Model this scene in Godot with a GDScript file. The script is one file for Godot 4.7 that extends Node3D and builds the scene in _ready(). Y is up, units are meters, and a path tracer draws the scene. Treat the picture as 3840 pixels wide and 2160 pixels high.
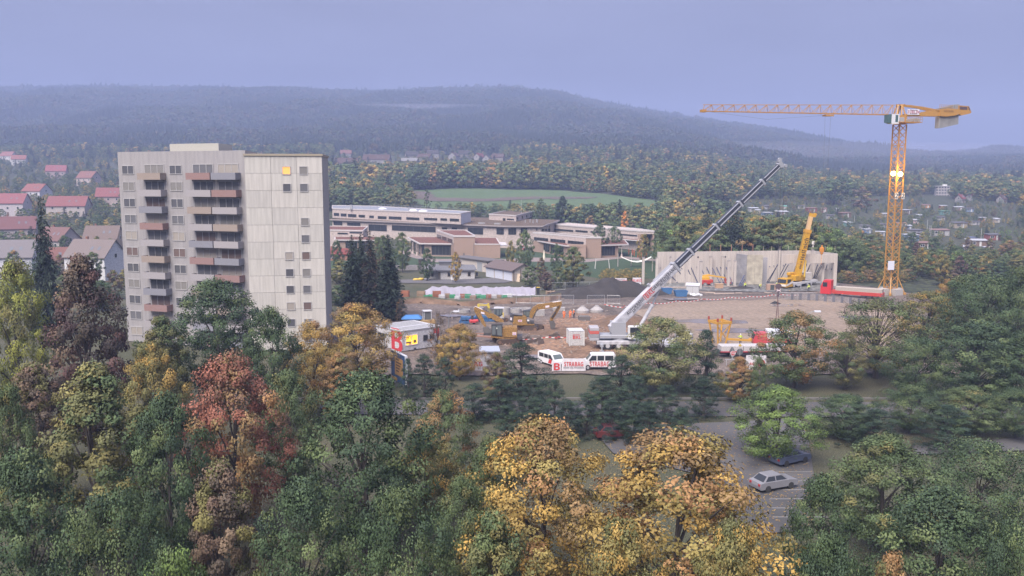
extends Node3D
# The place: a construction site seen from a high balcony, a school and allotments behind it, wooded hills in evening haze.
# Units are metres, y up, the view looks along -z. Survey points were read off the photograph as pixels (3840 x 2160) and turned into places on the ground by at().
const FPX := 3170.0
const EYE := 28.0
const PITCH := 0.12614
var used := {}
var mats := {}
var noise_tex := {}
var rng := RandomNumberGenerator.new()
var fn := FastNoiseLite.new()
var ridge_pts: Array = []

# ---------------------------------------------------------------- survey helpers
func ray(px: float, py: float) -> Vector3:
	var d := Vector3((px - 1920.0) / FPX, -(py - 1080.0) / FPX, -1.0)
	return d.rotated(Vector3.RIGHT, -PITCH)

func at(px: float, py: float, h := 0.0) -> Vector3:      # where the sight line meets the level h
	var d := ray(px, py)
	var t := (h - EYE) / d.y
	return Vector3(d.x * t, h, d.z * t)

func deep(px: float, py: float, dist: float) -> Vector3:  # the point on the sight line at that distance ahead
	var d := ray(px, py)
	var t := dist / -d.z
	return Vector3(d.x * t, EYE + d.y * t, -dist)

func lerp_table(tab: PackedVector2Array, x: float) -> float:
	if x <= tab[0].x:
		return tab[0].y
	for i in range(1, tab.size()):
		if x < tab[i].x:
			var k := (x - tab[i - 1].x) / (tab[i].x - tab[i - 1].x)
			return lerpf(tab[i - 1].y, tab[i].y, k)
	return tab[tab.size() - 1].y

var prof_l := PackedVector2Array([Vector2(0, 0), Vector2(330, 0), Vector2(380, 1), Vector2(430, 5), Vector2(480, 10), Vector2(560, 15.5), Vector2(660, 22), Vector2(760, 30), Vector2(900, 45), Vector2(1050, 58), Vector2(1150, 64), Vector2(1300, 72)])
var prof_r := PackedVector2Array([Vector2(0, 0), Vector2(330, 0), Vector2(380, 0.5), Vector2(430, 2), Vector2(500, 6), Vector2(600, 11.5), Vector2(700, 16), Vector2(800, 20), Vector2(900, 22), Vector2(1050, 26), Vector2(1150, 30), Vector2(1300, 36)])
var ridge_tab := PackedVector2Array()

func make_ridge() -> void:
	for p in [[-900, 332], [0, 335], [600, 333], [1250, 346], [1500, 347], [1750, 338], [1920, 334], [2090, 352], [2236, 390], [2385, 415], [2534, 438], [2683, 462], [2832, 480], [2981, 505], [3100, 527], [3280, 552], [3400, 572], [3480, 580], [3577, 579], [3650, 572], [3727, 564], [3840, 568], [4700, 560]]:
		var d := ray(p[0], p[1] + 10.0)
		ridge_tab.append(Vector2(d.x / -d.z, d.y / -d.z))

func terr(x: float, z: float) -> float:
	var dd := -z
	if dd < 330.0:
		return -0.3
	var a := clampf(x / dd, -1.2, 1.2)
	var t := smoothstep(0.12, 0.42, a)
	var dq := minf(dd, 1300.0)
	var h := lerpf(lerp_table(prof_l, dq), lerp_table(prof_r, dq), t)
	h += (fn.get_noise_2d(x * 0.6, z * 0.6) * 2.0) * smoothstep(420.0, 800.0, dd)
	if dd > 1100.0:
		var el := lerp_table(ridge_tab, a)
		var top := EYE + el * 2600.0
		var k := clampf((dd - 1150.0) / 1450.0, 0.0, 1.0)
		var s := lerpf(k, k * k * (3.0 - 2.0 * k), 0.55)
		if dd > 2600.0:
			h = top - (dd - 2600.0) * 0.16
		else:
			h = lerpf(h, top, s)
			var bump := (fn.get_noise_2d(x * 0.22, z * 0.3) * 26.0 + fn.get_noise_2d(x * 0.7 + 900.0, z * 0.7) * 9.0)
			h += bump * sin(PI * clampf(k * 0.98 + 0.02, 0.0, 1.0))
	return h - 0.3 * (1.0 - smoothstep(330.0, 345.0, dd))

func ter(px: float, py: float) -> Vector3:                # where the sight line meets the rising land
	var d := ray(px, py)
	var t := 300.0
	while t < 3300.0:
		var p := Vector3(0, EYE, 0) + d * (t / -d.z)
		if p.y <= terr(p.x, p.z):
			return p
		t += 1.5
	return Vector3(0, EYE, 0) + d * (2600.0 / -d.z)

# ---------------------------------------------------------------- mesh helpers
class MB:
	var v := PackedVector3Array()
	var n := PackedVector3Array()
	var c := PackedColorArray()
	var col := Color.WHITE
	var xf := Transform3D.IDENTITY
	func tri(a: Vector3, b: Vector3, d: Vector3) -> void:   # counter-clockwise seen from outside
		var p := xf * a
		var q := xf * b
		var r := xf * d
		var m := (q - p).cross(r - p).normalized()
		v.append(p); v.append(r); v.append(q)
		for i in 3:
			n.append(m)
			c.append(col)
	func quad(a: Vector3, b: Vector3, d: Vector3, e: Vector3) -> void:
		tri(a, b, d)
		tri(a, d, e)
	func hexa(p: Array) -> void:                            # 0-3 bottom (counter-clockwise from above), 4-7 top
		quad(p[3], p[2], p[1], p[0])
		quad(p[4], p[5], p[6], p[7])
		for i in 4:
			var j := (i + 1) % 4
			quad(p[i], p[j], p[j + 4], p[i + 4])
	func box(x0: float, x1: float, y0: float, y1: float, z0: float, z1: float) -> void:
		hexa([Vector3(x0, y0, z1), Vector3(x1, y0, z1), Vector3(x1, y0, z0), Vector3(x0, y0, z0), Vector3(x0, y1, z1), Vector3(x1, y1, z1), Vector3(x1, y1, z0), Vector3(x0, y1, z0)])
	func cbox(p: Vector3, s: Vector3) -> void:
		box(p.x - s.x / 2, p.x + s.x / 2, p.y - s.y / 2, p.y + s.y / 2, p.z - s.z / 2, p.z + s.z / 2)
	func bbox(x0: float, x1: float, y0: float, y1: float, z0: float, z1: float, e: float) -> void:   # box with chamfered upright and top edges
		var lo := [Vector3(x0 + e, y0, z1), Vector3(x1 - e, y0, z1), Vector3(x1, y0, z1 - e), Vector3(x1, y0, z0 + e), Vector3(x1 - e, y0, z0), Vector3(x0 + e, y0, z0), Vector3(x0, y0, z0 + e), Vector3(x0, y0, z1 - e)]
		var cx := (x0 + x1) / 2
		var cz := (z0 + z1) / 2
		var top := []
		for i in 8:
			var j := (i + 1) % 8
			var a: Vector3 = lo[i]
			var b: Vector3 = lo[j]
			var up := Vector3(0, y1 - e - y0, 0)
			quad(a, b, b + up, a + up)
			var a2 := Vector3(a.x - signf(a.x - cx) * e, y1, a.z - signf(a.z - cz) * e)
			var b2 := Vector3(b.x - signf(b.x - cx) * e, y1, b.z - signf(b.z - cz) * e)
			quad(a + up, b + up, b2, a2)
			top.append(a2)
		for i in range(1, 7):
			tri(top[0], top[i], top[i + 1])
			tri(lo[0], lo[i + 1], lo[i])
	func bar(p: Vector3, q: Vector3, w: float, h := -1.0, up := Vector3.UP) -> void:
		if h < 0.0:
			h = w
		var d := (q - p).normalized()
		var s := d.cross(up)
		if s.length() < 0.01:
			s = d.cross(Vector3.RIGHT)
		s = s.normalized() * w / 2
		var u := s.cross(d).normalized() * h / 2
		hexa([p - s - u, p + s - u, q + s - u, q - s - u, p - s + u, p + s + u, q + s + u, q - s + u])
	func cyl(p: Vector3, q: Vector3, r0: float, r1 := -1.0, seg := 8) -> void:
		if r1 < 0.0:
			r1 = r0
		var d := (q - p).normalized()
		var s := d.cross(Vector3.UP)
		if s.length() < 0.05:
			s = d.cross(Vector3.RIGHT)
		s = s.normalized()
		var u := s.cross(d)
		for i in seg:
			var a := TAU * i / seg
			var b := TAU * (i + 1) / seg
			var ea := s * cos(a) + u * sin(a)
			var eb := s * cos(b) + u * sin(b)
			if r1 > 0.001:
				quad(p + eb * r0, p + ea * r0, q + ea * r1, q + eb * r1)
				tri(q, q + eb * r1, q + ea * r1)
			else:
				tri(p + eb * r0, p + ea * r0, q)
			tri(p, p + ea * r0, p + eb * r0)
	func ext(poly: PackedVector2Array, z0: float, z1: float) -> void:   # a side-view outline given thickness
		var idx := Geometry2D.triangulate_polygon(poly)
		var cw := Geometry2D.is_polygon_clockwise(poly)
		for i in range(0, idx.size(), 3):
			var a := poly[idx[i]]
			var b := poly[idx[i + 1]]
			var d := poly[idx[i + 2]]
			if (b - a).cross(d - a) < 0.0:
				var t := b
				b = d
				d = t
			tri(Vector3(a.x, a.y, z1), Vector3(b.x, b.y, z1), Vector3(d.x, d.y, z1))
			tri(Vector3(a.x, a.y, z0), Vector3(d.x, d.y, z0), Vector3(b.x, b.y, z0))
		for i in poly.size():
			var a := poly[i]
			var b := poly[(i + 1) % poly.size()]
			if cw:
				quad(Vector3(b.x, b.y, z1), Vector3(a.x, a.y, z1), Vector3(a.x, a.y, z0), Vector3(b.x, b.y, z0))
			else:
				quad(Vector3(a.x, a.y, z1), Vector3(a.x, a.y, z0), Vector3(b.x, b.y, z0), Vector3(b.x, b.y, z1))
	func ball(p: Vector3, r: Vector3, seg := 8, rings := 5) -> void:
		for j in rings:
			var a := PI * j / rings - PI / 2
			var b := PI * (j + 1) / rings - PI / 2
			for i in seg:
				var s := TAU * i / seg
				var t := TAU * (i + 1) / seg
				quad(p + r * Vector3(cos(a) * cos(t), sin(a), cos(a) * sin(t)), p + r * Vector3(cos(a) * cos(s), sin(a), cos(a) * sin(s)), p + r * Vector3(cos(b) * cos(s), sin(b), cos(b) * sin(s)), p + r * Vector3(cos(b) * cos(t), sin(b), cos(b) * sin(t)))
	func wheel(p: Vector3, r: float, w: float, seg := 14) -> void:   # axle along z
		cyl(p - Vector3(0, 0, w / 2), p + Vector3(0, 0, w / 2), r, r, seg)
	func mesh() -> ArrayMesh:
		var m := ArrayMesh.new()
		if v.is_empty():
			return m
		var arr := []
		arr.resize(Mesh.ARRAY_MAX)
		arr[Mesh.ARRAY_VERTEX] = v
		arr[Mesh.ARRAY_NORMAL] = n
		arr[Mesh.ARRAY_COLOR] = c
		m.add_surface_from_arrays(Mesh.PRIMITIVE_TRIANGLES, arr)
		return m

func poly(a: Array) -> PackedVector2Array:
	var p := PackedVector2Array()
	for i in range(0, a.size(), 2):
		p.append(Vector2(a[i], a[i + 1]))
	return p

# ---------------------------------------------------------------- naming and tagging
func numbered(called: String) -> String:
	var k: int = used.get(called, -1) + 1
	used[called] = k
	return called if k == 0 else "%s_%03d" % [called, k]

func tag(o: Node3D, label := "", category := "", group := "", kind := "") -> Node3D:
	if label: o.set_meta("label", label)
	if category: o.set_meta("category", category)
	if group: o.set_meta("group", group)
	if kind: o.set_meta("kind", kind)
	return o

func thing(called: String, label: String, category: String, where := Vector3.ZERO, turn := 0.0, group := "") -> Node3D:
	var o := Node3D.new()
	o.name = numbered(called)
	add_child(o)
	o.position = where
	o.rotation.y = turn
	tag(o, label, category, group)
	return o

func part(b, called: String, m: Material, parent: Node3D, label := "") -> MeshInstance3D:
	var o := MeshInstance3D.new()
	o.mesh = b.mesh() if b is MB else b
	o.material_override = m
	o.name = called
	parent.add_child(o, true)
	if label: o.set_meta("label", label)
	return o

func solo(b, called: String, m: Material, label: String, category: String, where := Vector3.ZERO, turn := 0.0, group := "") -> MeshInstance3D:
	var o := MeshInstance3D.new()
	o.mesh = b.mesh() if b is MB else b
	o.material_override = m
	o.name = numbered(called)
	add_child(o)
	o.position = where
	o.rotation.y = turn
	tag(o, label, category, group)
	return o

func struct(b, called: String, m: Material, kind := "structure", label := "") -> MeshInstance3D:
	var o := MeshInstance3D.new()
	o.mesh = b.mesh() if b is MB else b
	o.material_override = m
	o.name = numbered(called)
	add_child(o)
	o.set_meta("kind", kind)
	if label: o.set_meta("label", label)
	return o

func copy_of(o: Node3D, where: Vector3, turn: float, label := "", sc := Vector3.ONE) -> Node3D:
	var c: Node3D = o.duplicate()
	c.name = numbered(String(o.name).rstrip("0123456789").rstrip("_"))
	add_child(c)
	c.position = where
	c.rotation.y = turn
	c.scale = sc
	if label: c.set_meta("label", label)
	return c

func words_on(text: String, size: float, m: Material, parent: Node3D, where: Vector3, turn := Vector3.ZERO, mirrored := false, stretch := 1.0, bold := true) -> MeshInstance3D:
	var t := TextMesh.new()
	var f := SystemFont.new()
	f.font_names = PackedStringArray(["Droid Sans"])
	f.font_weight = 700 if bold else 400
	t.font = f
	t.text = text
	t.font_size = 32
	t.pixel_size = size / 32.0 * 1.35
	t.depth = 0.012
	t.curve_step = 4.0
	var o := MeshInstance3D.new()
	o.mesh = t
	o.material_override = m
	o.name = "lettering"
	parent.add_child(o, true)
	o.position = where
	o.rotation = turn
	o.scale = Vector3(-stretch if mirrored else stretch, 1, 1)
	return o

# ---------------------------------------------------------------- materials
func tex(kind: String) -> Texture2D:
	if noise_tex.has(kind):
		return noise_tex[kind]
	var nz := FastNoiseLite.new()
	nz.seed = 11 + noise_tex.size()
	nz.fractal_octaves = 5
	nz.frequency = 0.02
	var lo := 0.6
	var size := 512
	match kind:
		"fine":
			nz.frequency = 0.06
			lo = 0.72
		"blotch":
			nz.frequency = 0.012
			lo = 0.55
		"soft":
			nz.frequency = 0.012
			lo = 0.82
		"faint":
			nz.frequency = 0.012
			lo = 0.92
		"dirt":
			nz.frequency = 0.03
			nz.fractal_gain = 0.65
			lo = 0.45
		"mud":
			nz.frequency = 0.014
			nz.fractal_octaves = 6
			nz.fractal_gain = 0.6
			nz.domain_warp_enabled = true
			nz.domain_warp_amplitude = 40.0
			lo = 0.66
			size = 1024
	var g := Gradient.new()
	g.offsets = PackedFloat32Array([0.2, 0.8])
	g.colors = PackedColorArray([Color(lo, lo, lo), Color(1, 1, 1)])
	var t := NoiseTexture2D.new()
	t.width = size
	t.height = size
	t.seamless = true
	t.noise = nz
	t.color_ramp = g
	noise_tex[kind] = t
	return t

func M(c: Color, rough := 0.8, metal := 0.0, grain := "", scale := 0.3) -> StandardMaterial3D:   # c is the surface's real (linear) base colour
	var key := "%s %s %s %s %s" % [c, rough, metal, grain, scale]
	if mats.has(key):
		return mats[key]
	var m := StandardMaterial3D.new()
	m.albedo_color = c.linear_to_srgb()
	m.roughness = rough
	m.metallic = metal
	m.vertex_color_use_as_albedo = true
	m.cull_mode = BaseMaterial3D.CULL_DISABLED
	if grain:
		m.albedo_texture = tex(grain)
		m.uv1_triplanar = true
		m.uv1_world_triplanar = true
		m.uv1_scale = Vector3.ONE * scale
	mats[key] = m
	return m

func leaf_mat() -> StandardMaterial3D:
	if mats.has("leaf"):
		return mats["leaf"]
	var m := StandardMaterial3D.new()
	m.albedo_color = Color.WHITE
	m.vertex_color_use_as_albedo = true
	m.roughness = 0.65
	m.metallic_specular = 0.3
	m.cull_mode = BaseMaterial3D.CULL_DISABLED
	m.backlight_enabled = true
	m.backlight = Color(0.5, 0.5, 0.5)
	mats["leaf"] = m
	return m

func glow(c: Color, e: float) -> StandardMaterial3D:
	var m := StandardMaterial3D.new()
	m.albedo_color = c
	m.emission_enabled = true
	m.emission = c
	m.emission_energy_multiplier = e
	return m

static func V(x: float, y: float, z: float) -> Vector3:
	return Vector3(x, y, z)

func streaky(m: StandardMaterial3D, s: float) -> StandardMaterial3D:   # stretches a grain into rain streaks
	m.uv1_scale = Vector3(s, s * 0.07, s)
	return m

func rnd(a: float, b: float) -> float:
	return rng.randf_range(a, b)

func _ready() -> void:
	rng.seed = 7
	fn.seed = 3
	fn.frequency = 0.01
	fn.fractal_octaves = 3
	# camera
	var cam := Camera3D.new()
	cam.name = "camera"
	cam.position = Vector3(0, EYE, 0)
	cam.rotation.x = -PITCH
	cam.fov = rad_to_deg(2.0 * atan(1080.0 / FPX))
	cam.near = 0.3
	cam.far = 6000.0
	add_child(cam)
	# air: an overcast evening sky, brighter overhead as under any even cloud cover, and thin blue haze
	var env := Environment.new()
	env.background_mode = Environment.BG_SKY
	var sky := Sky.new()
	var pano := PanoramaSkyMaterial.new()
	pano.panorama = sky_picture()
	sky.sky_material = pano
	env.sky = sky
	env.background_energy_multiplier = 1.0
	env.tonemap_mode = Environment.TONE_MAPPER_LINEAR
	env.tonemap_exposure = EXPOSURE
	env.fog_enabled = true
	env.fog_density = 0.00043
	env.fog_light_color = Color(0.74, 0.81, 1.0)
	env.volumetric_fog_enabled = true
	env.volumetric_fog_density = 0.0
	env.sdfgi_enabled = true
	env.ssao_enabled = true
	env.ssil_enabled = true
	var we := WorldEnvironment.new()
	we.name = "air"
	we.environment = env
	add_child(we)
	var sun := DirectionalLight3D.new()
	sun.name = "veiled_sun"
	sun.light_energy = 0.5
	sun.light_angular_distance = 45.0
	sun.light_color = Color(1.0, 0.96, 0.92)
	sun.shadow_enabled = true
	sun.rotation = Vector3(deg_to_rad(-52), deg_to_rad(-28), 0)
	add_child(sun)
	make_ridge()
	build_land()
	build_forest()
	build_site_ground()
	build_trees()
	build_tower_block()
	build_left_houses()
	build_school()
	build_garden_houses()
	build_village()
	build_allotments()
	build_hall()
	build_tower_crane()
	build_cranes()
	build_excavators()
	build_site_things()
	build_front_things()
	build_people()

const EXPOSURE := 5.3
const SKY_LOW := Color(0.0312, 0.0345, 0.0535)
func sky_picture() -> ImageTexture:
	var w := 768
	var h := 384
	var im := Image.create(w, h, false, Image.FORMAT_RGBF)
	var nz := FastNoiseLite.new()
	nz.seed = 5
	nz.frequency = 1.0
	nz.fractal_octaves = 4
	for j in h:
		var el := (0.5 - (j + 0.5) / h) * PI
		var s := sin(el)
		for i in w:
			var az := TAU * (i + 0.5) / w
			var c := SKY_LOW
			if s >= 0.0:
				var k := 1.0 + 4.0 * s
				var p := Vector3(cos(el) * cos(az), s * 6.0, cos(el) * sin(az)) * 2.2
				var cloud := nz.get_noise_3dv(p) * 0.17 + nz.get_noise_3dv(p * 2.7 + Vector3(4, 0, 0)) * 0.06
				k *= 1.0 + cloud
				var warm := 1.0 + 0.1 * clampf(s * 3.0, 0.0, 1.0)
				c = Color(SKY_LOW.r * k * warm, SKY_LOW.g * k * (0.5 + 0.5 * warm), SKY_LOW.b * k)
			else:
				c = SKY_LOW.lerp(Color(0.07, 0.07, 0.07), clampf(-s * 4.0, 0.0, 1.0))
			im.set_pixel(i, j, c)
	return ImageTexture.create_from_image(im)

# ---------------------------------------------------------------- land, hills, forest
func build_land() -> void:
	var rows := PackedFloat32Array([-60.0, 0.0, 40.0, 90.0, 150.0, 220.0, 290.0, 329.0])
	var d := 336.0
	while d < 3300.0:
		rows.append(d)
		d *= 1.0125 if d < 1150.0 else 1.02
	var cols := 170
	var v := PackedVector3Array()
	var col := PackedColorArray()
	var idx := PackedInt32Array()
	for j in rows.size():
		for i in cols + 1:
			var a := lerpf(-1.15, 1.15, float(i) / cols)
			var x: float = a * (maxf(rows[j], 0.0) + 120.0)
			v.append(Vector3(x, terr(x, -rows[j]), -rows[j]))
			var g := fn.get_noise_2d(x * 0.8, rows[j] * 0.8) * 0.5 + 0.5
			var c := Color(0.05, 0.07, 0.028).lerp(Color(0.085, 0.085, 0.045), g)
			if rows[j] > 1150.0:
				c = Color(0.03, 0.04, 0.022).lerp(Color(0.05, 0.045, 0.028), g)
			col.append(c)
	for j in rows.size() - 1:
		for i in cols:
			var k := j * (cols + 1) + i
			for q in [k, k + cols + 1, k + 1, k + 1, k + cols + 1, k + cols + 2]:
				idx.append(q)
	var m := grid_mesh(v, col, idx)
	struct(m, "ground", M(Color(1, 1, 1), 0.95, 0.0, "blotch", 0.05), "structure", "rolling ground that rises from the site to the wooded hills")

func grid_mesh(v: PackedVector3Array, col: PackedColorArray, idx: PackedInt32Array) -> ArrayMesh:
	var nn := PackedVector3Array()
	nn.resize(v.size())
	for i in range(0, idx.size(), 3):
		var a := v[idx[i]]
		var f := (v[idx[i + 2]] - a).cross(v[idx[i + 1]] - a)
		if f.y < 0.0:
			f = -f
			var t := idx[i + 1]
			idx[i + 1] = idx[i + 2]
			idx[i + 2] = t
		for k in 3:
			nn[idx[i + k]] += f
	for i in nn.size():
		nn[i] = nn[i].normalized()
	var arr := []
	arr.resize(Mesh.ARRAY_MAX)
	arr[Mesh.ARRAY_VERTEX] = v
	arr[Mesh.ARRAY_NORMAL] = nn
	arr[Mesh.ARRAY_COLOR] = col
	arr[Mesh.ARRAY_INDEX] = idx
	var m := ArrayMesh.new()
	m.add_surface_from_arrays(Mesh.PRIMITIVE_TRIANGLES, arr)
	return m

# A sheet over the land inside an outline of ground points (x, z): height from hf, colour from cf.
func sheet(outline: PackedVector2Array, cell: float, hf: Callable, cf: Callable) -> ArrayMesh:
	var lo := outline[0]
	var hi := outline[0]
	for p in outline:
		lo = lo.min(p)
		hi = hi.max(p)
	var ids := {}
	var v := PackedVector3Array()
	var col := PackedColorArray()
	var idx := PackedInt32Array()
	var i := floori(lo.x / cell)
	while i * cell < hi.x:
		var j := floori(lo.y / cell)
		while j * cell < hi.y:
			var a := Vector2(i, j) * cell
			var sq := PackedVector2Array([a, a + Vector2(cell, 0), a + Vector2(cell, cell), a + Vector2(0, cell)])
			var inside := 0
			for p in sq:
				if Geometry2D.is_point_in_polygon(p, outline):
					inside += 1
			var parts: Array[PackedVector2Array] = []
			if inside == 4:
				parts.append(sq)
			else:
				parts = Geometry2D.intersect_polygons(sq, outline)
			for pl in parts:
				var tr := PackedInt32Array([0, 1, 2, 0, 2, 3]) if inside == 4 else Geometry2D.triangulate_polygon(pl)
				for t in tr:
					var p: Vector2 = pl[t]
					var key := Vector2i((p * 100.0).round())
					if not ids.has(key):
						ids[key] = v.size()
						v.append(Vector3(p.x, hf.call(p), p.y))
						col.append(cf.call(p))
					idx.append(ids[key])
			j += 1
		i += 1
	return grid_mesh(v, col, idx)

func outline_at(pix: Array, wobble := 0.0, level := 0.0) -> PackedVector2Array:   # corners surveyed as pixels on a level, edges roughened
	var raw := PackedVector2Array()
	for i in range(0, pix.size(), 2):
		var p := at(pix[i], pix[i + 1], level)
		raw.append(Vector2(p.x, p.z))
	return roughened(raw, wobble)

func roughened(raw: PackedVector2Array, wobble: float) -> PackedVector2Array:
	if wobble <= 0.0:
		return raw
	var out := PackedVector2Array()
	for i in raw.size():
		var a := raw[i]
		var b := raw[(i + 1) % raw.size()]
		var steps := maxi(1, int(a.distance_to(b) / (wobble * 2.5)))
		for s in steps:
			var p := a.lerp(b, float(s) / steps)
			out.append(p + Vector2(fn.get_noise_2d(p.x * 9.0, p.y * 9.0), fn.get_noise_2d(p.x * 9.0 + 400.0, p.y * 9.0)) * wobble * 2.0)
	return out

func conifer_low(seed_: int, c: Color) -> ArrayMesh:
	var r := RandomNumberGenerator.new()
	r.seed = seed_
	var b := MB.new()
	for k in 4:
		var y0 := 0.12 + 0.2 * k
		var rad := 0.2 * (1.0 - 0.2 * k)
		var tip := Vector3(r.randf_range(-0.02, 0.02), minf(1.0, y0 + 0.42), r.randf_range(-0.02, 0.02))
		for i in 6:
			b.col = c * r.randf_range(0.75, 1.25)
			var a0 := TAU * i / 6.0 + k
			var a1 := a0 + TAU / 6.0
			var q := rad * r.randf_range(0.75, 1.2)
			b.tri(Vector3(cos(a1) * q, y0 + r.randf_range(-0.03, 0.03), sin(a1) * q), Vector3(cos(a0) * q, y0, sin(a0) * q), tip)
	return b.mesh()

func broad_low(seed_: int, cols: Array) -> ArrayMesh:   # a distant broadleaf crown of leaf clumps
	var r := RandomNumberGenerator.new()
	r.seed = seed_
	var b := MB.new()
	for k in 52:
		var d := Vector3(r.randfn(), r.randfn() * 0.9 + 0.15, r.randfn()).normalized()
		var p := Vector3(d.x * 0.36, 0.56 + d.y * 0.4, d.z * 0.36) * Vector3(1, 1, 1)
		b.col = cols[r.randi() % cols.size()] * r.randf_range(0.75, 1.25)
		var nrm := (d + Vector3(r.randfn(), r.randfn(), r.randfn()) * 0.45).normalized()
		var u := nrm.cross(Vector3(r.randfn(), r.randfn(), r.randfn())).normalized()
		var w := nrm.cross(u)
		var s := r.randf_range(0.12, 0.2)
		b.quad(p + u * s, p + w * s * 0.8, p - u * s, p - w * s * 0.7)
	return b.mesh()

func multi(called: String, mesh_: Mesh, mat: Material, xs: Array, label: String) -> void:
	if xs.is_empty():
		return
	var mm := MultiMesh.new()
	mm.transform_format = MultiMesh.TRANSFORM_3D
	mm.mesh = mesh_
	mm.instance_count = xs.size()
	for i in xs.size():
		mm.set_instance_transform(i, xs[i])
	var o := MultiMeshInstance3D.new()
	o.multimesh = mm
	o.material_override = mat
	o.name = numbered(called)
	add_child(o)
	o.set_meta("kind", "stuff")
	o.set_meta("label", label)

func build_forest() -> void:
	var kinds := [conifer_low(1, Color(0.022, 0.035, 0.022)), conifer_low(2, Color(0.03, 0.043, 0.026)), broad_low(3, [Color(0.05, 0.07, 0.03), Color(0.045, 0.06, 0.028)]), broad_low(4, [Color(0.08, 0.075, 0.03), Color(0.06, 0.07, 0.03)]), broad_low(5, [Color(0.085, 0.065, 0.035), Color(0.07, 0.06, 0.03)]), broad_low(6, [Color(0.035, 0.055, 0.03), Color(0.05, 0.07, 0.035)])]
	var lists := [[], [], [], [], [], []]
	var dist := 1120.0
	while dist < 2680.0:
		var step := 5.6 + dist * 0.0013
		var x := -0.78 * dist
		while x < 0.78 * dist:
			var px := x + rnd(-0.45, 0.45) * step
			var pz := -dist + rnd(-0.5, 0.5) * step
			x += step
			var mix := fn.get_noise_2d(px * 0.35 + 50.0, pz * 0.35)
			if dist < 1300.0 and fn.get_noise_2d(px * 0.5, pz * 0.5 + 333.0) > 0.35:
				continue
			var k := 0
			var hgt := rnd(9, 15)
			if mix + rnd(-0.12, 0.12) > 0.1 or (dist < 1320.0 and rng.randf() < 0.5):
				k = rng.randi() % 2
				hgt = rnd(12, 19)
			else:
				k = [2, 3, 2, 5, 4, 5, 3][rng.randi() % 7]
			if dist > 2480.0 and rng.randf() < 0.07:
				hgt *= 1.5
			var w: float = hgt * (rnd(0.85, 1.15) if k > 1 else rnd(0.7, 1.0))
			var bs := Basis(Vector3.UP, rnd(0, TAU)).scaled(Vector3(w, hgt, w))
			lists[k].append(Transform3D(bs, Vector3(px, terr(px, pz) - 0.5, pz)))
		dist += step * 0.9
	for k in 6:
		multi("forest", kinds[k], leaf_mat(), lists[k], ["dark spruce wood covering the hillside", "spruce wood mixed through the hillside forest", "green broadleaf wood on the hillside", "olive broadleaf wood on the hillside", "rust tinted broadleaf wood on the hillside", "deep green broadleaf wood on the hillside"][k])
	# mist: a streak high on the slope, wisps in the valley on the right, low cloud on the left crest
	for q in [[1520, 400, 1900, 240, 5, 60, 0.0035], [1340, 394, 2000, 170, 5, 60, 0.003], [3560, 668, 1500, 260, 9, 90, 0.009], [3760, 696, 1350, 200, 8, 80, 0.009], [3400, 636, 1700, 260, 12, 90, 0.005], [2900, 560, 1450, 500, 14, 90, 0.0012]]:
		var f := FogVolume.new()
		f.shape = RenderingServer.FOG_VOLUME_SHAPE_ELLIPSOID
		f.size = Vector3(q[3] * 2.0, q[4] * 2.0, q[5] * 2.0)
		var fm := FogMaterial.new()
		fm.density = q[6]
		fm.albedo = Color(0.9, 0.9, 0.98)
		f.material = fm
		f.name = numbered("mist")
		add_child(f)
		f.position = deep(q[0], q[1], q[2])
		f.set_meta("kind", "stuff")
		f.set_meta("label", "thin bank of mist drifting on the wooded slope")

# ---------------------------------------------------------------- trees
const DG := [Color(0.05, 0.078, 0.04), Color(0.062, 0.094, 0.046), Color(0.044, 0.068, 0.04)]
const MG := [Color(0.085, 0.115, 0.052), Color(0.105, 0.135, 0.058), Color(0.07, 0.1, 0.048)]
const BG := [Color(0.14, 0.2, 0.06), Color(0.12, 0.18, 0.055), Color(0.1, 0.15, 0.05)]
const OL := [Color(0.14, 0.135, 0.055), Color(0.11, 0.115, 0.05), Color(0.17, 0.155, 0.06)]
const YE := [Color(0.34, 0.225, 0.066), Color(0.28, 0.2, 0.066), Color(0.22, 0.18, 0.065)]
const OR := [Color(0.27, 0.155, 0.07), Color(0.22, 0.145, 0.07), Color(0.19, 0.135, 0.065)]
const FI := [Color(0.42, 0.17, 0.05), Color(0.34, 0.15, 0.055)]
const RD := [Color(0.27, 0.115, 0.08), Color(0.22, 0.1, 0.07), Color(0.19, 0.115, 0.075)]
const BR := [Color(0.13, 0.09, 0.065), Color(0.1, 0.08, 0.06), Color(0.15, 0.11, 0.075)]
const PU := [Color(0.075, 0.05, 0.05), Color(0.1, 0.06, 0.055), Color(0.06, 0.05, 0.045)]

var crowns := {}

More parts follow.
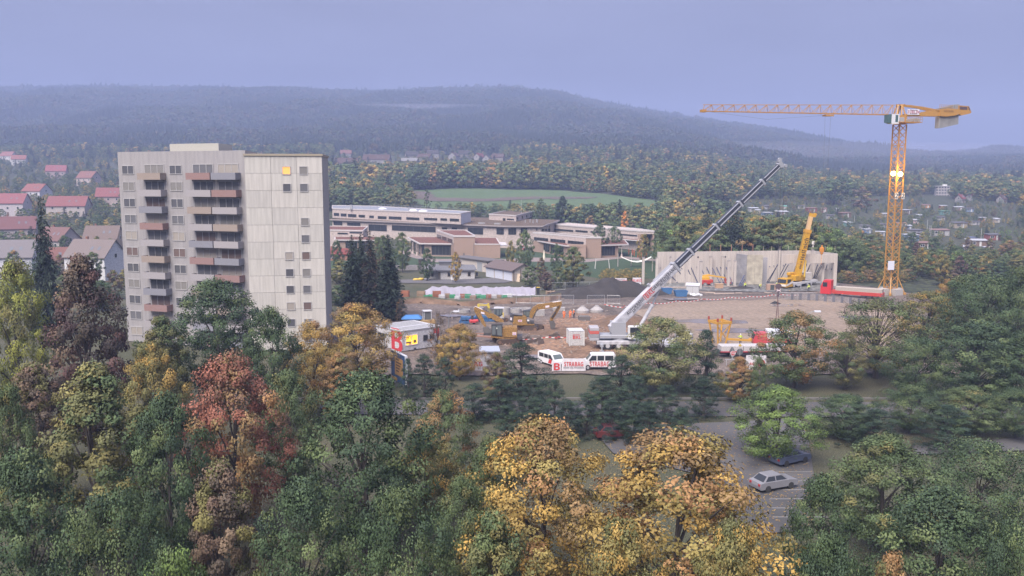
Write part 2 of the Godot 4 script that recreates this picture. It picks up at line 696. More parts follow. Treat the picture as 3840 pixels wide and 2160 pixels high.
# Crown and trunk of one broadleaf tree, 10 m tall before scaling. form: 0 round, 1 oval, 2 spreading, 3 column, 4 bush
func tree_meshes(key: String, seed_: int, form: int, clumps: int, leaves: int, leaf: float, base: Array, tips: Array, tip_share: float, bare := 0.0) -> Array:
	if crowns.has(key):
		return crowns[key]
	var r := RandomNumberGenerator.new()
	r.seed = seed_ * 977 + 5
	var cb: float = [0.12, 0.1, 0.16, 0.06, 0.0, 0.0][form]
	var rad: float = [0.42, 0.33, 0.52, 0.17, 0.6, 0.36][form]
	var cents: Array[Vector3] = []
	var crs := PackedFloat32Array()
	var ccol: Array[Color] = []
	for k in clumps:
		var t := 0.0
		var p := Vector3.ZERO
		var az := TAU * (k * 0.618034 + r.randf() * 0.12)
		t = (k + 0.5) / clumps
		t = clampf(t + r.randf_range(-0.06, 0.06), 0.02, 0.98)
		var prof := 0.0
		match form:
			0: prof = pow(sin(PI * pow(t, 0.85)), 0.6)
			1: prof = pow(sin(PI * pow(t, 0.72)), 0.75)
			2: prof = pow(sin(PI * pow(t, 1.05)), 0.5)
			3: prof = pow(sin(PI * pow(t, 0.8)), 0.5)
			4: prof = pow(maxf(0.0, 1.0 - t * t), 0.5)
			5: prof = pow(1.0 - t, 0.55)
		var depth := sqrt(r.randf_range(0.12, 1.0)) * r.randf_range(0.84, 1.1)
		var lump := 1.0 + 0.22 * sin(az * 3.0 + seed_) * sin(t * 7.0 + seed_)
		p = Vector3(cos(az) * rad * prof * depth * lump, lerpf(cb, 0.97, t), sin(az) * rad * prof * depth * lump)
		cents.append(p * 10.0)
		crs.append(10.0 * rad * r.randf_range(0.15, 0.28) * (0.75 if form == 3 else 1.0) * (1.0 if clumps < 80 else 0.8))
		var is_tip := r.randf() < tip_share * (0.45 + 0.75 * t + 0.5 * sin(az * 2.0 + seed_ * 1.7))
		var pal: Array = tips if is_tip else base
		ccol.append(pal[r.randi() % pal.size()] * r.randf_range(0.75, 1.25) * (1.5 if leaves < 2000 else (1.3 if leaves < 8000 else 1.15)))
	var v := PackedVector3Array()
	var n := PackedVector3Array()
	var c := PackedColorArray()
	var idx := PackedInt32Array()
	var total := leaves
	v.resize(total * 4)
	n.resize(total * 4)
	c.resize(total * 4)
	idx.resize(total * 6)
	var core := Vector3(0, 10.0 * lerpf(cb, 1.0, 0.4), 0)
	for i in total:
		var k := r.randi() % clumps
		var d := Vector3(r.randfn(), r.randfn() * 0.8 + 0.1, r.randfn()).normalized()
		var p := cents[k] + d * crs[k] * sqrt(r.randf_range(0.15, 1.0)) * Vector3(1, 0.75, 1)
		if p.y < 0.05:
			p.y = r.randf_range(0.05, 0.5)
		var out := (p - core).normalized()
		var m := (d * 0.6 + out * 0.7 + Vector3(r.randfn(), r.randfn() + 0.35, r.randfn()) * 0.55).normalized()
		var u := m.cross(Vector3(r.randfn(), r.randfn(), r.randfn())).normalized()
		var w := m.cross(u)
		var s := leaf * r.randf_range(0.6, 1.25)
		var j := i * 4
		v[j] = p + u * s
		v[j + 1] = p + w * s * 0.62 + u * s * 0.1
		v[j + 2] = p - u * s
		v[j + 3] = p - w * s * 0.62 + u * s * 0.1
		var ns := (m * 0.5 + d * 0.5 + out * 0.35).normalized()
		var cc := ccol[k] * r.randf_range(0.85, 1.17)
		for q in 4:
			n[j + q] = ns
			c[j + q] = cc
		var e := i * 6
		idx[e] = j
		idx[e + 1] = j + 2
		idx[e + 2] = j + 1
		idx[e + 3] = j
		idx[e + 4] = j + 3
		idx[e + 5] = j + 2
	var arr := []
	arr.resize(Mesh.ARRAY_MAX)
	arr[Mesh.ARRAY_VERTEX] = v
	arr[Mesh.ARRAY_NORMAL] = n
	arr[Mesh.ARRAY_COLOR] = c
	arr[Mesh.ARRAY_INDEX] = idx
	var crown := ArrayMesh.new()
	crown.add_surface_from_arrays(Mesh.PRIMITIVE_TRIANGLES, arr)
	var b := MB.new()
	var tr := 0.16 if form != 4 else 0.06
	var top := Vector3(r.randf_range(-0.4, 0.4), 6.5, r.randf_range(-0.4, 0.4))
	b.cyl(Vector3(0, -0.6, 0), Vector3(top.x * 0.3, 3.0, top.z * 0.3), tr * 1.5, tr, 7)
	b.cyl(Vector3(top.x * 0.3, 3.0, top.z * 0.3), top, tr, tr * 0.5, 6)
	var limbs := mini(clumps, 16 if leaves > 2500 else 6)
	if bare > 0.0:
		limbs = clumps
	for k in limbs:
		var q: int = k * clumps / limbs
		var tip: Vector3 = cents[q]
		var y0 := clampf(tip.y * 0.55, 1.2, 6.2)
		var st := Vector3(top.x * y0 / 6.5, y0, top.z * y0 / 6.5)
		var mid := st.lerp(tip, 0.5) + Vector3(0, 0.25, 0)
		var lw := tr * (0.45 if bare > 0.0 else 1.0)
		b.cyl(st, mid, lw * 0.5, lw * 0.32, 5)
		b.cyl(mid, tip, lw * 0.32, lw * 0.12, 4)
		if bare > 0.0:
			for g in 5:
				var dir := Vector3(r.randfn(), absf(r.randfn()) + 0.3, r.randfn()).normalized()
				b.cyl(tip, tip + dir * r.randf_range(0.5, 1.2), 0.025, 0.008, 3)
	crowns[key] = [crown, b.mesh()]
	return crowns[key]

# A spruce, 10 m tall: whorls of drooping boughs hung with needle sprays
func spruce_meshes(key: String, seed_: int, sprays: int, base: Array, width := 0.24, gap := 1.0) -> Array:
	if crowns.has(key):
		return crowns[key]
	var r := RandomNumberGenerator.new()
	r.seed = seed_ * 331 + 17
	var v := PackedVector3Array()
	var n := PackedVector3Array()
	var c := PackedColorArray()
	var idx := PackedInt32Array()
	var whorls := 26
	for w in whorls:
		var t := (w + 0.5) / whorls
		var y := 10.0 * lerpf(0.05, 0.985, pow(t, 0.92))
		var len_ := 10.0 * width * pow(1.0 - t, 0.78) + 0.1
		var boughs := 9 if t < 0.7 else 6
		for k in boughs:
			var az := TAU * (k + 0.5 * (w % 2)) / boughs + r.randf_range(-0.2, 0.2)
			var L := len_ * r.randf_range(0.68, 1.16)
			var tone: Color = base[r.randi() % base.size()] * r.randf_range(0.8, 1.2)
			var per := maxi(3, int(sprays * (L / 2.4)))
			for s in per:
				var f := sqrt((s + r.randf()) / per)
				var p := Vector3(cos(az) * L * f, y - 0.35 * L * f * f + 0.12 * f * f * L * f, sin(az) * L * f)
				p += Vector3(r.randfn() * 0.16, r.randfn() * 0.1 - 0.05, r.randfn() * 0.16) * (0.4 + f) * gap
				var out := Vector3(cos(az), 0.3, sin(az)).normalized()
				var m := (out * 0.5 + Vector3(r.randfn() * 0.5, 0.8, r.randfn() * 0.5)).normalized()
				var u := (Vector3(cos(az), -0.35, sin(az)) + Vector3(r.randfn(), r.randfn() * 0.6, r.randfn()) * 0.5).normalized()
				var x := m.cross(u).normalized()
				var q := r.randf_range(0.16, 0.34) * (0.55 + 0.45 * (1.0 - t)) * gap
				var j := v.size()
				v.append(p + u * q * 1.3)
				v.append(p + x * q * 0.5)
				v.append(p - u * q)
				v.append(p - x * q * 0.5)
				var cc := tone * r.randf_range(0.75, 1.3)
				for g in 4:
					n.append(m)
					c.append(cc)
				for g in [0, 2, 1, 0, 3, 2]:
					idx.append(j + g)
	var arr := []
	arr.resize(Mesh.ARRAY_MAX)
	arr[Mesh.ARRAY_VERTEX] = v
	arr[Mesh.ARRAY_NORMAL] = n
	arr[Mesh.ARRAY_COLOR] = c
	arr[Mesh.ARRAY_INDEX] = idx
	var crown := ArrayMesh.new()
	crown.add_surface_from_arrays(Mesh.PRIMITIVE_TRIANGLES, arr)
	var b := MB.new()
	b.cyl(Vector3(0, -0.6, 0), Vector3(0, 9.6, 0), 0.17, 0.02, 7)
	crowns[key] = [crown, b.mesh()]
	return crowns[key]

func kind_meshes(kind: String) -> Array:     # kind = name + level: n near, m middle, f far; a digit picks a variant
	var level := kind[kind.length() - 2]
	var var_: int = int(kind[kind.length() - 1])
	var nm := kind.substr(0, kind.length() - 2)
	var nl: int = {"n": 28000, "m": 7500, "f": 1500}[level]
	var lf: float = {"n": 0.088, "m": 0.16, "f": 0.32}[level]
	var nc: int = {"n": 170, "m": 90, "f": 34}[level]
	var sd := var_ * 7 + hash(nm) % 97
	match nm:
		"green": return tree_meshes(kind, sd, 0, nc, nl, lf, MG, OL, 0.12)
		"dark": return tree_meshes(kind, sd, 0, nc, nl, lf, DG, MG, 0.25)
		"wide": return tree_meshes(kind, sd, 2, nc, nl, lf, DG, MG, 0.4)
		"bright": return tree_meshes(kind, sd, 0, nc, nl, lf, BG, MG, 0.3)
		"pale": return tree_meshes(kind, sd, 0, nc, nl, lf, [Color(0.21, 0.2, 0.085), Color(0.17, 0.17, 0.08)], MG, 0.3)
		"lime": return tree_meshes(kind, sd, 0, nc, nl, lf, [Color(0.24, 0.25, 0.06), Color(0.2, 0.22, 0.06)], OL, 0.35)
		"olive": return tree_meshes(kind, sd, 1, nc, nl, lf, OL, MG, 0.35)
		"yellow": return tree_meshes(kind, sd, 0, nc, nl, lf, OL, YE, 0.75)
		"gold": return tree_meshes(kind, sd, 0, nc, nl, lf, YE, OR, 0.3)
		"orange": return tree_meshes(kind, sd, 1, nc, nl, lf, OL, OR, 0.8)
		"fire": return tree_meshes(kind, sd, 1, nc, nl, lf, FI, OR, 0.3)
		"red": return tree_meshes(kind, sd, 0, nc, nl, lf, OR, RD, 0.75)
		"brown": return tree_meshes(kind, sd, 1, nc, nl, lf, BR, OL, 0.3)
		"purple": return tree_meshes(kind, sd, 1, nc, nl, lf, PU, BR, 0.4)
		"mixed": return tree_meshes(kind, sd, 0, nc, nl, lf, MG, OR, 0.35 if level == "n" else 0.2)
		"turning": return tree_meshes(kind, sd, 0, nc, nl, lf, OL, YE, 0.3)
		"sparse": return tree_meshes(kind, sd, 0, nc * 2 / 3, nl * 2 / 3, lf * 0.85, OL, MG, 0.5, 1.0)
		"bare": return tree_meshes(kind, sd, 1, nc / 2, nl / 7, lf * 0.9, OR, BR, 0.5, 1.0)
		"column": return tree_meshes(kind, sd, 3, nc, nl / 2, lf, MG, DG, 0.4)
		"bush": return tree_meshes(kind, sd, 4, nc / 2, nl / 3, lf * 1.5, MG, OL, 0.4)
		"redbush": return tree_meshes(kind, sd, 4, nc / 2, nl / 3, lf * 1.5, OR, BR, 0.5)
		"yellowbush": return tree_meshes(kind, sd, 4, nc / 2, nl / 3, lf * 1.5, YE, OL, 0.4)
		"darkbush": return tree_meshes(kind, sd, 4, nc / 2, nl / 3, lf * 1.5, DG, PU, 0.3)
		"spruce": return spruce_meshes(kind, sd, {"n": 46, "m": 26, "f": 8}[level], [Color(0.032, 0.05, 0.036), Color(0.045, 0.062, 0.042), Color(0.03, 0.045, 0.034)], 0.21, 1.0 if level != "f" else 1.8)
		"brownspruce": return spruce_meshes(kind, sd, {"n": 40, "m": 22, "f": 8}[level], [Color(0.05, 0.05, 0.038), Color(0.09, 0.06, 0.045), Color(0.04, 0.05, 0.036)], 0.2, 1.0)
		"cypress": return spruce_meshes(kind, sd, {"n": 40, "m": 30, "f": 10}[level], [Color(0.035, 0.058, 0.04), Color(0.045, 0.07, 0.045), Color(0.03, 0.048, 0.036)], 0.36, 1.3)
		"yew": return tree_meshes(kind, sd, 5, nc / 2, nl / 2, lf * 0.9, [Color(0.03, 0.052, 0.036), Color(0.04, 0.062, 0.04), Color(0.026, 0.042, 0.032)], DG, 0.15)
		"pine": return tree_meshes(kind, sd, 1, nc, nl, lf, [Color(0.022, 0.036, 0.026), Color(0.03, 0.045, 0.032)], DG, 0.1)
	return tree_meshes(kind, sd, 0, nc, nl, lf, MG, OL, 0.2)

const SHOWS := {"green": "green", "dark": "dark green", "wide": "dark green spreading", "bright": "bright green", "lime": "yellow green", "pale": "pale olive", "olive": "olive green", "yellow": "yellowing", "gold": "golden yellow", "orange": "orange and olive", "fire": "bright orange", "red": "rust red", "brown": "brown", "purple": "purple brown", "mixed": "green and orange", "turning": "green turning yellow", "sparse": "thin leaved olive", "bare": "nearly bare brown", "column": "slim upright green", "bush": "low green", "redbush": "low reddish", "yellowbush": "low yellow", "darkbush": "low dark", "spruce": "dark spruce", "brownspruce": "brownish spruce", "yew": "dense dark conifer", "pine": "black green pine"}

func plant(kind: String, where: Vector3, hgt: float, wid: float, label: String, group := "", shift := true) -> Node3D:
	var mm := kind_meshes(kind)
	var nm := kind.substr(0, kind.length() - 2)
	var is_bush := nm.ends_with("bush")
	var o := thing("shrub" if is_bush else ("spruce_tree" if nm in ["spruce", "brownspruce"] else "tree"), label, "shrub" if is_bush else "tree", where, rnd(0, TAU), group)
	part(mm[0], "foliage" if is_bush else "crown", leaf_mat(), o)
	part(mm[1], "stem" if is_bush else "trunk", M(Color(0.07, 0.06, 0.055), 0.95), o)
	o.scale = Vector3(wid, hgt, wid) / 10.0
	return o

# a tree whose top shows at (px, py) when it stands at that distance ahead; wpx is the crown's width in the photograph
func tree(px: float, py: float, dist: float, wpx: float, kind: String, label: String, group := "") -> Node3D:
	var top := deep(px, py, dist)
	var gy := terr(top.x, top.z)
	var nm := kind.substr(0, kind.length() - 2)
	var w: float = wpx * dist / FPX
	var unit: float = {"column": 0.38, "spruce": 0.46, "brownspruce": 0.44, "yew": 0.5, "cypress": 0.78, "wide": 0.95, "olive": 0.62, "orange": 0.62, "fire": 0.62, "brown": 0.62, "purple": 0.62, "bare": 0.74, "pine": 0.74}.get(nm, 1.3 if nm.ends_with("bush") else 0.78)
	return plant(kind, Vector3(top.x, gy, top.z), (top.y - gy) * 1.02, w / unit, label, group)

func rank(i: int) -> String:
	return ["first", "second", "third", "fourth", "fifth", "sixth", "seventh", "eighth", "ninth", "tenth", "eleventh", "twelfth"][i] if i < 12 else "%dth" % (i + 1)

func build_trees() -> void:
	# the spruces left of the excavators
	var g := "spruces in front of the school"
	tree(1318, 880, 174, 112, "spruce_n1".replace("_", ""), "leftmost of the four tall spruces before the school", g)
	tree(1352, 874, 180, 105, "sprucen2", "second of the four tall spruces, behind the first one", g)
	tree(1386, 862, 172, 118, "brownsprucen1", "tallest spruce of the four, with a brown dying top", g)
	tree(1456, 878, 170, 132, "sprucen3", "rightmost of the four tall spruces, next to the mud road", g)
	# trees at the near edge of the site, left to right
	g = "trees along the near edge of the site"
	tree(1335, 1140, 112, 300, "goldn2", "golden green tree left of the white office container", g)
	tree(1270, 1325, 96, 170, "orangen1", "low orange tree under the golden tree beside the blue sign", g)
	tree(1722, 1218, 118, 175, "goldn1", "yellow brown tree between office container and grey transformer house", g)
	tree(1640, 1175, 124, 120, "baren1", "nearly bare tree in front of the office container", g)
	tree(1590, 1330, 108, 120, "yewn1", "bushy dark conifer right of the blue sign", g)
	tree(1668, 1335, 107, 95, "yewn2", "dark conifer below the yellow brown tree", g)
	tree(1528, 1345, 106, 70, "yewn3", "thin dark conifer next to the blue sign post", g)
	tree(1950, 1285, 107, 210, "yewn1", "broad dark yew in front of the white van", g)
	tree(1860, 1322, 105, 120, "brownn1", "brownish shrub tree left of the broad yew", g)
	tree(2330, 1330, 106, 170, "yewn2", "dark yew below the crane chassis", g)
	tree(2485, 1195, 111, 330, "palen1", "yellow olive tree hiding the lower half of the white crane", g)
	tree(2650, 1238, 109, 150, "yewn3", "blue green conifer in front of the yellow crane foot", g)
	tree(2775, 1338, 105, 140, "orangen2", "small reddish tree behind the round stop sign", g)
	tree(2850, 1345, 103, 90, "greenn2", "small green tree right of the round stop sign", g)
	tree(2990, 1172, 113, 300, "mixedn1", "round tree with russet top in front of the sand", g)
	tree(3300, 1120, 119, 430, "sparsen1", "thin crowned tree with bare twigs at the foot of the tower crane", g)
	tree(3180, 1250, 112, 190, "sparsen2", "smaller thin crowned tree in front of the sand's right end", g)
	tree(3480, 1095, 138, 240, "turningn2", "yellow topped tree right of the tower crane foot", g)
	tree(3560, 1050, 150, 120, "goldn1", "small golden tree top among the dark trees on the right", g)
	tree(3620, 1030, 146, 170, "greenn1", "bright topped green tree behind the dark trees at right", g)
	tree(3700, 1035, 128, 330, "widen1", "big dark green tree filling the right edge of the site", g)
	tree(3830, 1010, 126, 220, "widen2", "dark green tree cut by the right border of the photo", g)
	tree(3680, 1208, 106, 360, "darkn1", "dense green tree in front of the big dark ones at right", g)
	tree(3450, 1270, 104, 260, "widen3", "dark spreading tree below the thin crowned one", g)
	tree(3840, 1250, 102, 220, "darkn2", "dense green tree low on the right border", g)
	# the gardens and street trees below the balcony
	g = "trees in the gardens below"
	for q in [[50, 985, 92, 260, "limen1", "yellow green tree at the left border"], [300, 965, 84, 330, "purplen1", "tall purple brown tree at the left"], [150, 735, 150, 115, "sprucen2", "very tall slim spruce far left"], [805, 1050, 104, 380, "darkn3", "broad dark green tree in front of the tower block"], [1010, 1160, 92, 230, "darkn1", "dark green tree at the foot of the tower block gable"], [600, 1190, 96, 240, "olivern", "olive tree before the tower block's balconies"], [855, 1330, 64, 420, "redn1", "rust red tree in the lower left"], [350, 1370, 58, 480, "oliven2", "big olive green tree below the purple one"], [620, 1480, 55, 340, "darkn2", "dark tree left of the rust red tree"], [1080, 1390, 72, 260, "greenn1", "green tree right of the rust red tree"], [1370, 1395, 60, 520, "darkn3", "huge dark green tree left of the golden ones"], [1660, 1465, 74, 260, "mixedn2", "green and orange tree between the dark and golden trees"], [1590, 1610, 66, 270, "turningn2", "pale yellow green tree between the huge dark tree and the golden ones"], [1730, 1790, 52, 280, "greenn1", "green tree low between the huge dark tree and the golden ones"], [1840, 1640, 58, 260, "greenn3", "green tree leaning under the golden trees"], [2030, 1580, 53, 600, "goldn2", "big golden tree in the lower middle"], [2540, 1630, 49, 780, "goldn3", "biggest golden tree in front"], [2915, 1450, 82, 320, "brightn2", "bright green round tree by the car park"], [3330, 1640, 62, 460, "greenn2", "green tree right of the car park"], [3690, 1660, 62, 440, "widen1", "dark spreading tree at the lower right"], [3090, 1790, 50, 300, "darkn1", "dark tree below the car park"], [3540, 1840, 46, 560, "darkn2", "dark tree filling the lower right corner"], [3180, 1480, 90, 260, "darkn3", "dark tree behind the car park's right side"], [3420, 1450, 92, 240, "widen2", "spreading tree beyond the grey side road"], [3640, 1450, 92, 260, "greenn1", "green tree beyond the grey side road"], [3820, 1460, 90, 240, "widen3", "spreading tree beyond the side road's far end"], [80, 1700, 46, 420, "darkn1", "dark tree in the lower left corner"], [420, 1850, 42, 460, "widen3", "spreading dark tree on the bottom border at left"], [820, 1730, 46, 360, "brownn1", "brown tree below the rust red one"], [1130, 1800, 44, 420, "darkn2", "dark tree on the bottom border left of middle"], [1500, 1850, 41, 460, "widen2", "dark spreading tree under the huge dark green tree"], [1850, 1930, 39, 420, "oliven1", "olive tree at the bottom of the golden trees"], [2330, 1960, 38, 460, "turningn1", "yellowing tree on the bottom border in the middle"], [2760, 1960, 38, 420, "turningn2", "yellowing tree below the biggest golden one"], [3120, 2010, 37, 360, "darkn3", "dark tree on the bottom border right of middle"], [3820, 1960, 40, 380, "widen1", "spreading tree in the bottom right corner"], [3350, 2080, 36, 300, "orangen1", "orange tree just above the bottom border"], [640, 2060, 36, 360, "brightn1", "light green tree just above the bottom border"], [120, 1360, 70, 300, "brownn1", "brown tree under the yellow green one"], [30, 1450, 60, 220, "greenn2", "green tree low at the left border"], [560, 1290, 80, 260, "turningn1", "faded green tree above the dark lower left trees"], [1170, 1210, 100, 220, "goldn1", "golden tree touching the tower block's right corner"]]:
		tree(q[0], q[1], q[2], q[3], String(q[4]).replace("olivern", "oliven1"), q[5] + (", at the foot of the view" if String(q[5]).split(" ").size() < 5 else ""), g)
	var nh := 0
	for q in [[1780, 1440, 97, 150], [1880, 1415, 98, 150], [1900, 1520, 88, 140], [1990, 1408, 97, 140], [2010, 1490, 92, 150], [2080, 1425, 96, 110], [2130, 1500, 90, 130], [2200, 1470, 92, 130], [2260, 1410, 98, 150], [2290, 1500, 90, 130], [2380, 1405, 97, 150], [2380, 1500, 90, 140], [2430, 1510, 88, 150], [2500, 1440, 96, 140], [2560, 1530, 86, 140], [2640, 1420, 98, 120], [3290, 1530, 86, 180], [3560, 1520, 86, 200]]:
		tree(q[0], q[1], q[2], q[3], "yewn%d" % (1 + nh % 3), "dark conifer of the hedge below the site banners, %s from the left" % rank(nh), "conifer hedge below the site banners")
		nh += 1
	# round the school
	g = "trees in the school grounds"
	for q in [[1415, 890, 255, 56, "mixedm1", "yellow green tree behind the spruces at the school"], [1435, 884, 262, 70, "greenm1", "green tree behind the rightmost spruce"], [1507, 873, 258, 70, "greenm2", "slender lawn tree with pale trunk left of the middle wing"], [1600, 932, 236, 60, "darkm1", "grey green bush tree before the glazed middle wing"], [1708, 945, 232, 44, "goldm1", "small yellow tree at the corner of the brick wing"], [1968, 862, 262, 72, "greenm3", "green tree in front of the school's right entrance"], [1915, 905, 250, 42, "turningm1", "small pale tree with thin trunk on the lawn"], [2090, 915, 248, 60, "darkm2", "dark round tree in front of the long brick wing"], [2150, 925, 222, 112, "olivem1", "big olive tree in the gardens right of the garages"], [2250, 840, 312, 66, "darkm3", "dark tree between the two right school wings"], [2305, 850, 318, 60, "widem1", "spreading tree at the back right school wing"], [2415, 878, 290, 56, "turningm2", "young tree at the end of the back right wing"], [1985, 1000, 224, 70, "greenm1", "bushy tree right of the garages"], [2050, 1020, 216, 60, "purplem1", "purple bush tree beside the big olive tree"], [2095, 1000, 220, 60, "greenm2", "green bush tree left of the big olive tree"], [1975, 955, 240, 50, "darkm1", "dark bush near the two flagpoles"], [2030, 965, 238, 46, "brownm1", "brown shrub beside the folded parasol"], [1262, 900, 262, 50, "darkm2", "tree at the school's left end next to the tower block"], [1275, 975, 230, 90, "olivem2", "olive tree below the red roof at the left"], [1270, 1070, 190, 100, "darkm3", "shady tree under the power line at left"], [1500, 1120, 165, 60, "baren1", "bare brown tree at the mud road's edge"], [2110, 735, 415, 80, "pinem1", "black green pine standing in front of the meadow"], [2027, 742, 420, 50, "columnm1", "upright green tree left of the black pine"], [1600, 705, 440, 34, "columnm2", "slim forked tree at the left of the meadow"]]:
		tree(q[0], q[1], q[2], q[3], q[4], q[5], g)
	for i in 9:
		var p := at(2265 + i * 17.0, 1052 - (i % 3) * 3.0)
		plant("yellowbushm%d" % (1 + i % 2), p, rnd(2.6, 3.4), rnd(3.0, 3.8), "yellow bush of the hedge behind the mirrored banners, %s from the left" % rank(i), "yellow hedge bushes behind the dark heap")
	# belts: behind the school, in the allotments, round the meadow, below the hill
	scatter_belts()

const FIELD := [1505, 716, 1800, 709, 2060, 713, 2250, 727, 2490, 760, 2500, 770, 2380, 788, 2060, 792, 1800, 790, 1600, 780, 1500, 748]
var no_trees: Array = []   # outlines (x, z) kept clear
func clear_here(x: float, z: float) -> bool:
	for o in no_trees:
		if Geometry2D.is_point_in_polygon(Vector2(x, z), o):
			return true
	return false

func ground_poly(pix: Array) -> PackedVector2Array:
	var out := PackedVector2Array()
	for i in range(0, pix.size(), 2):
		var p := ter(pix[i], pix[i + 1])
		out.append(Vector2(p.x, p.z))
	return out

var meadow: PackedVector2Array
var plots: PackedVector2Array
var hamlet: PackedVector2Array
func scatter_belts() -> void:
	var far_kinds := {"green": 2, "dark": 2, "olive": 2, "turning": 2, "orange": 2, "brown": 1, "mixed": 2, "yellow": 1, "bright": 1, "purple": 1, "wide": 1, "spruce": 2, "fire": 1, "column": 1}
	var base := ["green", "dark", "olive", "turning", "green", "olive", "wide", "green", "dark", "olive"]
	var autumn := ["orange", "yellow", "mixed", "brown", "turning", "olive", "mixed", "turning", "brown"]
	meadow = ground_poly(FIELD)
	var fl := gp(3541, 690)
	no_trees = [meadow, PackedVector2Array([Vector2(-110, -338), Vector2(-40, -300), Vector2(58, -300), Vector2(64, -352), Vector2(30, -408), Vector2(-60, -484), Vector2(-128, -484)]), PackedVector2Array([Vector2(fl.x - 14, fl.z - 16), Vector2(fl.x + 14, fl.z - 16), Vector2(fl.x * 0.8 + 9, fl.z * 0.8), Vector2(fl.x * 0.8 - 9, fl.z * 0.8)])]
	var hut_strip := ground_poly([2440, 815, 2560, 770, 2900, 745, 3300, 735, 3860, 770, 3860, 905, 3420, 925, 3080, 890, 2760, 855])
	plots = hut_strip
	hamlet = ground_poly([1245, 640, 1245, 555, 1500, 545, 1880, 575, 1900, 605, 1700, 625])
	var picks := {}
	var spots: Array = []
	var dist := 246.0
	while dist < 1135.0:
		var step := 6.2 + maxf(0.0, dist - 338.0) * 0.0052
		var x := -0.72 * dist
		while x < 0.78 * dist:
			var px := x + rnd(-0.4, 0.4) * step
			var pz := -dist + rnd(-0.45, 0.45) * step
			x += step
			if clear_here(px, pz):
				continue
			var v2 := Vector2(px, pz)
			var hgt := rnd(8.0, 15.0) * (1.0 + 0.25 * fn.get_noise_2d(px * 1.3, pz * 1.3))
			var az := px / dist
			if dist < 338.0 and (az < 0.19 or az > 0.62):
				continue
			if az > 0.19 and dist < 425.0 and not Geometry2D.is_point_in_polygon(v2, plots):
				var pxx := 1920.0 + az * FPX
				var yc := lerpf(802.0, 925.0, smoothstep(2950.0, 3380.0, pxx)) + rnd(0.0, 55.0)
				hgt = minf(hgt * 1.35, EYE - (yc - 678.0) * dist / FPX - terr(px, pz))
				if hgt < 1.5:
					continue
			if Geometry2D.is_point_in_polygon(v2, plots):
				if rng.randf() < 0.3:
					continue
				hgt = rnd(1.4, 4.2)
			elif az < -0.45 and dist < 1000.0:
				if rng.randf() < 0.45:
					continue
				hgt = rnd(3.5, 7.5)
			elif Geometry2D.is_point_in_polygon(v2, hamlet):
				if rng.randf() < 0.6:
					continue
				hgt = rnd(3.5, 8)
			elif dist < 405.0 and az < 0.16 and az > -0.24:
				if dist < 372.0:
					continue
				hgt *= 0.55
			elif az < 0.178 and az > -0.12 and 678.0 + (EYE - terr(px, pz)) * FPX / dist > 722.0 + 45.0 * smoothstep(0.05, 0.178, az):
				var yc := 757.0 + rnd(0.0, 34.0)
				hgt = minf(hgt, EYE - (yc - 678.0) * dist / FPX - terr(px, pz))
				if hgt < 1.2:
					continue
			elif dist > 690.0 and dist < 985.0 and az > -0.225 and az < 0.0:
				var yc := 597.0 + rnd(0.0, 34.0)
				hgt = minf(hgt, EYE - (yc - 678.0) * dist / FPX - terr(px, pz))
				if hgt < 1.5:
					continue
			elif dist > 640.0 and dist < 690.0 and az > -0.25 and az < 0.14:
				hgt = rnd(14, 20)
			var nz := fn.get_noise_2d(px * 1.7 + 70.0, pz * 1.7)
			var nm: String = autumn[rng.randi() % autumn.size()] if nz + rnd(-0.3, 0.3) > 0.3 else base[rng.randi() % base.size()]
			if az > 0.19 and dist < 430.0:
				nm = ["olive", "green", "turning", "olive", "green", "turning", "mixed", "bright", "green"][rng.randi() % 9]
			if rng.randf() < (0.03 if dist < 800.0 else 0.25):
				nm = "spruce"
				hgt *= 1.2
			spots.append([dist / maxf(hgt, 3.0), px, pz, hgt, nm, az])
		dist += step * 0.85
	spots.sort_custom(func(a, b): return a[0] < b[0])
	var places := {}
	for i in mini(190, spots.size()):
		var s: Array = spots[i]
		var zone := "behind the concrete hall" if s[5] > 0.14 and s[2] > -460.0 else ("behind the school roofs" if s[2] > -460.0 and s[5] > -0.2 else ("behind the tower block" if s[5] < -0.2 else ("beside the meadow" if s[5] < 0.2 else "above the allotment huts")))
		s.append(zone)
		var zk: String = s[4] + zone
		if not places.has(zk):
			places[zk] = []
		places[zk].append(s[5])
	for zk in places:
		places[zk].sort()
	for i in spots.size():
		var s: Array = spots[i]
		var key := "%s%s%d" % [s[4], "m" if s[2] > -345.0 else "f", 1 + (i * 7) % far_kinds.get(s[4], 1)]
		var where := Vector3(s[1], terr(s[1], s[2]), s[2])
		var w: float = s[3] * rnd(0.95, 1.3)
		if i < 190:
			var r: int = places[s[4] + s[6]].find(s[5])
			plant(key, where, s[3], w, "%s belt tree %s, %s of its tone from the left" % [SHOWS[s[4]], s[6], rank(r)], "belt trees %s" % s[6])
		else:
			if not picks.has(key):
				picks[key] = []
			picks[key].append(Transform3D(Basis(Vector3.UP, rnd(0, TAU)).scaled(Vector3(w, s[3], w) / 10.0), where))
	for key in picks:
		multi("woodland", kind_meshes(key)[0], leaf_mat(), picks[key], "far trees of one tone in the wooded belt below the hills")

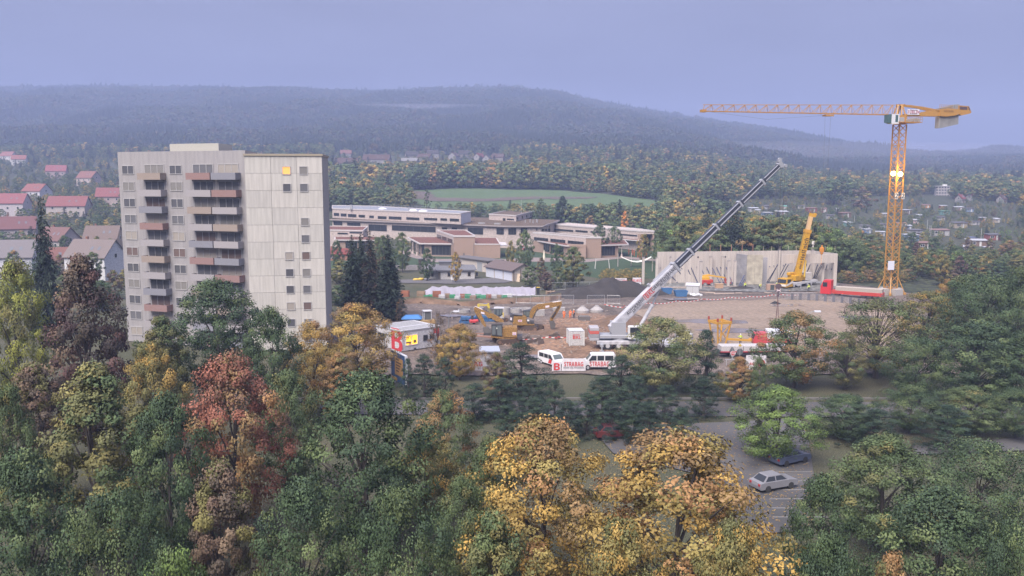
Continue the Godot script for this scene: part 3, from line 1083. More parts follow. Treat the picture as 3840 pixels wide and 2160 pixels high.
# ---------------------------------------------------------------- the site's ground, lawns, roads
func mound(called: String, c: Vector3, rx: float, rz: float, h: float, m: Material, label: String, seed_: float, turn := 0.0, peak := 1.0) -> MeshInstance3D:
	var v := PackedVector3Array()
	var col := PackedColorArray()
	var idx := PackedInt32Array()
	var rings := 16
	var seg := 40
	for j in rings + 1:
		var r := float(j) / rings
		for i in seg:
			var a := TAU * i / seg
			var wob := 1.0 + 0.16 * sin(a * 3.0 + seed_) + 0.1 * sin(a * 7.0 + seed_ * 2.0)
			var x := cos(a) * r * rx * wob
			var z := sin(a) * r * rz * wob
			var y := h * pow(maxf(0.0, 1.0 - pow(r, 1.15)), peak) * (1.0 + 0.35 * fn.get_noise_2d(x * 14.0 + seed_ * 90.0, z * 14.0)) + fn.get_noise_2d(x * 60.0, z * 60.0 + seed_ * 30.0) * 0.16 * (1.0 - r)
			v.append(V(x, y - 0.05, z))
			var g := 0.85 + 0.3 * fn.get_noise_2d(x * 40.0, z * 40.0 + seed_)
			col.append(Color(g, g, g))
	for j in rings:
		for i in seg:
			var a := j * seg + i
			var b := j * seg + (i + 1) % seg
			for q in [a, b, a + seg, b, b + seg, a + seg]:
				idx.append(q)
	var o := solo(grid_mesh(v, col, idx), called, m, label, "heap", c, turn)
	return o

func rut(p: Vector2) -> float:     # wheel tracks that sweep across the dirt
	var a := sin(p.x * 0.9 + p.y * 2.1 + fn.get_noise_2d(p.x * 1.5, p.y * 1.5) * 9.0)
	var b := sin(p.x * 2.6 - p.y * 0.8 + fn.get_noise_2d(p.x * 2.0 + 50.0, p.y * 2.0) * 11.0)
	return maxf(0.0, a - 0.55) * 0.12 + maxf(0.0, b - 0.7) * 0.12

func build_site_ground() -> void:
	var clay := at(2310, 1235)
	var clay2 := at(2150, 1290)
	var site := outline_at([1250, 1335, 1250, 1170, 1400, 1135, 1520, 1122, 1990, 1112, 2330, 1098, 2420, 1085, 2440, 1058, 3060, 1050, 3150, 1062, 3330, 1085, 3500, 1110, 3620, 1150, 3620, 1405, 1400, 1408], 1.0)
	var hf := func(p: Vector2) -> float: return 0.05 + rut(p) + fn.get_noise_2d(p.x * 5.0, p.y * 5.0) * 0.12 + fn.get_noise_2d(p.x * 24.0, p.y * 24.0) * 0.05
	var paths: Array = []
	for q in [[1480, 1165, 1700, 1200, 2000, 1160, 2330, 1150], [1450, 1200, 1640, 1250, 1800, 1310, 2200, 1345], [1700, 1160, 1900, 1158, 2150, 1150, 2440, 1112], [2440, 1112, 2650, 1106, 2850, 1108, 3080, 1100], [1900, 1330, 2150, 1318, 2400, 1330, 2900, 1330], [1560, 1240, 1750, 1170, 1880, 1150, 2060, 1146], [2250, 1150, 2350, 1180, 2300, 1240, 2100, 1330]]:
		var w := outline_at(q)
		var pl := PackedVector2Array()
		for i in 31:
			pl.append(w[0].bezier_interpolate(w[1], w[2], w[3], i / 30.0))
		paths.append(pl)
	var cf := func(p: Vector2) -> Color:
		var tr := 1.0
		for pl in paths:
			for i in 30:
				var t := Geometry2D.get_closest_point_to_segment(p, pl[i], pl[i + 1]).distance_to(p)
				if t < 2.2:
					tr = minf(tr, 0.68 + 0.32 * smoothstep(0.2, 0.75, absf(t - 1.0)))
		var k := fn.get_noise_2d(p.x * 4.0 + 20.0, p.y * 4.0) * 0.5 + 0.5
		var c := Color(0.15, 0.118, 0.1).lerp(Color(0.24, 0.19, 0.16), k)
		var d := minf((p - Vector2(clay.x, clay.z)).length() / 17.0, (p - Vector2(clay2.x, clay2.z)).length() / 12.0) + fn.get_noise_2d(p.x * 8.0, p.y * 8.0) * 0.5
		c = c.lerp(Color(0.33, 0.2, 0.125), 1.0 - smoothstep(0.7, 1.15, d))
		return c * tr * (1.08 - rut(p) * 5.5 + fn.get_noise_2d(p.x * 3.0, p.y * 26.0) * 0.25)
	struct(sheet(site, 0.6, hf, cf), "construction_ground", M(Color.WHITE, 0.92, 0.0, "mud", 0.09))
	var sand := outline_at([2395, 1180, 2440, 1150, 2560, 1136, 2760, 1130, 2960, 1124, 3160, 1132, 3310, 1152, 3440, 1190, 3460, 1300, 3150, 1330, 2900, 1318, 2560, 1300, 2430, 1262], 1.2)
	struct(sheet(sand, 0.9, func(p: Vector2) -> float: return 0.2 + fn.get_noise_2d(p.x * 2.0, p.y * 9.0) * 0.05 + fn.get_noise_2d(p.x * 16.0, p.y * 16.0) * 0.03, func(p: Vector2) -> Color:
		var k := fn.get_noise_2d(p.x * 1.6, p.y * 7.0 + 40.0) * 0.5 + 0.5
		return Color(0.22, 0.165, 0.12).lerp(Color(0.32, 0.25, 0.19), k)), "sand_ground", M(Color.WHITE, 0.8, 0.0, "soft", 0.12))
	for q in [[2475, 1206, 2640, 1200, 2790, 1204, 2800, 1216, 2690, 1220, 2560, 1214], [2590, 1240, 2750, 1234, 2860, 1240, 2840, 1254, 2700, 1252], [3150, 1192, 3260, 1188, 3300, 1198, 3200, 1204], [2880, 1145, 2990, 1142, 3020, 1150, 2900, 1153], [2420, 1245, 2480, 1240, 2500, 1252, 2440, 1256], [1640, 1186, 1720, 1182, 1760, 1190, 1680, 1194], [1840, 1160, 1930, 1157, 1960, 1163, 1870, 1167], [2480, 1124, 2600, 1120, 2640, 1126, 2520, 1130], [1930, 1340, 2060, 1332, 2100, 1342, 1980, 1350]]:
		struct(sheet(outline_at(q, 0.5), 1.0, func(_p: Vector2) -> float: return 0.245, func(_p: Vector2) -> Color: return Color(0.2, 0.165, 0.15)), "puddle_water", M(Color(1, 1, 1), 0.12))
	var stone := MB.new()
	stone.ball(Vector3.ZERO, V(1, 0.6, 0.8), 6, 4)
	var put := []
	for i in 900:
		var q := at(rnd(1480, 2420), rnd(1128, 1330)) if i % 3 else at(rnd(2100, 2420), rnd(1180, 1300))
		put.append(Transform3D(Basis(Vector3.UP, rnd(0, 6)).scaled(Vector3.ONE * rnd(0.05, 0.26)), q + V(0, 0.12, 0)))
	multi("rubble", stone.mesh(), M(Color(0.25, 0.2, 0.17), 0.95), put, "stones and clods strewn over the dirt")
	var slab := outline_at([2462, 1088, 2470, 1064, 3040, 1056, 3150, 1066, 3120, 1092, 2860, 1098], 0.0)
	struct(sheet(slab, 3.0, func(_p: Vector2) -> float: return 0.22, func(p: Vector2) -> Color: return Color(0.22, 0.22, 0.21) * (1.0 + 0.3 * fn.get_noise_2d(p.x * 4.0, p.y * 4.0))), "hall_floor", M(Color.WHITE, 0.8, 0.0, "blotch", 0.1))
	# earth bank along the cut, weeds behind it
	var b := PackedVector3Array()
	var bc := PackedColorArray()
	var bi := PackedInt32Array()
	var line := [[1440, 1150], [1500, 1142], [1560, 1138], [1640, 1142], [1760, 1150], [1860, 1142], [1960, 1136], [2060, 1132], [2110, 1120]]
	var n := 0
	for i in line.size() - 1:
		var p := at(line[i][0], line[i][1])
		var q := at(line[i + 1][0], line[i + 1][1])
		for s in 12:
			var f := p.lerp(q, s / 12.0)
			for k in 7:
				var hh: float = [0.0, 0.45, 0.95, 1.25, 1.2, 0.7, 0.0][k] * (1.0 + 0.35 * fn.get_noise_2d(f.x * 12.0, k * 30.0))
				var zz: float = [0.0, -0.35, -0.8, -1.4, -2.4, -3.4, -5.0][k] + fn.get_noise_2d(f.x * 20.0, k * 60.0 + 9.0) * 0.5
				b.append(V(f.x, hh, f.z + zz))
				var t := fn.get_noise_2d(f.x * 30.0, k * 25.0)
				bc.append((Color(0.34, 0.22, 0.15) if k < 3 else Color(0.12, 0.13, 0.07)) * (1.0 + t * 0.5))
			n += 1
	for i in n - 1:
		for k in 6:
			var a := i * 7 + k
			for q in [a, a + 7, a + 1, a + 1, a + 7, a + 8]:
				bi.append(q)
	struct(grid_mesh(b, bc, bi), "earth_bank_ground", M(Color.WHITE, 0.95, 0.0, "dirt", 0.4))
	# lawns and paths in front of the school
	var grass := func(p: Vector2) -> Color: return Color(0.045, 0.1, 0.035).lerp(Color(0.075, 0.125, 0.05), fn.get_noise_2d(p.x * 6.0, p.y * 6.0) * 0.5 + 0.5)
	var weeds := func(p: Vector2) -> Color: return Color(0.08, 0.1, 0.045).lerp(Color(0.16, 0.14, 0.085), fn.get_noise_2d(p.x * 7.0, p.y * 7.0) * 0.5 + 0.5)
	struct(sheet(outline_at([1240, 1180, 1240, 1010, 1480, 1000, 2000, 1010, 2450, 1030, 2462, 1075, 2330, 1105, 1990, 1118, 1520, 1130, 1400, 1142], 0.8), 1.5, func(p: Vector2) -> float: return 0.0 + fn.get_noise_2d(p.x * 12.0, p.y * 12.0) * 0.12, weeds), "weedy_ground", M(Color.WHITE, 0.95, 0.0, "dirt", 0.5))
	struct(sheet(outline_at([1240, 1015, 1240, 905, 1500, 895, 1700, 920, 1900, 920, 2300, 930, 2480, 905, 2560, 930, 2480, 1045, 2250, 1045, 1980, 1000, 1700, 992, 1480, 995], 0.0), 2.0, func(_p: Vector2) -> float: return 0.06, grass), "lawn", M(Color.WHITE, 0.95, 0.0, "dirt", 0.3))
	struct(sheet(outline_at([1470, 935, 1530, 934, 1560, 955, 1640, 972, 1900, 972, 1990, 966, 2200, 972, 2340, 962, 2480, 975, 2480, 982, 2330, 970, 2200, 984, 1980, 982, 1900, 986, 1620, 984, 1540, 965], 0.0), 2.0, func(_p: Vector2) -> float: return 0.085, func(p: Vector2) -> Color: return Color(0.3, 0.24, 0.22)), "school_path", M(Color.WHITE, 0.9, 0.0, "fine", 0.5))
	struct(sheet(outline_at([1470, 1062, 1480, 1050, 1700, 1050, 1900, 1042, 1960, 1046, 1900, 1062, 1700, 1066], 0.4), 1.5, func(_p: Vector2) -> float: return 0.16, func(p: Vector2) -> Color: return Color(0.16, 0.15, 0.155)), "yard_path", M(Color.WHITE, 0.9, 0.0, "fine", 0.5))
	# below the balcony: gardens, a street, a car park
	struct(sheet(PackedVector2Array([Vector2(-90, -30), Vector2(-125, -200), Vector2(-70, -200), Vector2(-42, -150), Vector2(-30, -124), Vector2(60, -122), Vector2(80, -118), Vector2(110, -140), Vector2(130, -120), Vector2(60, -30)]), 2.5, func(p: Vector2) -> float: return -0.12 + fn.get_noise_2d(p.x * 5.0, p.y * 5.0) * 0.1, weeds), "garden_lawn", M(Color.WHITE, 0.95, 0.0, "dirt", 0.3))
	var tar := func(p: Vector2) -> Color: return Color(0.1, 0.097, 0.1) * (1.0 + 0.3 * fn.get_noise_2d(p.x * 1.5, p.y * 1.5) + 0.6 * fn.get_noise_2d(p.x * 6.0, p.y * 6.0))
	struct(sheet(PackedVector2Array([Vector2(-30, -106.5), Vector2(-20, -99.5), Vector2(96, -97), Vector2(96, -104)]), 3.0, func(_p: Vector2) -> float: return 0.02, tar), "street", M(Color.WHITE, 0.85, 0.0, "fine", 0.6))
	struct(sheet(outline_at([2210, 1600, 2560, 1590, 3000, 1570, 3030, 1640, 3060, 1830, 3010, 1990, 2780, 2010, 2700, 1800, 2300, 1700], 0.0), 3.0, func(_p: Vector2) -> float: return 0.03, tar), "car_park_ground", M(Color.WHITE, 0.85, 0.0, "fine", 0.6))
	struct(sheet(outline_at([3420, 1672, 3840, 1640, 3900, 1640, 3900, 1690, 3840, 1690, 3440, 1705], 0.0), 3.0, func(_p: Vector2) -> float: return 0.035, tar), "side_road", M(Color.WHITE, 0.85, 0.0, "fine", 0.6))
	for k in 9:
		var ln := MB.new()
		var p := at(2850.0 + k * 6.0, 1668.0 + k * 34.0)
		ln.box(p.x, p.x + 4.6, 0.034, 0.04, p.z - 0.06, p.z + 0.06)
		struct(ln, "parking_line_marking", M(Color(0.2, 0.2, 0.2), 0.8))
	var lf := MB.new()
	lf.quad(V(0.1, 0, 0), V(0, 0.02, 0.06), V(-0.1, 0, 0), V(0, 0.02, -0.06))
	for t in [[YE[0], "yellow"], [OR[1], "brown"]]:
		var fallen := []
		for k in 1600:
			var q := at(rnd(2210, 3050), rnd(1585, 1990)) if k % 3 else V(rnd(-28, 90), 0, rnd(-106, -98))
			fallen.append(Transform3D(Basis(Vector3.UP, rnd(0, 6)), q + V(0, 0.05, 0)))
		multi("fallen_leaves", lf.mesh(), M(t[0], 0.8), fallen, "%s leaves fallen on the street and the car park" % t[1])
	var kb := MB.new()
	kb.box(-30, 96, -0.1, 0.14, -107.0, -106.75)
	struct(kb, "street_kerb", M(Color(0.14, 0.135, 0.13), 0.9))
	# the meadow and its dry strips, on the slope
	var onland := func(up: float) -> Callable: return func(p: Vector2) -> float: return terr(p.x, p.y) + up
	struct(sheet(meadow_outline(), 6.0, onland.call(0.35), func(p: Vector2) -> Color: return Color(0.072, 0.13, 0.048).lerp(Color(0.105, 0.15, 0.06), fn.get_noise_2d(p.x * 1.2, p.y * 4.0) * 0.5 + 0.5)), "meadow_land", M(Color.WHITE, 0.95, 0.0, "soft", 0.05), "structure", "bright green meadow between the tree belts")
	for q in [[1560, 741, 1800, 748, 2000, 740, 2130, 742, 2240, 741, 2240, 746, 2100, 749, 1990, 750, 1800, 760, 1580, 757], [1540, 716, 1600, 722, 1640, 742, 1560, 750]]:
		struct(sheet(roughened(ground_poly(q), 3.0), 5.0, onland.call(0.6), func(p: Vector2) -> Color: return Color(0.24, 0.19, 0.15).lerp(Color(0.16, 0.12, 0.1), fn.get_noise_2d(p.x * 4.0, p.y * 4.0) * 0.5 + 0.5)), "stubble_ground", M(Color.WHITE, 0.95, 0.0, "dirt", 0.1))
	# heaps
	var dark_soil := M(Color(0.085, 0.075, 0.072), 0.95, 0.0, "dirt", 0.5)
	var clay_m := M(Color(0.3, 0.19, 0.125), 0.92, 0.0, "dirt", 0.35)
	mound("soil_heap", at(2300, 1106), 11.5, 6.5, 4.3, dark_soil, "big dark heap of topsoil behind the wire fence", 1.0, 0.0, 0.85)
	mound("soil_heap", at(2180, 1112), 9.0, 5.0, 2.3, dark_soil, "lower left shoulder of the dark topsoil heap", 3.0, 0.2, 0.9)
	mound("clay_heap", at(2330, 1215), 7.5, 4.0, 1.9, clay_m, "brown clay heap below the crane's boom", 2.0)
	mound("clay_heap", at(2445, 1225), 5.0, 3.0, 1.4, clay_m, "smaller brown clay heap right of the crane's lift cylinder", 5.0)
	mound("clay_heap", at(2120, 1250), 8.0, 4.0, 0.9, clay_m, "flat clay spoil between the excavators and the white container", 4.0)
	mound("clay_heap", at(2210, 1262), 6.0, 4.0, 0.8, clay_m, "low clay spoil right behind the white container", 6.0)
	mound("gravel_heap", at(2905, 1142), 1.7, 1.0, 0.8, M(Color(0.06, 0.06, 0.065), 0.95, 0.0, "dirt", 0.6), "small dark gravel pile on the far edge of the sand", 7.0)
	mound("soil_heap", at(2780, 1084), 5.0, 1.6, 0.9, dark_soil, "low dark spoil at the foot of the beige wall panels", 8.0)
	mound("clay_heap", at(2890, 1197), 2.2, 0.9, 0.35, clay_m, "flat brown lump on the wet sand", 9.0)

func meadow_outline() -> PackedVector2Array:
	return roughened(ground_poly(FIELD), 2.0)

# ---------------------------------------------------------------- buildings
func face(a: Vector3, b: Vector3) -> Transform3D:      # a wall's own frame: x along the wall, z towards the viewer
	var d := b - a
	return Transform3D(Basis(Vector3.UP, atan2(-d.z, d.x)), a)

func onf(f: Transform3D, px: float, py: float, z := 0.0) -> Vector2:   # a pixel's place on that wall
	var inv := f.affine_inverse()
	var o := inv * V(0, EYE, 0)
	var d := inv.basis * ray(px, py)
	var t := (z - o.z) / d.z
	return Vector2(o.x + d.x * t, o.y + d.y * t)

func set_on(o: Node3D, f: Transform3D) -> Node3D:        # give a part the frame of a wall
	var par: Node3D = o.get_parent()
	o.transform = par.transform.affine_inverse() * f
	return o

func prism(b: MB, pts: Array, y0: float, y1: float) -> void:
	var n := pts.size()
	for i in n:
		var p: Vector3 = pts[i]
		var q: Vector3 = pts[(i + 1) % n]
		b.quad(V(p.x, y0, p.z), V(q.x, y0, q.z), V(q.x, y1, q.z), V(p.x, y1, p.z))
	for i in range(1, n - 1):
		b.tri(V(pts[0].x, y1, pts[0].z), V(pts[i].x, y1, pts[i].z), V(pts[i + 1].x, y1, pts[i + 1].z))
		b.tri(V(pts[0].x, y0, pts[0].z), V(pts[i + 1].x, y0, pts[i + 1].z), V(pts[i].x, y0, pts[i].z))

func grown(pts: Array, by: float) -> Array:              # a footprint widened on all sides
	var p2 := PackedVector2Array()
	for p in pts:
		p2.append(Vector2(p.x, p.z))
	var g := Geometry2D.offset_polygon(p2, by, Geometry2D.JOIN_MITER)
	var out := []
	for p in g[0]:
		out.append(V(p.x, 0, p.y))
	return out

var GLASS: StandardMaterial3D
var FRAME: StandardMaterial3D

func window_at(parent: Node3D, f: Transform3D, x0: float, x1: float, y0: float, y1: float, panes: int, called := "window", fm: Material = null, gm: Material = null) -> MeshInstance3D:
	var b := MB.new()
	var e := minf(0.09, (x1 - x0) * 0.08)
	b.box(x0, x1, y0, y0 + e, 0.004, 0.1)
	b.box(x0, x1, y1 - e, y1, 0.004, 0.1)
	for i in panes + 1:
		var xx := lerpf(x0, x1 - e, float(i) / panes)
		b.box(xx, xx + e, y0 + e + 0.002, y1 - e - 0.002, 0.004, 0.098)
	var o := part(b, called, fm if fm else FRAME, parent)
	set_on(o, f)
	for i in panes:
		var g := MB.new()
		var a := lerpf(x0, x1 - e, float(i) / panes) + e
		var z := lerpf(x0, x1 - e, float(i + 1) / panes)
		g.box(a + 0.002, z - 0.002, y0 + e + 0.004, y1 - e - 0.004, 0.006, 0.05)
		part(g, "pane", gm if gm else GLASS, o)
	return o

func win(parent: Node3D, f: Transform3D, px0: float, py0: float, px1: float, py1: float, panes := 1) -> MeshInstance3D:
	var a := onf(f, px0, py0)
	var c := onf(f, px1, py1)
	return window_at(parent, f, a.x, c.x, minf(a.y, c.y), maxf(a.y, c.y), panes)

func build_tower_block() -> void:
	GLASS = M(Color(0.028, 0.032, 0.038), 0.1)
	FRAME = M(Color(0.08, 0.08, 0.085), 0.5)
	var corner := V((927.0 - 1920.0) / FPX * 138.0, 0, -138)
	var right := V((1215.0 - 1920.0) / FPX * 139.5, 0, -139.5)
	var left := V((452.0 - 1920.0) / FPX * 146.0, 0, -146)
	var back := V(-1.6, 0, -12)
	var o := thing("apartment_tower", "pale twelve storey apartment tower with balcony front and blank gable", "building", corner)
	var H := 32.0
	var wall := streaky(M(Color(0.5, 0.48, 0.445), 0.9, 0.0, "faint", 0.3), 0.3)
	var b := MB.new()
	b.xf = Transform3D(Basis.IDENTITY, -corner)
	var inn := V(0, 0, -0.12)
	prism(b, [corner + inn, right + inn, right + back, corner + back], 0.0, H)
	part(b, "gable_wall", M(Color(0.3, 0.29, 0.27), 0.9), o)
	var gw := corner.distance_to(right)
	for k in 12:
		for c in 3:
			b = MB.new()
			b.box(gw * c / 3.0 + 0.02, gw * (c + 1) / 3.0 - 0.02, maxf(0.0, H - 2.79 * (k + 1)) + 0.02, H - 2.79 * k - 0.02, -0.11, 0)
			set_on(part(b, "wall_panel", [wall, streaky(M(Color(0.475, 0.455, 0.425), 0.9, 0.0, "faint", 0.31), 0.31), streaky(M(Color(0.52, 0.495, 0.46), 0.9, 0.0, "faint", 0.29), 0.29)][(k * 5 + c * 7) % 3], o), face(corner, right))
	b = MB.new()
	b.xf = Transform3D(Basis.IDENTITY, -corner)
	var lf := left + V(0, 0, -0.6)
	var cf := corner + V(-0.02, 0, -0.6)
	prism(b, [lf, cf, cf + back, lf + back], 0.0, H + 0.9)
	part(b, "front_wall", streaky(M(Color(0.31, 0.295, 0.3), 0.9, 0.0, "faint", 0.28), 0.28), o)
	b = MB.new()
	b.xf = Transform3D(Basis.IDENTITY, -corner)
	prism(b, grown([corner, right, right + back, corner + back], 0.15), H + 0.003, H + 0.35)
	part(b, "roof_edge", M(Color(0.3, 0.26, 0.2), 0.7), o)
	b = MB.new()
	b.xf = Transform3D(Basis.IDENTITY, -corner)
	prism(b, [lf.lerp(cf, 0.35) + V(0, 0, -4), lf.lerp(cf, 0.74) + V(0, 0, -4), lf.lerp(cf, 0.74) + V(0, 0, -11), lf.lerp(cf, 0.35) + V(0, 0, -11)], H + 0.903, H + 2.3)
	part(b, "lift_house", M(Color(0.36, 0.35, 0.31), 0.9), o)
	var fg := face(corner, right)
	var ff := face(lf, cf)
	var white_frame := M(Color(0.4, 0.39, 0.39), 0.5)
	var shades := [M(Color(0.09, 0.09, 0.1), 0.12), M(Color(0.2, 0.19, 0.18), 0.35), M(Color(0.09, 0.09, 0.1), 0.15), M(Color(0.13, 0.13, 0.14), 0.3), M(Color(0.3, 0.27, 0.24), 0.5), M(Color(0.14, 0.1, 0.09), 0.4)]
	var lit := glow(Color(1.0, 0.66, 0.36), 0.11)
	for k in 11:
		var y := H - 3.0 - k * 2.79
		for c in 2:
			var gx := onf(fg, 1058.0 + c * 64.0, 640.0).x
			if not (k == 2 or (k == 3 and c == 0) or k == 4 and c == 0):
				window_at(o, fg, gx, gx + 1.35, y, y + 1.35, 1, "window", white_frame, lit if k == 0 and c == 0 else shades[(k * 2 + c) % 6])
		var fw := lf.distance_to(cf)
		var bays := 5
		for c in bays:
			var x0 := 0.6 + c * (fw - 1.0) / bays
			var w := (fw - 1.0) / bays - 0.9
			if c == 0 or c == 2:
				window_at(o, ff, x0 + 0.2, x0 + 0.2 + w * 0.62, y + 0.1, y + 1.6, 2, "window", white_frame, shades[(k * 7 + c * 3) % 6])
			else:
				window_at(o, ff, x0, x0 + w, y - 0.6, y + 1.75, 3, "balcony_door", white_frame, shades[(k * 5 + c) % 6])
				var m := MB.new()
				m.box(x0 - 0.35, x0 + w + 0.35, y - 0.82, y - 0.64, 0.004, 1.5)
				m.box(x0 - 0.35, x0 + w + 0.35, y - 0.64, y + 0.3, 1.42, 1.5)
				m.box(x0 - 0.35, x0 - 0.27, y - 0.64, y + 0.3, 0.01, 1.415)
				m.box(x0 + w + 0.27, x0 + w + 0.35, y - 0.64, y + 0.3, 0.01, 1.415)
				var tone: Color = [Color(0.3, 0.28, 0.29), Color(0.24, 0.15, 0.14), Color(0.27, 0.22, 0.19), Color(0.2, 0.2, 0.23), Color(0.3, 0.28, 0.29)][(k * 3 + c * 2) % 5]
				set_on(part(m, "balcony", M(tone, 0.8), o), ff)

func gable_house(called: String, where: Vector3, w: float, d: float, h: float, rh: float, wall: Color, roof: Color, turn: float, label: String, group := "", category := "house", cols := 3, lit_window := false) -> Node3D:
	var o := thing(called, label, category, where, turn, group)
	var b := MB.new()
	b.box(-w / 2, w / 2, -1.5, h, -d / 2, d / 2)
	for s in [-1.0, 1.0]:                       # the two gable triangles
		b.tri(V(s * w / 2, h, d / 2), V(s * w / 2, h, -d / 2), V(s * w / 2, h + rh, 0))
	part(b, "wall", M(wall, 0.9, 0.0, "soft", 0.3), o)
	b = MB.new()
	var ov := 0.45
	var sl := rh / (d / 2)
	for s in [-1.0, 1.0]:
		var e := V(0, h - ov * sl, s * (d / 2 + ov))
		var r := V(0, h + rh, 0)
		var x := V(w / 2 + ov, 0, 0)
		var t := V(0, 0.22, 0)
		b.hexa([e - x, e + x, r + x, r - x, e - x + t, e + x + t, r + x + t, r - x + t])
	var rf := part(b, "roof", M(roof, 0.85, 0.0, "fine", 0.8), o)
	b = MB.new()
	b.box(-w * 0.25 - 0.3, -w * 0.25 + 0.3, h + rh * 0.4, h + rh + 0.9, -0.3 - d * 0.1, 0.3 - d * 0.1)
	part(b, "chimney", M(Color(0.24, 0.12, 0.09), 0.9), rf)
	if rh > 2.0:
		b = MB.new()
		for k in 2:
			var zz := d * 0.27
			var yy := h + rh - sl * zz + 0.26
			var xx := w * (0.18 * k + 0.05)
			var n := V(0, 0.5, sl * -0.5)
			b.quad(V(xx, yy - sl * 0.5, zz + 0.5), V(xx + 0.8, yy - sl * 0.5, zz + 0.5), V(xx + 0.8, yy + sl * 0.5, zz - 0.5), V(xx, yy + sl * 0.5, zz - 0.5))
		part(b, "skylight", M(Color(0.12, 0.13, 0.15), 0.3), rf)
	var f := Transform3D(Basis.from_euler(V(0, turn, 0)), where) * Transform3D(Basis.IDENTITY, V(0, 0, d / 2))
	var floors := maxi(1, int(h / 2.7))
	for k in floors:
		for c in cols:
			var x := -w / 2 + w * (c + 0.5) / cols
			if k == 0 and c == cols / 2:
				var db := MB.new()
				db.box(x - 0.5, x + 0.5, 0, 2.1, d / 2 + 0.004, d / 2 + 0.07)
				part(db, "door", M(Color(0.14, 0.09, 0.06), 0.6), o)
			else:
				window_at(o, f, x - 0.6, x + 0.6, k * 2.7 + 0.9, minf(k * 2.7 + 2.2, h - 0.1), 1, "window", M(Color(0.6, 0.6, 0.6), 0.5))
	for s in [0, 1]:                            # windows of the gable ends
		var fs := Transform3D(Basis.from_euler(V(0, turn, 0)), where) * Transform3D(Basis(Vector3.UP, PI / 2 * (1 - 2 * s)), V(w / 2 * (1 - 2 * s), 0, 0))
		window_at(o, fs, -0.6, 0.6, h - 0.6 if rh > 2.5 else h - 1.7, h + 0.7 if rh > 2.5 else h - 0.4, 1, "window", M(Color(0.6, 0.6, 0.6), 0.5))
	return o

func build_left_houses() -> void:
	var g := "houses left of the apartment tower"
	var rows := [
		[70, 560, 880.0, 13, 10, 6.5, 4, Color(0.62, 0.6, 0.58), Color(0.3, 0.12, 0.1), 0.3, "pale gabled house high on the slope at the left border"],
		[135, 655, 560.0, 14, 11, 6, 4.5, Color(0.64, 0.62, 0.66), Color(0.28, 0.11, 0.1), -0.25, "white house with red tiled roof below the highest house at left"],
		[255, 705, 470.0, 20, 11, 5.5, 5, Color(0.5, 0.44, 0.42), Color(0.27, 0.1, 0.1), 0.12, "long house with dull red roof behind the slim spruce"],
		[60, 780, 380.0, 15, 11, 6, 5, Color(0.42, 0.36, 0.36), Color(0.2, 0.09, 0.09), 0.4, "dark red roofed house at the left border"],
		[215, 835, 320.0, 12, 10, 6, 4.5, Color(0.45, 0.4, 0.4), Color(0.2, 0.11, 0.1), -0.35, "brown roofed house right of the slim spruce"],
		[385, 820, 330.0, 12, 10, 6, 4.5, Color(0.66, 0.5, 0.36), Color(0.2, 0.15, 0.13), 0.15, "ochre house next to the apartment tower"],
		[45, 985, 250.0, 14, 10, 6, 4.5, Color(0.64, 0.64, 0.7), Color(0.22, 0.2, 0.21), 0.2, "white house with grey roof low at the left border"],
		[360, 975, 245.0, 13, 10, 6.5, 4.5, Color(0.66, 0.66, 0.68), Color(0.22, 0.18, 0.17), -0.2, "white house with flat windows beside the tower's balconies"],
		[30, 545, 960.0, 15, 10, 6.5, 4.5, Color(0.6, 0.57, 0.57), Color(0.3, 0.13, 0.12), -0.2, "topmost house with red roof at the left border"],
		[210, 600, 760.0, 16, 11, 6.5, 5, Color(0.52, 0.4, 0.4), Color(0.3, 0.1, 0.11), 0.3, "pinkish house with red roof high on the slope at left"],
		[330, 610, 690.0, 15, 11, 6, 5, Color(0.5, 0.42, 0.4), Color(0.26, 0.12, 0.1), -0.3, "red roofed house uphill of the ochre one"],
		[40, 690, 470.0, 16, 11, 7, 5, Color(0.55, 0.5, 0.52), Color(0.3, 0.11, 0.12), 0.1, "tall pale house with red roof at the left border"],
		[410, 700, 520.0, 14, 11, 6, 5, Color(0.5, 0.4, 0.38), Color(0.28, 0.1, 0.1), 0.25, "house with red roof peeping out beside the tower"],
		[215, 985, 260.0, 10, 9, 4, 3.5, Color(0.4, 0.36, 0.33), Color(0.24, 0.11, 0.09), 0.5, "small house with red roof between two white ones"]]
	for q in rows:
		var p := deep(q[0], q[1], q[2])
		gable_house("house", V(p.x, maxf(terr(p.x, p.z), 0.0), p.z), q[3], q[4], q[5], q[6], q[7], q[8], q[9], q[10], g)
	# trees between those houses
	for i in 26:
		var dist := 170.0 + 160.0 * (i / 26.0)
		var px := 20.0 + fmod(i * 173.0, 470.0)
		var x := (px - 1920.0) / FPX * dist
		var nm: String = ["olive", "turning", "dark", "green", "mixed", "brown", "darkbush"][i % 7]
		plant("%sm1" % nm if nm in ["brown", "darkbush"] else "%sm%d" % [nm, 1 + i % 2], V(x, -0.2, -dist), rnd(5, 9), rnd(6, 9), "%s tree among the houses left of the tower, %s from the balcony" % [SHOWS[nm], rank(i)], "trees among the houses at left")

# ---------------------------------------------------------------- the school
func gp(px: float, dist: float) -> Vector3:     # a place on the level at that column of the photograph and distance
	return V((px - 1920.0) / FPX * (dist * cos(PITCH) + 28.0 * sin(PITCH)), 0, -dist)

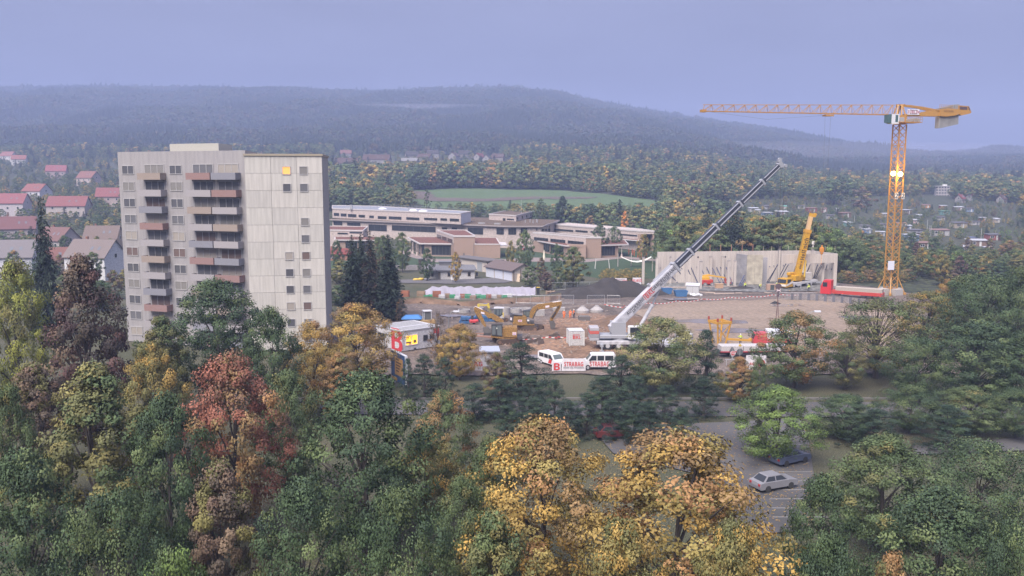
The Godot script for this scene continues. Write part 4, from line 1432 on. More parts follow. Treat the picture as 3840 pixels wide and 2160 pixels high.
func build_school() -> void:
	var org := gp(1780, 345)
	var o := thing("school_building", "large flat roofed school with cream upper floors, brick wings and planted roofs", "school", org)
	var cream := M(Color(0.53, 0.45, 0.415), 0.9, 0.0, "soft", 0.15)
	var brick := M(Color(0.42, 0.3, 0.235), 0.9, 0.0, "fine", 1.6)
	var sedum := M(Color(0.2, 0.135, 0.085), 0.95, 0.0, "dirt", 0.25)
	var red := M(Color(0.28, 0.115, 0.08), 0.95, 0.0, "dirt", 0.3)
	var metal := M(Color(0.36, 0.37, 0.4), 0.45, 0.3, "soft", 0.1)
	var edge := M(Color(0.5, 0.47, 0.46), 0.6)
	var eave := M(Color(0.3, 0.26, 0.25), 0.7)
	var sh := Transform3D(Basis.IDENTITY, -org)
	var blk := func(pts: Array, y0: float, y1: float, called: String, m: Material) -> MeshInstance3D:
		var b := MB.new()
		b.xf = sh
		prism(b, pts, y0, y1)
		return part(b, called, m, o)
	var slab := func(pts: Array, over: float, y0: float, y1: float, called: String, em: Material, top: Material) -> void:
		var b := MB.new()
		b.xf = sh
		prism(b, grown(pts, over), y0, y1)
		var r := part(b, called, em, o)
		b = MB.new()
		b.xf = sh
		prism(b, grown(pts, over - 0.45), y1 + 0.003, y1 + 0.09)
		part(b, "roof_planting", top, r)
	var rim := func(pts: Array, y0: float, y1: float, called: String) -> void:   # parapet with a pale coping
		var b := MB.new()
		b.xf = sh
		for i in pts.size():
			var p: Vector3 = pts[i]
			var q: Vector3 = pts[(i + 1) % pts.size()]
			b.bar(p + V(0, (y0 + y1) / 2, 0), q + V(0, (y0 + y1) / 2, 0), 0.35, y1 - y0)
		part(b, called, edge, o)
	# main block
	var A := V(-87, 0, -410)
	var B := V(-2, 0, -349)
	var C := V(12, 0, -349)
	var D := V(21.5, 0, -400)
	var E := V(-62, 0, -455)
	var body := [A, B, C, D, E]
	blk.call(body, 0.0, 9.1, "wall", cream)
	slab.call(body, 1.1, 9.103, 9.65, "roof", eave, sedum)
	var f1 := face(A, B)
	var f2 := face(B, C)
	var f3 := face(C, D)
	for q in [[1251, 830, 1284, 845, 4], [1302, 834, 1352, 848, 4], [1382, 841, 1451, 868, 3], [1470, 844, 1634, 872, 6], [1657, 852, 1677, 861, 1], [1694, 853, 1714, 862, 1], [1755, 853, 1812, 880, 3], [1862, 855, 1890, 880, 2]]:
		win(o, f1, q[0], q[1], q[2], q[3], q[4])
	for q in [[1906, 855, 1936, 880, 3], [1952, 855, 1977, 886, 1], [2011, 857, 2015, 866, 1]]:
		win(o, f2, q[0], q[1], q[2], q[3], q[4])
	for k in 3:
		window_at(o, f3, 2.0 + k * 9.0, 8.6 + k * 9.0, 5.0, 8.3, 3)
	# set-back upper storey with sheet metal roof
	var up := [gp(1249, 424), gp(1729, 358), gp(1766, 381), gp(1408, 464), gp(1249, 476)]
	blk.call(up, 9.655, 14.1, "upper_wall", cream)
	blk.call(grown(up, -0.3), 14.103, 14.2, "metal_roof", metal)
	rim.call(grown(up, 0.02), 14.0, 14.5, "parapet")
	var b := MB.new()
	b.xf = sh
	prism(b, grown([gp(1731, 359), gp(1766, 381), gp(1764, 382), gp(1730, 360)], 0.05), 9.66, 14.35)
	part(b, "side_cladding", M(Color(0.5, 0.52, 0.58), 0.5, 0.2), o)
	var fu := face(up[0], up[1])
	for q in [[1252, 798, 1272, 810, 1], [1278, 800, 1300, 812, 1], [1305, 802, 1337, 815, 2], [1345, 805, 1369, 816, 1], [1385, 808, 1402, 818, 1], [1417, 810, 1450, 822, 2], [1458, 811, 1506, 824, 3], [1524, 814, 1573, 826, 3], [1591, 816, 1640, 827, 3], [1652, 818, 1677, 828, 1], [1687, 819, 1722, 831, 2]]:
		win(o, fu, q[0], q[1], q[2], q[3], q[4])
	for q in [[1437, 416], [1551, 392], [1588, 384]]:
		var m := MB.new()
		var p := gp(q[0], q[1]) - org
		m.ball(p + V(0, 14.3, 0), V(2.2, 0.75, 1.6), 12, 6)
		part(m, "skylight_dome", M(Color(0.72, 0.74, 0.78), 0.2), o)
	b = MB.new()
	b.xf = sh
	for i in 26:
		var p := (up[3] as Vector3).lerp(up[2], i / 25.0)
		b.cyl(p + V(0, 14.4, 0), p + V(0, 15.5, 0), 0.04, 0.04, 4)
	b.bar(up[3] + V(0, 15.5, 0), up[2] + V(0, 15.5, 0), 0.06)
	b.bar(up[3] + V(0, 15.0, 0), up[2] + V(0, 15.0, 0), 0.05)
	part(b, "railing", M(Color(0.45, 0.46, 0.48), 0.5, 0.5), o)
	for q in [[1320, 412, 1.3, 2.2], [1535, 386, 0.5, 1.8], [1310, 420, 3.0, 0.8]]:
		var m := MB.new()
		var p := gp(q[0], q[1]) - org
		m.box(p.x - q[2] / 2, p.x + q[2] / 2, 14.2, 14.2 + q[3], p.z - 0.6, p.z + 0.6)
		part(m, "roof_vent", M(Color(0.4, 0.41, 0.43), 0.5, 0.4), o)
	# right roof house
	var hs := [gp(1834, 400), gp(1935, 384), gp(2005, 440), gp(1910, 458)]
	blk.call(hs, 9.74, 12.25, "roof_house_wall", cream)
	blk.call(grown(hs, -0.4), 12.253, 12.33, "roof_house_planting", sedum)
	rim.call(hs, 12.1, 12.6, "roof_house_parapet")
	var fh := face(hs[1], hs[2])
	for k in 5:
		window_at(o, fh, 3.0 + k * 13.0, 5.6 + k * 13.0, 10.3, 11.5, 1)
	var fh0 := face(hs[0], hs[1])
	for q in [[1886, 818, 1896, 832, 1], [1901, 819, 1928, 826, 2]]:
		win(o, fh0, q[0], q[1], q[2], q[3], q[4])
	for q in [[1970, 372], [1988, 376], [1999, 368], [2014, 372], [2012, 382], [1806, 362], [1865, 358]]:
		var m := MB.new()
		var p := gp(q[0], q[1]) - org
		if q[0] < 1900:
			m.box(p.x - 1.4, p.x + 1.4, 9.74, 10.3, p.z - 0.7, p.z + 0.7)
		else:
			m.cyl(p + V(0, 9.7, 0), p + V(0, 11.0, 0), 0.22, 0.22, 8)
		part(m, "roof_vent", M(Color(0.3, 0.3, 0.31), 0.6), o)
	b = MB.new()
	var fpb := gp(1955, 400) - org
	b.cyl(fpb + V(0, 12.3, 0), fpb + V(0, 19.5, 0), 0.07, 0.03, 5)
	part(b, "roof_mast", M(Color(0.5, 0.5, 0.5), 0.5), o)
	# middle wing: tall brick-ended spine, glazed hall at its left, low brick room at its right
	var m1 := [gp(1703, 307), gp(1781.5, 307), gp(1746, 343), gp(1638, 343)]
	blk.call(m1, 0.0, 8.0, "spine_wall", brick)
	var side := [gp(1702, 307.6), gp(1703.2, 307.5), gp(1640, 343), gp(1637, 343)]
	blk.call(grown(m1, -0.4), 8.003, 8.12, "spine_planting", red)
	rim.call(m1, 7.75, 8.35, "spine_parapet")
	var fm := face(m1[3], m1[0])
	b = MB.new()
	b.box(0.5, fm.origin.distance_to(m1[0]) - 0.6, 5.3, 7.7, 0.004, 0.1)
	set_on(part(b, "render_band", cream, o), fm)
	for k in 3:
		var l: float = (m1[3] as Vector3).distance_to(m1[0])
		window_at(o, fm.translated_local(V(0, 0, 0.1)), l * (0.05 + 0.31 * k), l * (0.32 + 0.31 * k), 5.35, 6.7, 4)
	var gl := [gp(1582, 315), gp(1702, 313), gp(1640, 345), gp(1542, 345)]
	blk.call(gl, 0.0, 4.6, "hall_wall", M(Color(0.36, 0.27, 0.22), 0.9))
	slab.call(gl, 1.2, 4.603, 5.05, "hall_roof", edge, red)
	var fg := face(gl[0], gl[1])
	win(o, fg, 1618, 921, 1700, 957, 6)
	win(o, fg, 1580, 918, 1592, 952, 1)
	var fgl := face(gl[3], gl[0])
	for k in 4:
		window_at(o, fgl, 1.5 + k * 7.0, 6.6 + k * 7.0, 0.4, 4.2, 3)
	for q in [[1538, 335], [1548, 326], [1564, 318]]:
		b = MB.new()
		var p := gp(q[0], q[1]) - org
		b.cyl(p + V(0, 0, 0), p + V(0, 4.6, 0), 0.14, 0.14, 6)
		b.cyl(p, p + V(0, 1.3, 0), 0.55, 0.3, 6)
		part(b, "canopy_post", cream, o)
	var lo := [gp(1781.7, 306.5), gp(1876, 306), gp(1862, 337), gp(1765, 338)]
	blk.call(lo, 0.0, 5.0, "low_room_wall", brick)
	slab.call(lo, 0.12, 5.003, 5.35, "low_room_roof", edge, red)
	blk.call([gp(1870, 309), gp(1902, 312), gp(1895, 326), gp(1868, 326)], 4.2, 4.5, "entrance_canopy", edge)
	b = MB.new()
	var q0 := gp(1740, 306.2) - org
	b.box(q0.x - 0.25, q0.x + 0.25, 1.2, 1.9, q0.z + 0.0, q0.z + 0.3)
	q0 = gp(1777, 305.8) - org
	b.cyl(q0, q0 + V(0, 5.6, 0), 0.08, 0.08, 5)
	part(b, "downpipe", FRAME, o)
	# left wing behind the spruces
	var lw := [gp(1190, 352), gp(1363, 346), gp(1380, 375), gp(1200, 380)]
	blk.call(lw, 0.0, 7.7, "left_spine_wall", cream)
	blk.call(grown(lw, -0.4), 7.703, 7.8, "left_spine_planting", red)
	rim.call(lw, 7.5, 8.0, "left_spine_parapet")
	var flw := face(lw[0], lw[1])
	win(o, flw, 1266, 872, 1304, 879, 3)
	win(o, flw, 1311, 869, 1359, 876, 4)
	var ll := [gp(1264, 333), gp(1418, 330), gp(1425, 345), gp(1264, 346)]
	blk.call(ll, 0.0, 4.7, "left_hall_wall", brick)
	slab.call(ll, 0.9, 4.703, 5.1, "left_hall_roof", edge, red)
	var fll := face(ll[0], ll[1])
	window_at(o, fll, 3.6, 8.5, 0.3, 4.3, 4)
	window_at(o, fll, 9.0, 14.8, 0.3, 4.3, 5)
	# right front wing
	var rx := V(-18.7, 0, -29)
	var k1 := gp(2198, 307)
	var k2 := gp(2254, 307)
	var rw := [k1, k2, k2 + rx, k1 + rx]
	blk.call(rw, 0.0, 7.5, "right_spine_wall", brick)
	blk.call(grown(rw, -0.4), 7.503, 7.6, "right_spine_roof", sedum)
	rim.call(rw, 7.25, 7.85, "right_spine_parapet")
	var frw := face(rw[3], rw[0])
	var rl := k1.distance_to(k1 + rx)
	b = MB.new()
	b.box(0.2, rl - 0.2, 4.6, 7.2, 0.004, 0.12)
	set_on(part(b, "render_band", cream, o), frw)
	for k in 3:
		window_at(o, frw.translated_local(V(0, 0, 0.12)), rl * (0.03 + 0.325 * k), rl * (0.31 + 0.325 * k), 4.7, 5.9, 5)
	var la := gp(2013, 336)
	var lb := gp(2125, 309)
	var lc := gp(2197, 305.5)
	var rlow := [la, lb, lc, k1 + V(0.1, 0, 0.3), k1 + rx]
	blk.call([la, lb, lc, k1 + rx * 0.98], 0.0, 4.2, "right_hall_wall", brick)
	slab.call([la, lb, k1 + rx * 0.06, k1 + rx * 0.98], 0.9, 4.203, 4.6, "right_hall_roof", edge, red)
	blk.call([gp(2126, 308.4), lc, lc + V(0.0, 0, -1.5), gp(2126, 309.9)], 4.203, 5.0, "brick_upstand", brick)
	var fla := face(la, lb)
	window_at(o, fla, 1.5, 13.0, 0.8, 3.8, 6)
	window_at(o, fla, 14.0, 26.0, 0.8, 3.8, 6)
	var ra := [gp(2255, 308.5), gp(2318, 311), gp(2318, 328), gp(2240, 330)]
	blk.call(ra, 0.0, 4.4, "right_room_wall", brick)
	slab.call([gp(2255, 307.8), gp(2352, 312), gp(2340, 330), gp(2240, 330)], 0.5, 4.403, 4.85, "right_room_roof", edge, red)
	var fra := face(ra[0], ra[1])
	win(o, fra, 2257, 925, 2306, 957, 5)
	b = MB.new()
	var pp := gp(2331, 311) - org
	b.cyl(pp, pp + V(0, 4.4, 0), 0.12, 0.12, 6)
	b.cyl(pp, pp + V(0, 1.2, 0), 0.5, 0.25, 6)
	part(b, "canopy_post", cream, o)
	# right back wing
	var ba := gp(2081, 388)
	var bb := gp(2390, 339)
	var bc := gp(2452, 337)
	var bw := [ba, bb, bc, bc + V(-4, 0, -16), ba + V(6, 0, -14)]
	blk.call([ba, bb, bb + V(3, 0, -14), ba + V(6, 0, -14)], 0.0, 8.0, "back_wing_wall", cream)
	blk.call([bb, bc, bc + V(-1, 0, -14), bb + V(3, 0, -14)], 6.9, 8.0, "back_wing_lintel", cream)
	blk.call([bb + V(0.01, 0, 0.05), gp(2413, 338.4), gp(2411, 351), bb + V(0.6, 0, -12)], 0.0, 6.897, "back_wing_brick_pier", brick)
	blk.call([gp(2446, 337.3), bc, bc + V(-1, 0, -3), gp(2446, 340)], 0.0, 6.897, "back_wing_end_pier", brick)
	blk.call([gp(2413, 345), gp(2446, 345), gp(2446, 346), gp(2413, 346)], 0.0, 6.897, "back_wing_glazing", GLASS)
	rim.call(bw, 7.8, 8.35, "back_wing_parapet")
	var fb := face(ba, bb)
	for q in [[2080, 857, 2150, 870, 4], [2158, 862, 2204, 873, 3], [2215, 866, 2262, 876, 3], [2325, 876, 2389, 887, 4]]:
		win(o, fb, q[0], q[1], q[2], q[3], q[4])
	slab.call([gp(2318, 346), gp(2388, 337), gp(2388, 342), gp(2318, 352)], 0.8, 4.2, 4.55, "back_wing_low_roof", edge, red)
	window_at(o, face(gp(2318, 350.2), gp(2388, 339.6)), 1.0, 5.0, 0.2, 3.4, 2)

# ---------------------------------------------------------------- sheds and garages between school and site
func build_garden_houses() -> void:
	var white := M(Color(0.62, 0.6, 0.6), 0.85, 0.0, "soft", 0.4)
	var felt := M(Color(0.17, 0.17, 0.185), 0.85, 0.0, "soft", 0.4)
	# low white hut with a bent felt roof
	var a := at(1644, 1048)
	var c := at(1780, 1046)
	var w := a.distance_to(c)
	var f := face(a, c)
	var o := thing("white_hut", "low white hut with arched windows and bent grey felt roof", "hut", a, f.basis.get_euler().y)
	var b := MB.new()
	b.box(0, w, 0, 2.5, -6.0, 0)
	b.box(-3.6, -0.003, 0, 2.4, -8.5, -2.5)
	part(b, "wall", white, o)
	b = MB.new()
	b.hexa([V(-0.6, 2.5, 0.7), V(w + 0.6, 2.5, 0.7), V(w + 0.2, 3.5, -4), V(-1.5, 3.8, -4.5), V(-0.6, 2.75, 0.7), V(w + 0.6, 2.75, 0.7), V(w + 0.2, 3.75, -4), V(-1.5, 4.05, -4.5)])
	b.hexa([V(-4.2, 2.45, -2.2), V(-0.7, 2.5, 0.6), V(-1.4, 3.75, -4.5), V(-3.6, 3.75, -6.5), V(-4.2, 2.7, -2.2), V(-0.7, 2.75, 0.6), V(-1.4, 4.0, -4.5), V(-3.6, 4.0, -6.5)])
	part(b, "roof", felt, o)
	b = MB.new()
	b.box(0.5, 6.8, 3.7, 4.6, -6.5, -3.2)
	b.box(0.3, 7.0, 4.603, 4.75, -6.7, -3.0)
	part(b, "roof_lantern", felt, o)
	for x in [2.6, 4.9, 8.4, 10.6]:
		var fw := Transform3D(f.basis, a)
		window_at(o, fw, x, x + 0.85, 0.8, 2.0, 1, "window", M(Color(0.2, 0.14, 0.1), 0.7))
	for x in [-3.2, -2.0]:
		window_at(o, Transform3D(f.basis, a).translated_local(V(0, 0, -2.5)), x, x + 0.7, 0.6, 2.0, 1)
	b = MB.new()
	b.box(-0.1, 0.6, 0, 2.1, 0.004, 0.08)
	part(b, "door", M(Color(0.1, 0.09, 0.08), 0.7), o)
	# beige shed behind it
	a = at(1702, 1004)
	c = at(1826, 1022)
	f = face(a, c)
	w = a.distance_to(c)
	o = thing("beige_shed", "beige flat roofed shed with grey door behind the white hut", "shed", a, f.basis.get_euler().y)
	b = MB.new()
	b.box(0, w, 0, 3.5, -5, 0)
	part(b, "wall", M(Color(0.56, 0.5, 0.45), 0.85, 0.0, "soft", 0.4), o)
	b = MB.new()
	b.box(-0.5, w + 1.5, 3.503, 3.75, -5.6, 0.6)
	part(b, "roof", M(Color(0.12, 0.11, 0.11), 0.85), o)
	b = MB.new()
	b.box(w * 0.72, w * 0.86, 0, 2.9, 0.004, 0.07)
	part(b, "door", M(Color(0.27, 0.28, 0.3), 0.7), o)
	window_at(o, f, 0.4, 3.0, 1.2, 2.8, 3)
	# row of garages
	a = at(1822, 1037)
	c = at(1922, 1056)
	f = face(a, c)
	w = a.distance_to(c)
	o = thing("garage_row", "row of garages with pale doors and brown gable roof", "garage", a, f.basis.get_euler().y)
	b = MB.new()
	b.box(0, w, 0, 3.1, -7, 0)
	for xx in [w]:
		b.tri(V(xx, 3.1, 0), V(xx, 3.1, -7), V(xx, 4.6, -3.5))
	part(b, "wall", M(Color(0.52, 0.47, 0.42), 0.85, 0.0, "soft", 0.4), o)
	b = MB.new()
	for s in [[0.6, 2.85, -3.5, 4.7], [-7.6, 2.85, -3.5, 4.7]]:
		b.hexa([V(-0.4, s[1], s[0]), V(w + 0.5, s[1], s[0]), V(w + 0.5, s[3], s[2]), V(-0.4, s[3], s[2]), V(-0.4, s[1] + 0.2, s[0]), V(w + 0.5, s[1] + 0.2, s[0]), V(w + 0.5, s[3] + 0.2, s[2]), V(-0.4, s[3] + 0.2, s[2])])
	part(b, "roof", M(Color(0.17, 0.13, 0.125), 0.9, 0.0, "fine", 0.6), o)
	for k in 3:
		b = MB.new()
		b.box(0.3 + k * w / 3, w / 3 * (k + 1) - 0.3, 0.05, 2.8, 0.004, 0.09)
		part(b, "garage_door", M(Color(0.52, 0.54, 0.62), 0.6), o)
	var fs := face(c, c + f.basis.z * -7.0)
	for k in 3:
		b = MB.new()
		b.box(0.3 + k * 2.3, 0.5 + k * 2.3, 0, 3.3, 0.004, 0.1)
		set_on(part(b, "timber_stud", M(Color(0.12, 0.08, 0.06), 0.8), o), fs)
	b = MB.new()
	for k in 7:
		b.bar(V(w + 0.5 + k * 0.25, 0, -1.0), V(w + 0.2 + k * 0.2, 2.2, -1.6), 0.14, 0.05)
	part(b, "leaning_plank", M(Color(0.45, 0.36, 0.27), 0.8), o)
	# raised hide / water tower on legs
	a = at(1580, 1013)
	o = thing("lookout_hide", "small brown raised hide on crossed wooden legs", "lookout", a)
	b = MB.new()
	b.box(-0.8, 0.8, 1.9, 3.5, -0.8, 0.8)
	part(b, "cabin", M(Color(0.1, 0.08, 0.07), 0.9), o)
	b = MB.new()
	b.box(-1.0, 1.0, 3.503, 3.65, -1.0, 1.0)
	part(b, "roof", felt, o)
	for sx in [-1, 1]:
		for sz in [-1, 1]:
			b = MB.new()
			b.bar(V(sx * 1.0, 0, sz * 1.0), V(sx * 0.7, 1.9, sz * 0.7), 0.14)
			part(b, "leg", M(Color(0.1, 0.08, 0.07), 0.9), o)
	b = MB.new()
	b.bar(V(-0.95, 0.1, 0.95), V(0.75, 1.8, 0.75), 0.1)
	b.bar(V(0.95, 0.1, 0.95), V(-0.75, 1.8, 0.75), 0.1)
	part(b, "cross_brace", M(Color(0.1, 0.08, 0.07), 0.9), o)
	# shed with red roof at the far left, terrace walls, yellow heap, sign board
	a = at(1268, 975)
	gable_house("red_roofed_shed", a, 9, 5, 2.4, 1.6, Color(0.4, 0.2, 0.14), Color(0.24, 0.06, 0.05), 0.05, "small shed with dark red roof at the foot of the brick wing", "", "shed", 2)
	b = MB.new()
	b.box(-9, 9, 0, 1.6, -0.3, 0.3)
	b.box(-9, -8.4, 0, 1.6, -4, -0.303)
	solo(b, "terrace_wall", M(Color(0.45, 0.42, 0.42), 0.9, 0.0, "soft", 0.3), "pale low terrace wall under the raised hide", "wall", at(1560, 1013), 0.05)
	b = MB.new()
	for k in 9:
		b.ball(V(rnd(-1.2, 1.2), 0.25 + 0.1 * (k % 3), rnd(-0.5, 0.5)), V(rnd(0.4, 0.8), rnd(0.25, 0.4), 0.5), 8, 4)
	solo(b, "tarpaulin", M(Color(0.6, 0.42, 0.05), 0.5), "crumpled yellow tarpaulin on the grass left of the white hut", "tarpaulin", at(1570, 1052))
	b = MB.new()
	b.bar(V(-1, 0.3, 0), V(1, 0.3, 0.2), 1.1, 0.1)
	b.box(-0.9, -0.75, 0, 0.25, -0.5, 0.5)
	b.box(0.75, 0.9, 0, 0.25, -0.5, 0.5)
	solo(b, "trailer_bed", M(Color(0.5, 0.5, 0.54), 0.6), "small pale trailer bed beside the yellow tarpaulin", "trailer", at(1596, 1050))
	o = thing("info_board", "white notice board on two legs below the white hut", "board", at(1701, 1060))
	b = MB.new()
	b.box(-0.75, 0.75, 0.8, 1.7, -0.03, 0.03)
	part(b, "panel", M(Color(0.66, 0.66, 0.68), 0.6), o)
	for s in [-0.6, 0.6]:
		b = MB.new()
		b.box(s - 0.05, s + 0.05, 0, 0.797, -0.04, 0.04)
		part(b, "leg", M(Color(0.3, 0.3, 0.3), 0.6), o)

# ---------------------------------------------------------------- the hamlet on the slope and far buildings
func build_village() -> void:
	var white := Color(0.33, 0.31, 0.31)
	var cream := Color(0.28, 0.25, 0.22)
	var redr := Color(0.2, 0.055, 0.05)
	var dark := Color(0.06, 0.05, 0.05)
	var brown := Color(0.1, 0.06, 0.052)
	var g := "houses of the hamlet below the hill"
	for q in [
		[1300, 632, 84, 5, 5.5, white, brown, 0.05, "wide brown roofed house with white base, leftmost in the hamlet"],
		[1414, 622, 98, 6.5, 5, white, brown, -0.05, "biggest white house of the hamlet"],
		[1431, 574, 40, 5, 4, Color(0.5, 0.3, 0.26), Color(0.28, 0.04, 0.045), 0.1, "house with bright red roof above the biggest white house"],
		[1298, 592, 40, 5, 4, white, Color(0.22, 0.11, 0.1), 0.2, "reddish roofed house behind the leftmost one"],
		[1537, 622, 60, 5, 3, cream, Color(0.25, 0.24, 0.24), -0.1, "grey roofed house with lit window under the hamlet"],
		[1544, 600, 46, 5, 4.5, white, dark, 0.3, "dark roofed house with skylights in the middle of the hamlet"],
		[1594, 608, 48, 5, 4, cream, brown, -0.3, "brown roofed house with chimney right of the grey one"],
		[1622, 592, 42, 5, 4, white, dark, 0.2, "dark roofed house at the hamlet's upper edge"],
		[1703, 602, 38, 5, 4, white, brown, 1.2, "white gabled house right of the hamlet's middle"],
		[1740, 592, 40, 4.5, 4, cream, dark, 0.15, "low dark roofed house beside the white gable"],
		[1798, 606, 36, 5, 4, white, redr, 1.0, "white house with red roof on the hamlet's right side"],
		[1827, 616, 34, 6, 4, white, dark, 1.35, "tall white gable at the right end of the hamlet"],
		[1868, 606, 44, 4.5, 4, cream, brown, -0.2, "last brown roofed house at the right end"],
		[1275, 560, 32, 5, 4, white, dark, 1.2, "white gable peeping out above the hamlet at left"],
		[2208, 652, 44, 4.5, 4, white, redr, 0.4, "red roofed house among trees right of the hamlet"],
		[2335, 660, 34, 4, 3.5, cream, Color(0.3, 0.1, 0.09), 0.3, "small red roofed house above the meadow"],
		[2372, 664, 56, 4, 3.5, Color(0.36, 0.28, 0.24), Color(0.24, 0.16, 0.14), -0.1, "brown barn above the meadow's right end"]]:
		var p := ter(q[0], q[1])
		var wd: float = q[2] * -p.z / FPX
		gable_house("village_house", V(p.x, p.y, p.z), wd, minf(wd * 0.8, 12.0), q[3], q[4], q[5], q[6], q[7], q[8], g, "house", 4 if wd > 14.0 else 3)
	var pb := ter(2608, 712)
	var ob := gable_house("barn", pb, 125.0 * -pb.z / FPX, 14, 4.5, 4.5, Color(0.3, 0.26, 0.24), Color(0.42, 0.43, 0.47), -0.25, "barn with pale sheet metal roof beside the poplar", "", "barn", 5)
	tree(2620, 588, 800, 22, "columnf1", "tall slim poplar behind the metal roofed barn", "far single trees")
	tree(2170, 622, 660, 108, "darkf1", "big round dark tree at the meadow's far edge", "far single trees")
	tree(2535, 808, 370, 46, "firef1", "bright orange tree right of the school", "far single trees")
	tree(2345, 795, 380, 40, "firef1", "orange tree above the back school wing", "far single trees")
	tree(2700, 790, 385, 40, "orangef1", "small orange tree behind the big crane's boom", "far single trees")
	tree(2750, 668, 640, 100, "darkf2", "dark tree crown above the allotments left of the tower crane", "far single trees")
	tree(3130, 672, 600, 190, "widef1", "largest dark tree above the allotments beside the tower crane", "far single trees")
	tree(2850, 676, 620, 110, "darkf1", "second dark tree above the allotments", "far single trees")
	tree(3235, 700, 560, 90, "brownf1", "brown tree right of the largest dark one", "far single trees")
	tree(3470, 935, 330, 120, "yellowm1", "yellow tree right of the tower crane's mast", "trees right of the tower crane")
	tree(3580, 980, 300, 140, "mixedm2", "green and russet tree right of the yellow one", "trees right of the tower crane")
	tree(3790, 900, 300, 90, "orangem1", "russet tree at the right border below the huts", "trees right of the tower crane")
	tree(3560, 1000, 230, 90, "brownm1", "thin brown tree above the dark group at right", "trees right of the tower crane")
	tree(3660, 960, 260, 110, "purplem1", "purple brown tree in the thicket at right", "trees right of the tower crane")
	tree(3430, 960, 255, 90, "greenm2", "green tree just right of the mast foot", "trees right of the tower crane")
	tree(3200, 920, 290, 120, "greenm1", "green tree behind the right end of the hall", "trees right of the tower crane")
	tree(3270, 880, 310, 110, "olivem1", "olive tree left of the mast behind the hall", "trees right of the tower crane")
	for i in 16:
		var q := gp(3150.0 + i * 18.0, 233.0 + (i * 5) % 9)
		plant("%sm1" % ["bush", "darkbush", "redbush", "yellowbush"][(i * 3) % 4], q, rnd(2.0, 4.0), rnd(3.0, 5.0), "%s bush behind the red lorry, %s from the left" % [["low green", "low dark", "low reddish", "low yellow"][(i * 3) % 4], rank(i)], "bushes behind the red lorry")
	for i in 34:
		var px := 3120.0 + fmod(i * 211.0, 780.0)
		var dist := 222.0 + i * 3.1 + (0.0 if px > 3400.0 else 40.0)
		var nm: String = ["olive", "green", "turning", "dark", "brown", "mixed", "purple"][i % 7]
		plant("%sm1" % nm if nm in ["brown", "purple"] else "%sm%d" % [nm, 1 + i % 2], V((px - 1920.0) / FPX * dist, -0.3, -dist), rnd(6, 10), rnd(6, 9), "%s tree of the thicket right of the hall, %s from the site" % [SHOWS[nm], rank(i)], "thicket right of the concrete hall")
	# white apartment house far right (its storeys are drawn at three quarters of a full one)
	var pa := gp(3541, 690)
	pa.y = terr(pa.x, pa.z) - 1.0
	var o := thing("far_apartment_house", "white terraced apartment house far behind the allotments", "building", pa, -0.25)
	var b := MB.new()
	for k in 4:
		b.box(-9.5 + k * 0.3, 9.5 - (2.5 if k < 2 else 0.0), k * 2.9 - (6.0 if k == 0 else 0.0), k * 2.9 + 2.85, -10, -k * 0.8)
	part(b, "wall", M(white, 0.85), o)
	b = MB.new()
	b.box(-10, 10, 11.503, 11.9, -10.5, -1.8)
	b.box(-2, 2, 11.903, 13.6, -8, -5)
	part(b, "roof", M(Color(0.55, 0.54, 0.55), 0.8), o)
	for k in 4:
		for c in 6:
			window_at(o, Transform3D(Basis(Vector3.UP, -0.25), pa).translated_local(V(0, 0, -k * 0.8)), -9.0 + c * 2.7, -7.4 + c * 2.7, k * 2.9 + 0.7, k * 2.9 + 2.3, 1)
	o.scale = Vector3.ONE * 0.76
	for q in [[3600, 760, 30], [3640, 752, 26], [3680, 740, 34], [3755, 762, 30]]:
		var p := ter(q[0], q[1])
		gable_house("far_house", p, q[2] * 0.6 * -p.z / FPX, 6, 3, 2.8, white, redr if q[0] != 3755 else brown, 0.4, "tiny %s roofed house far right, %s" % ["red" if q[0] != 3755 else "brown", {3600: "next to the white apartment house", 3640: "right of the first red roof", 3680: "highest of the three red roofs", 3755: "near the border"}[q[0]]], "far houses at right")

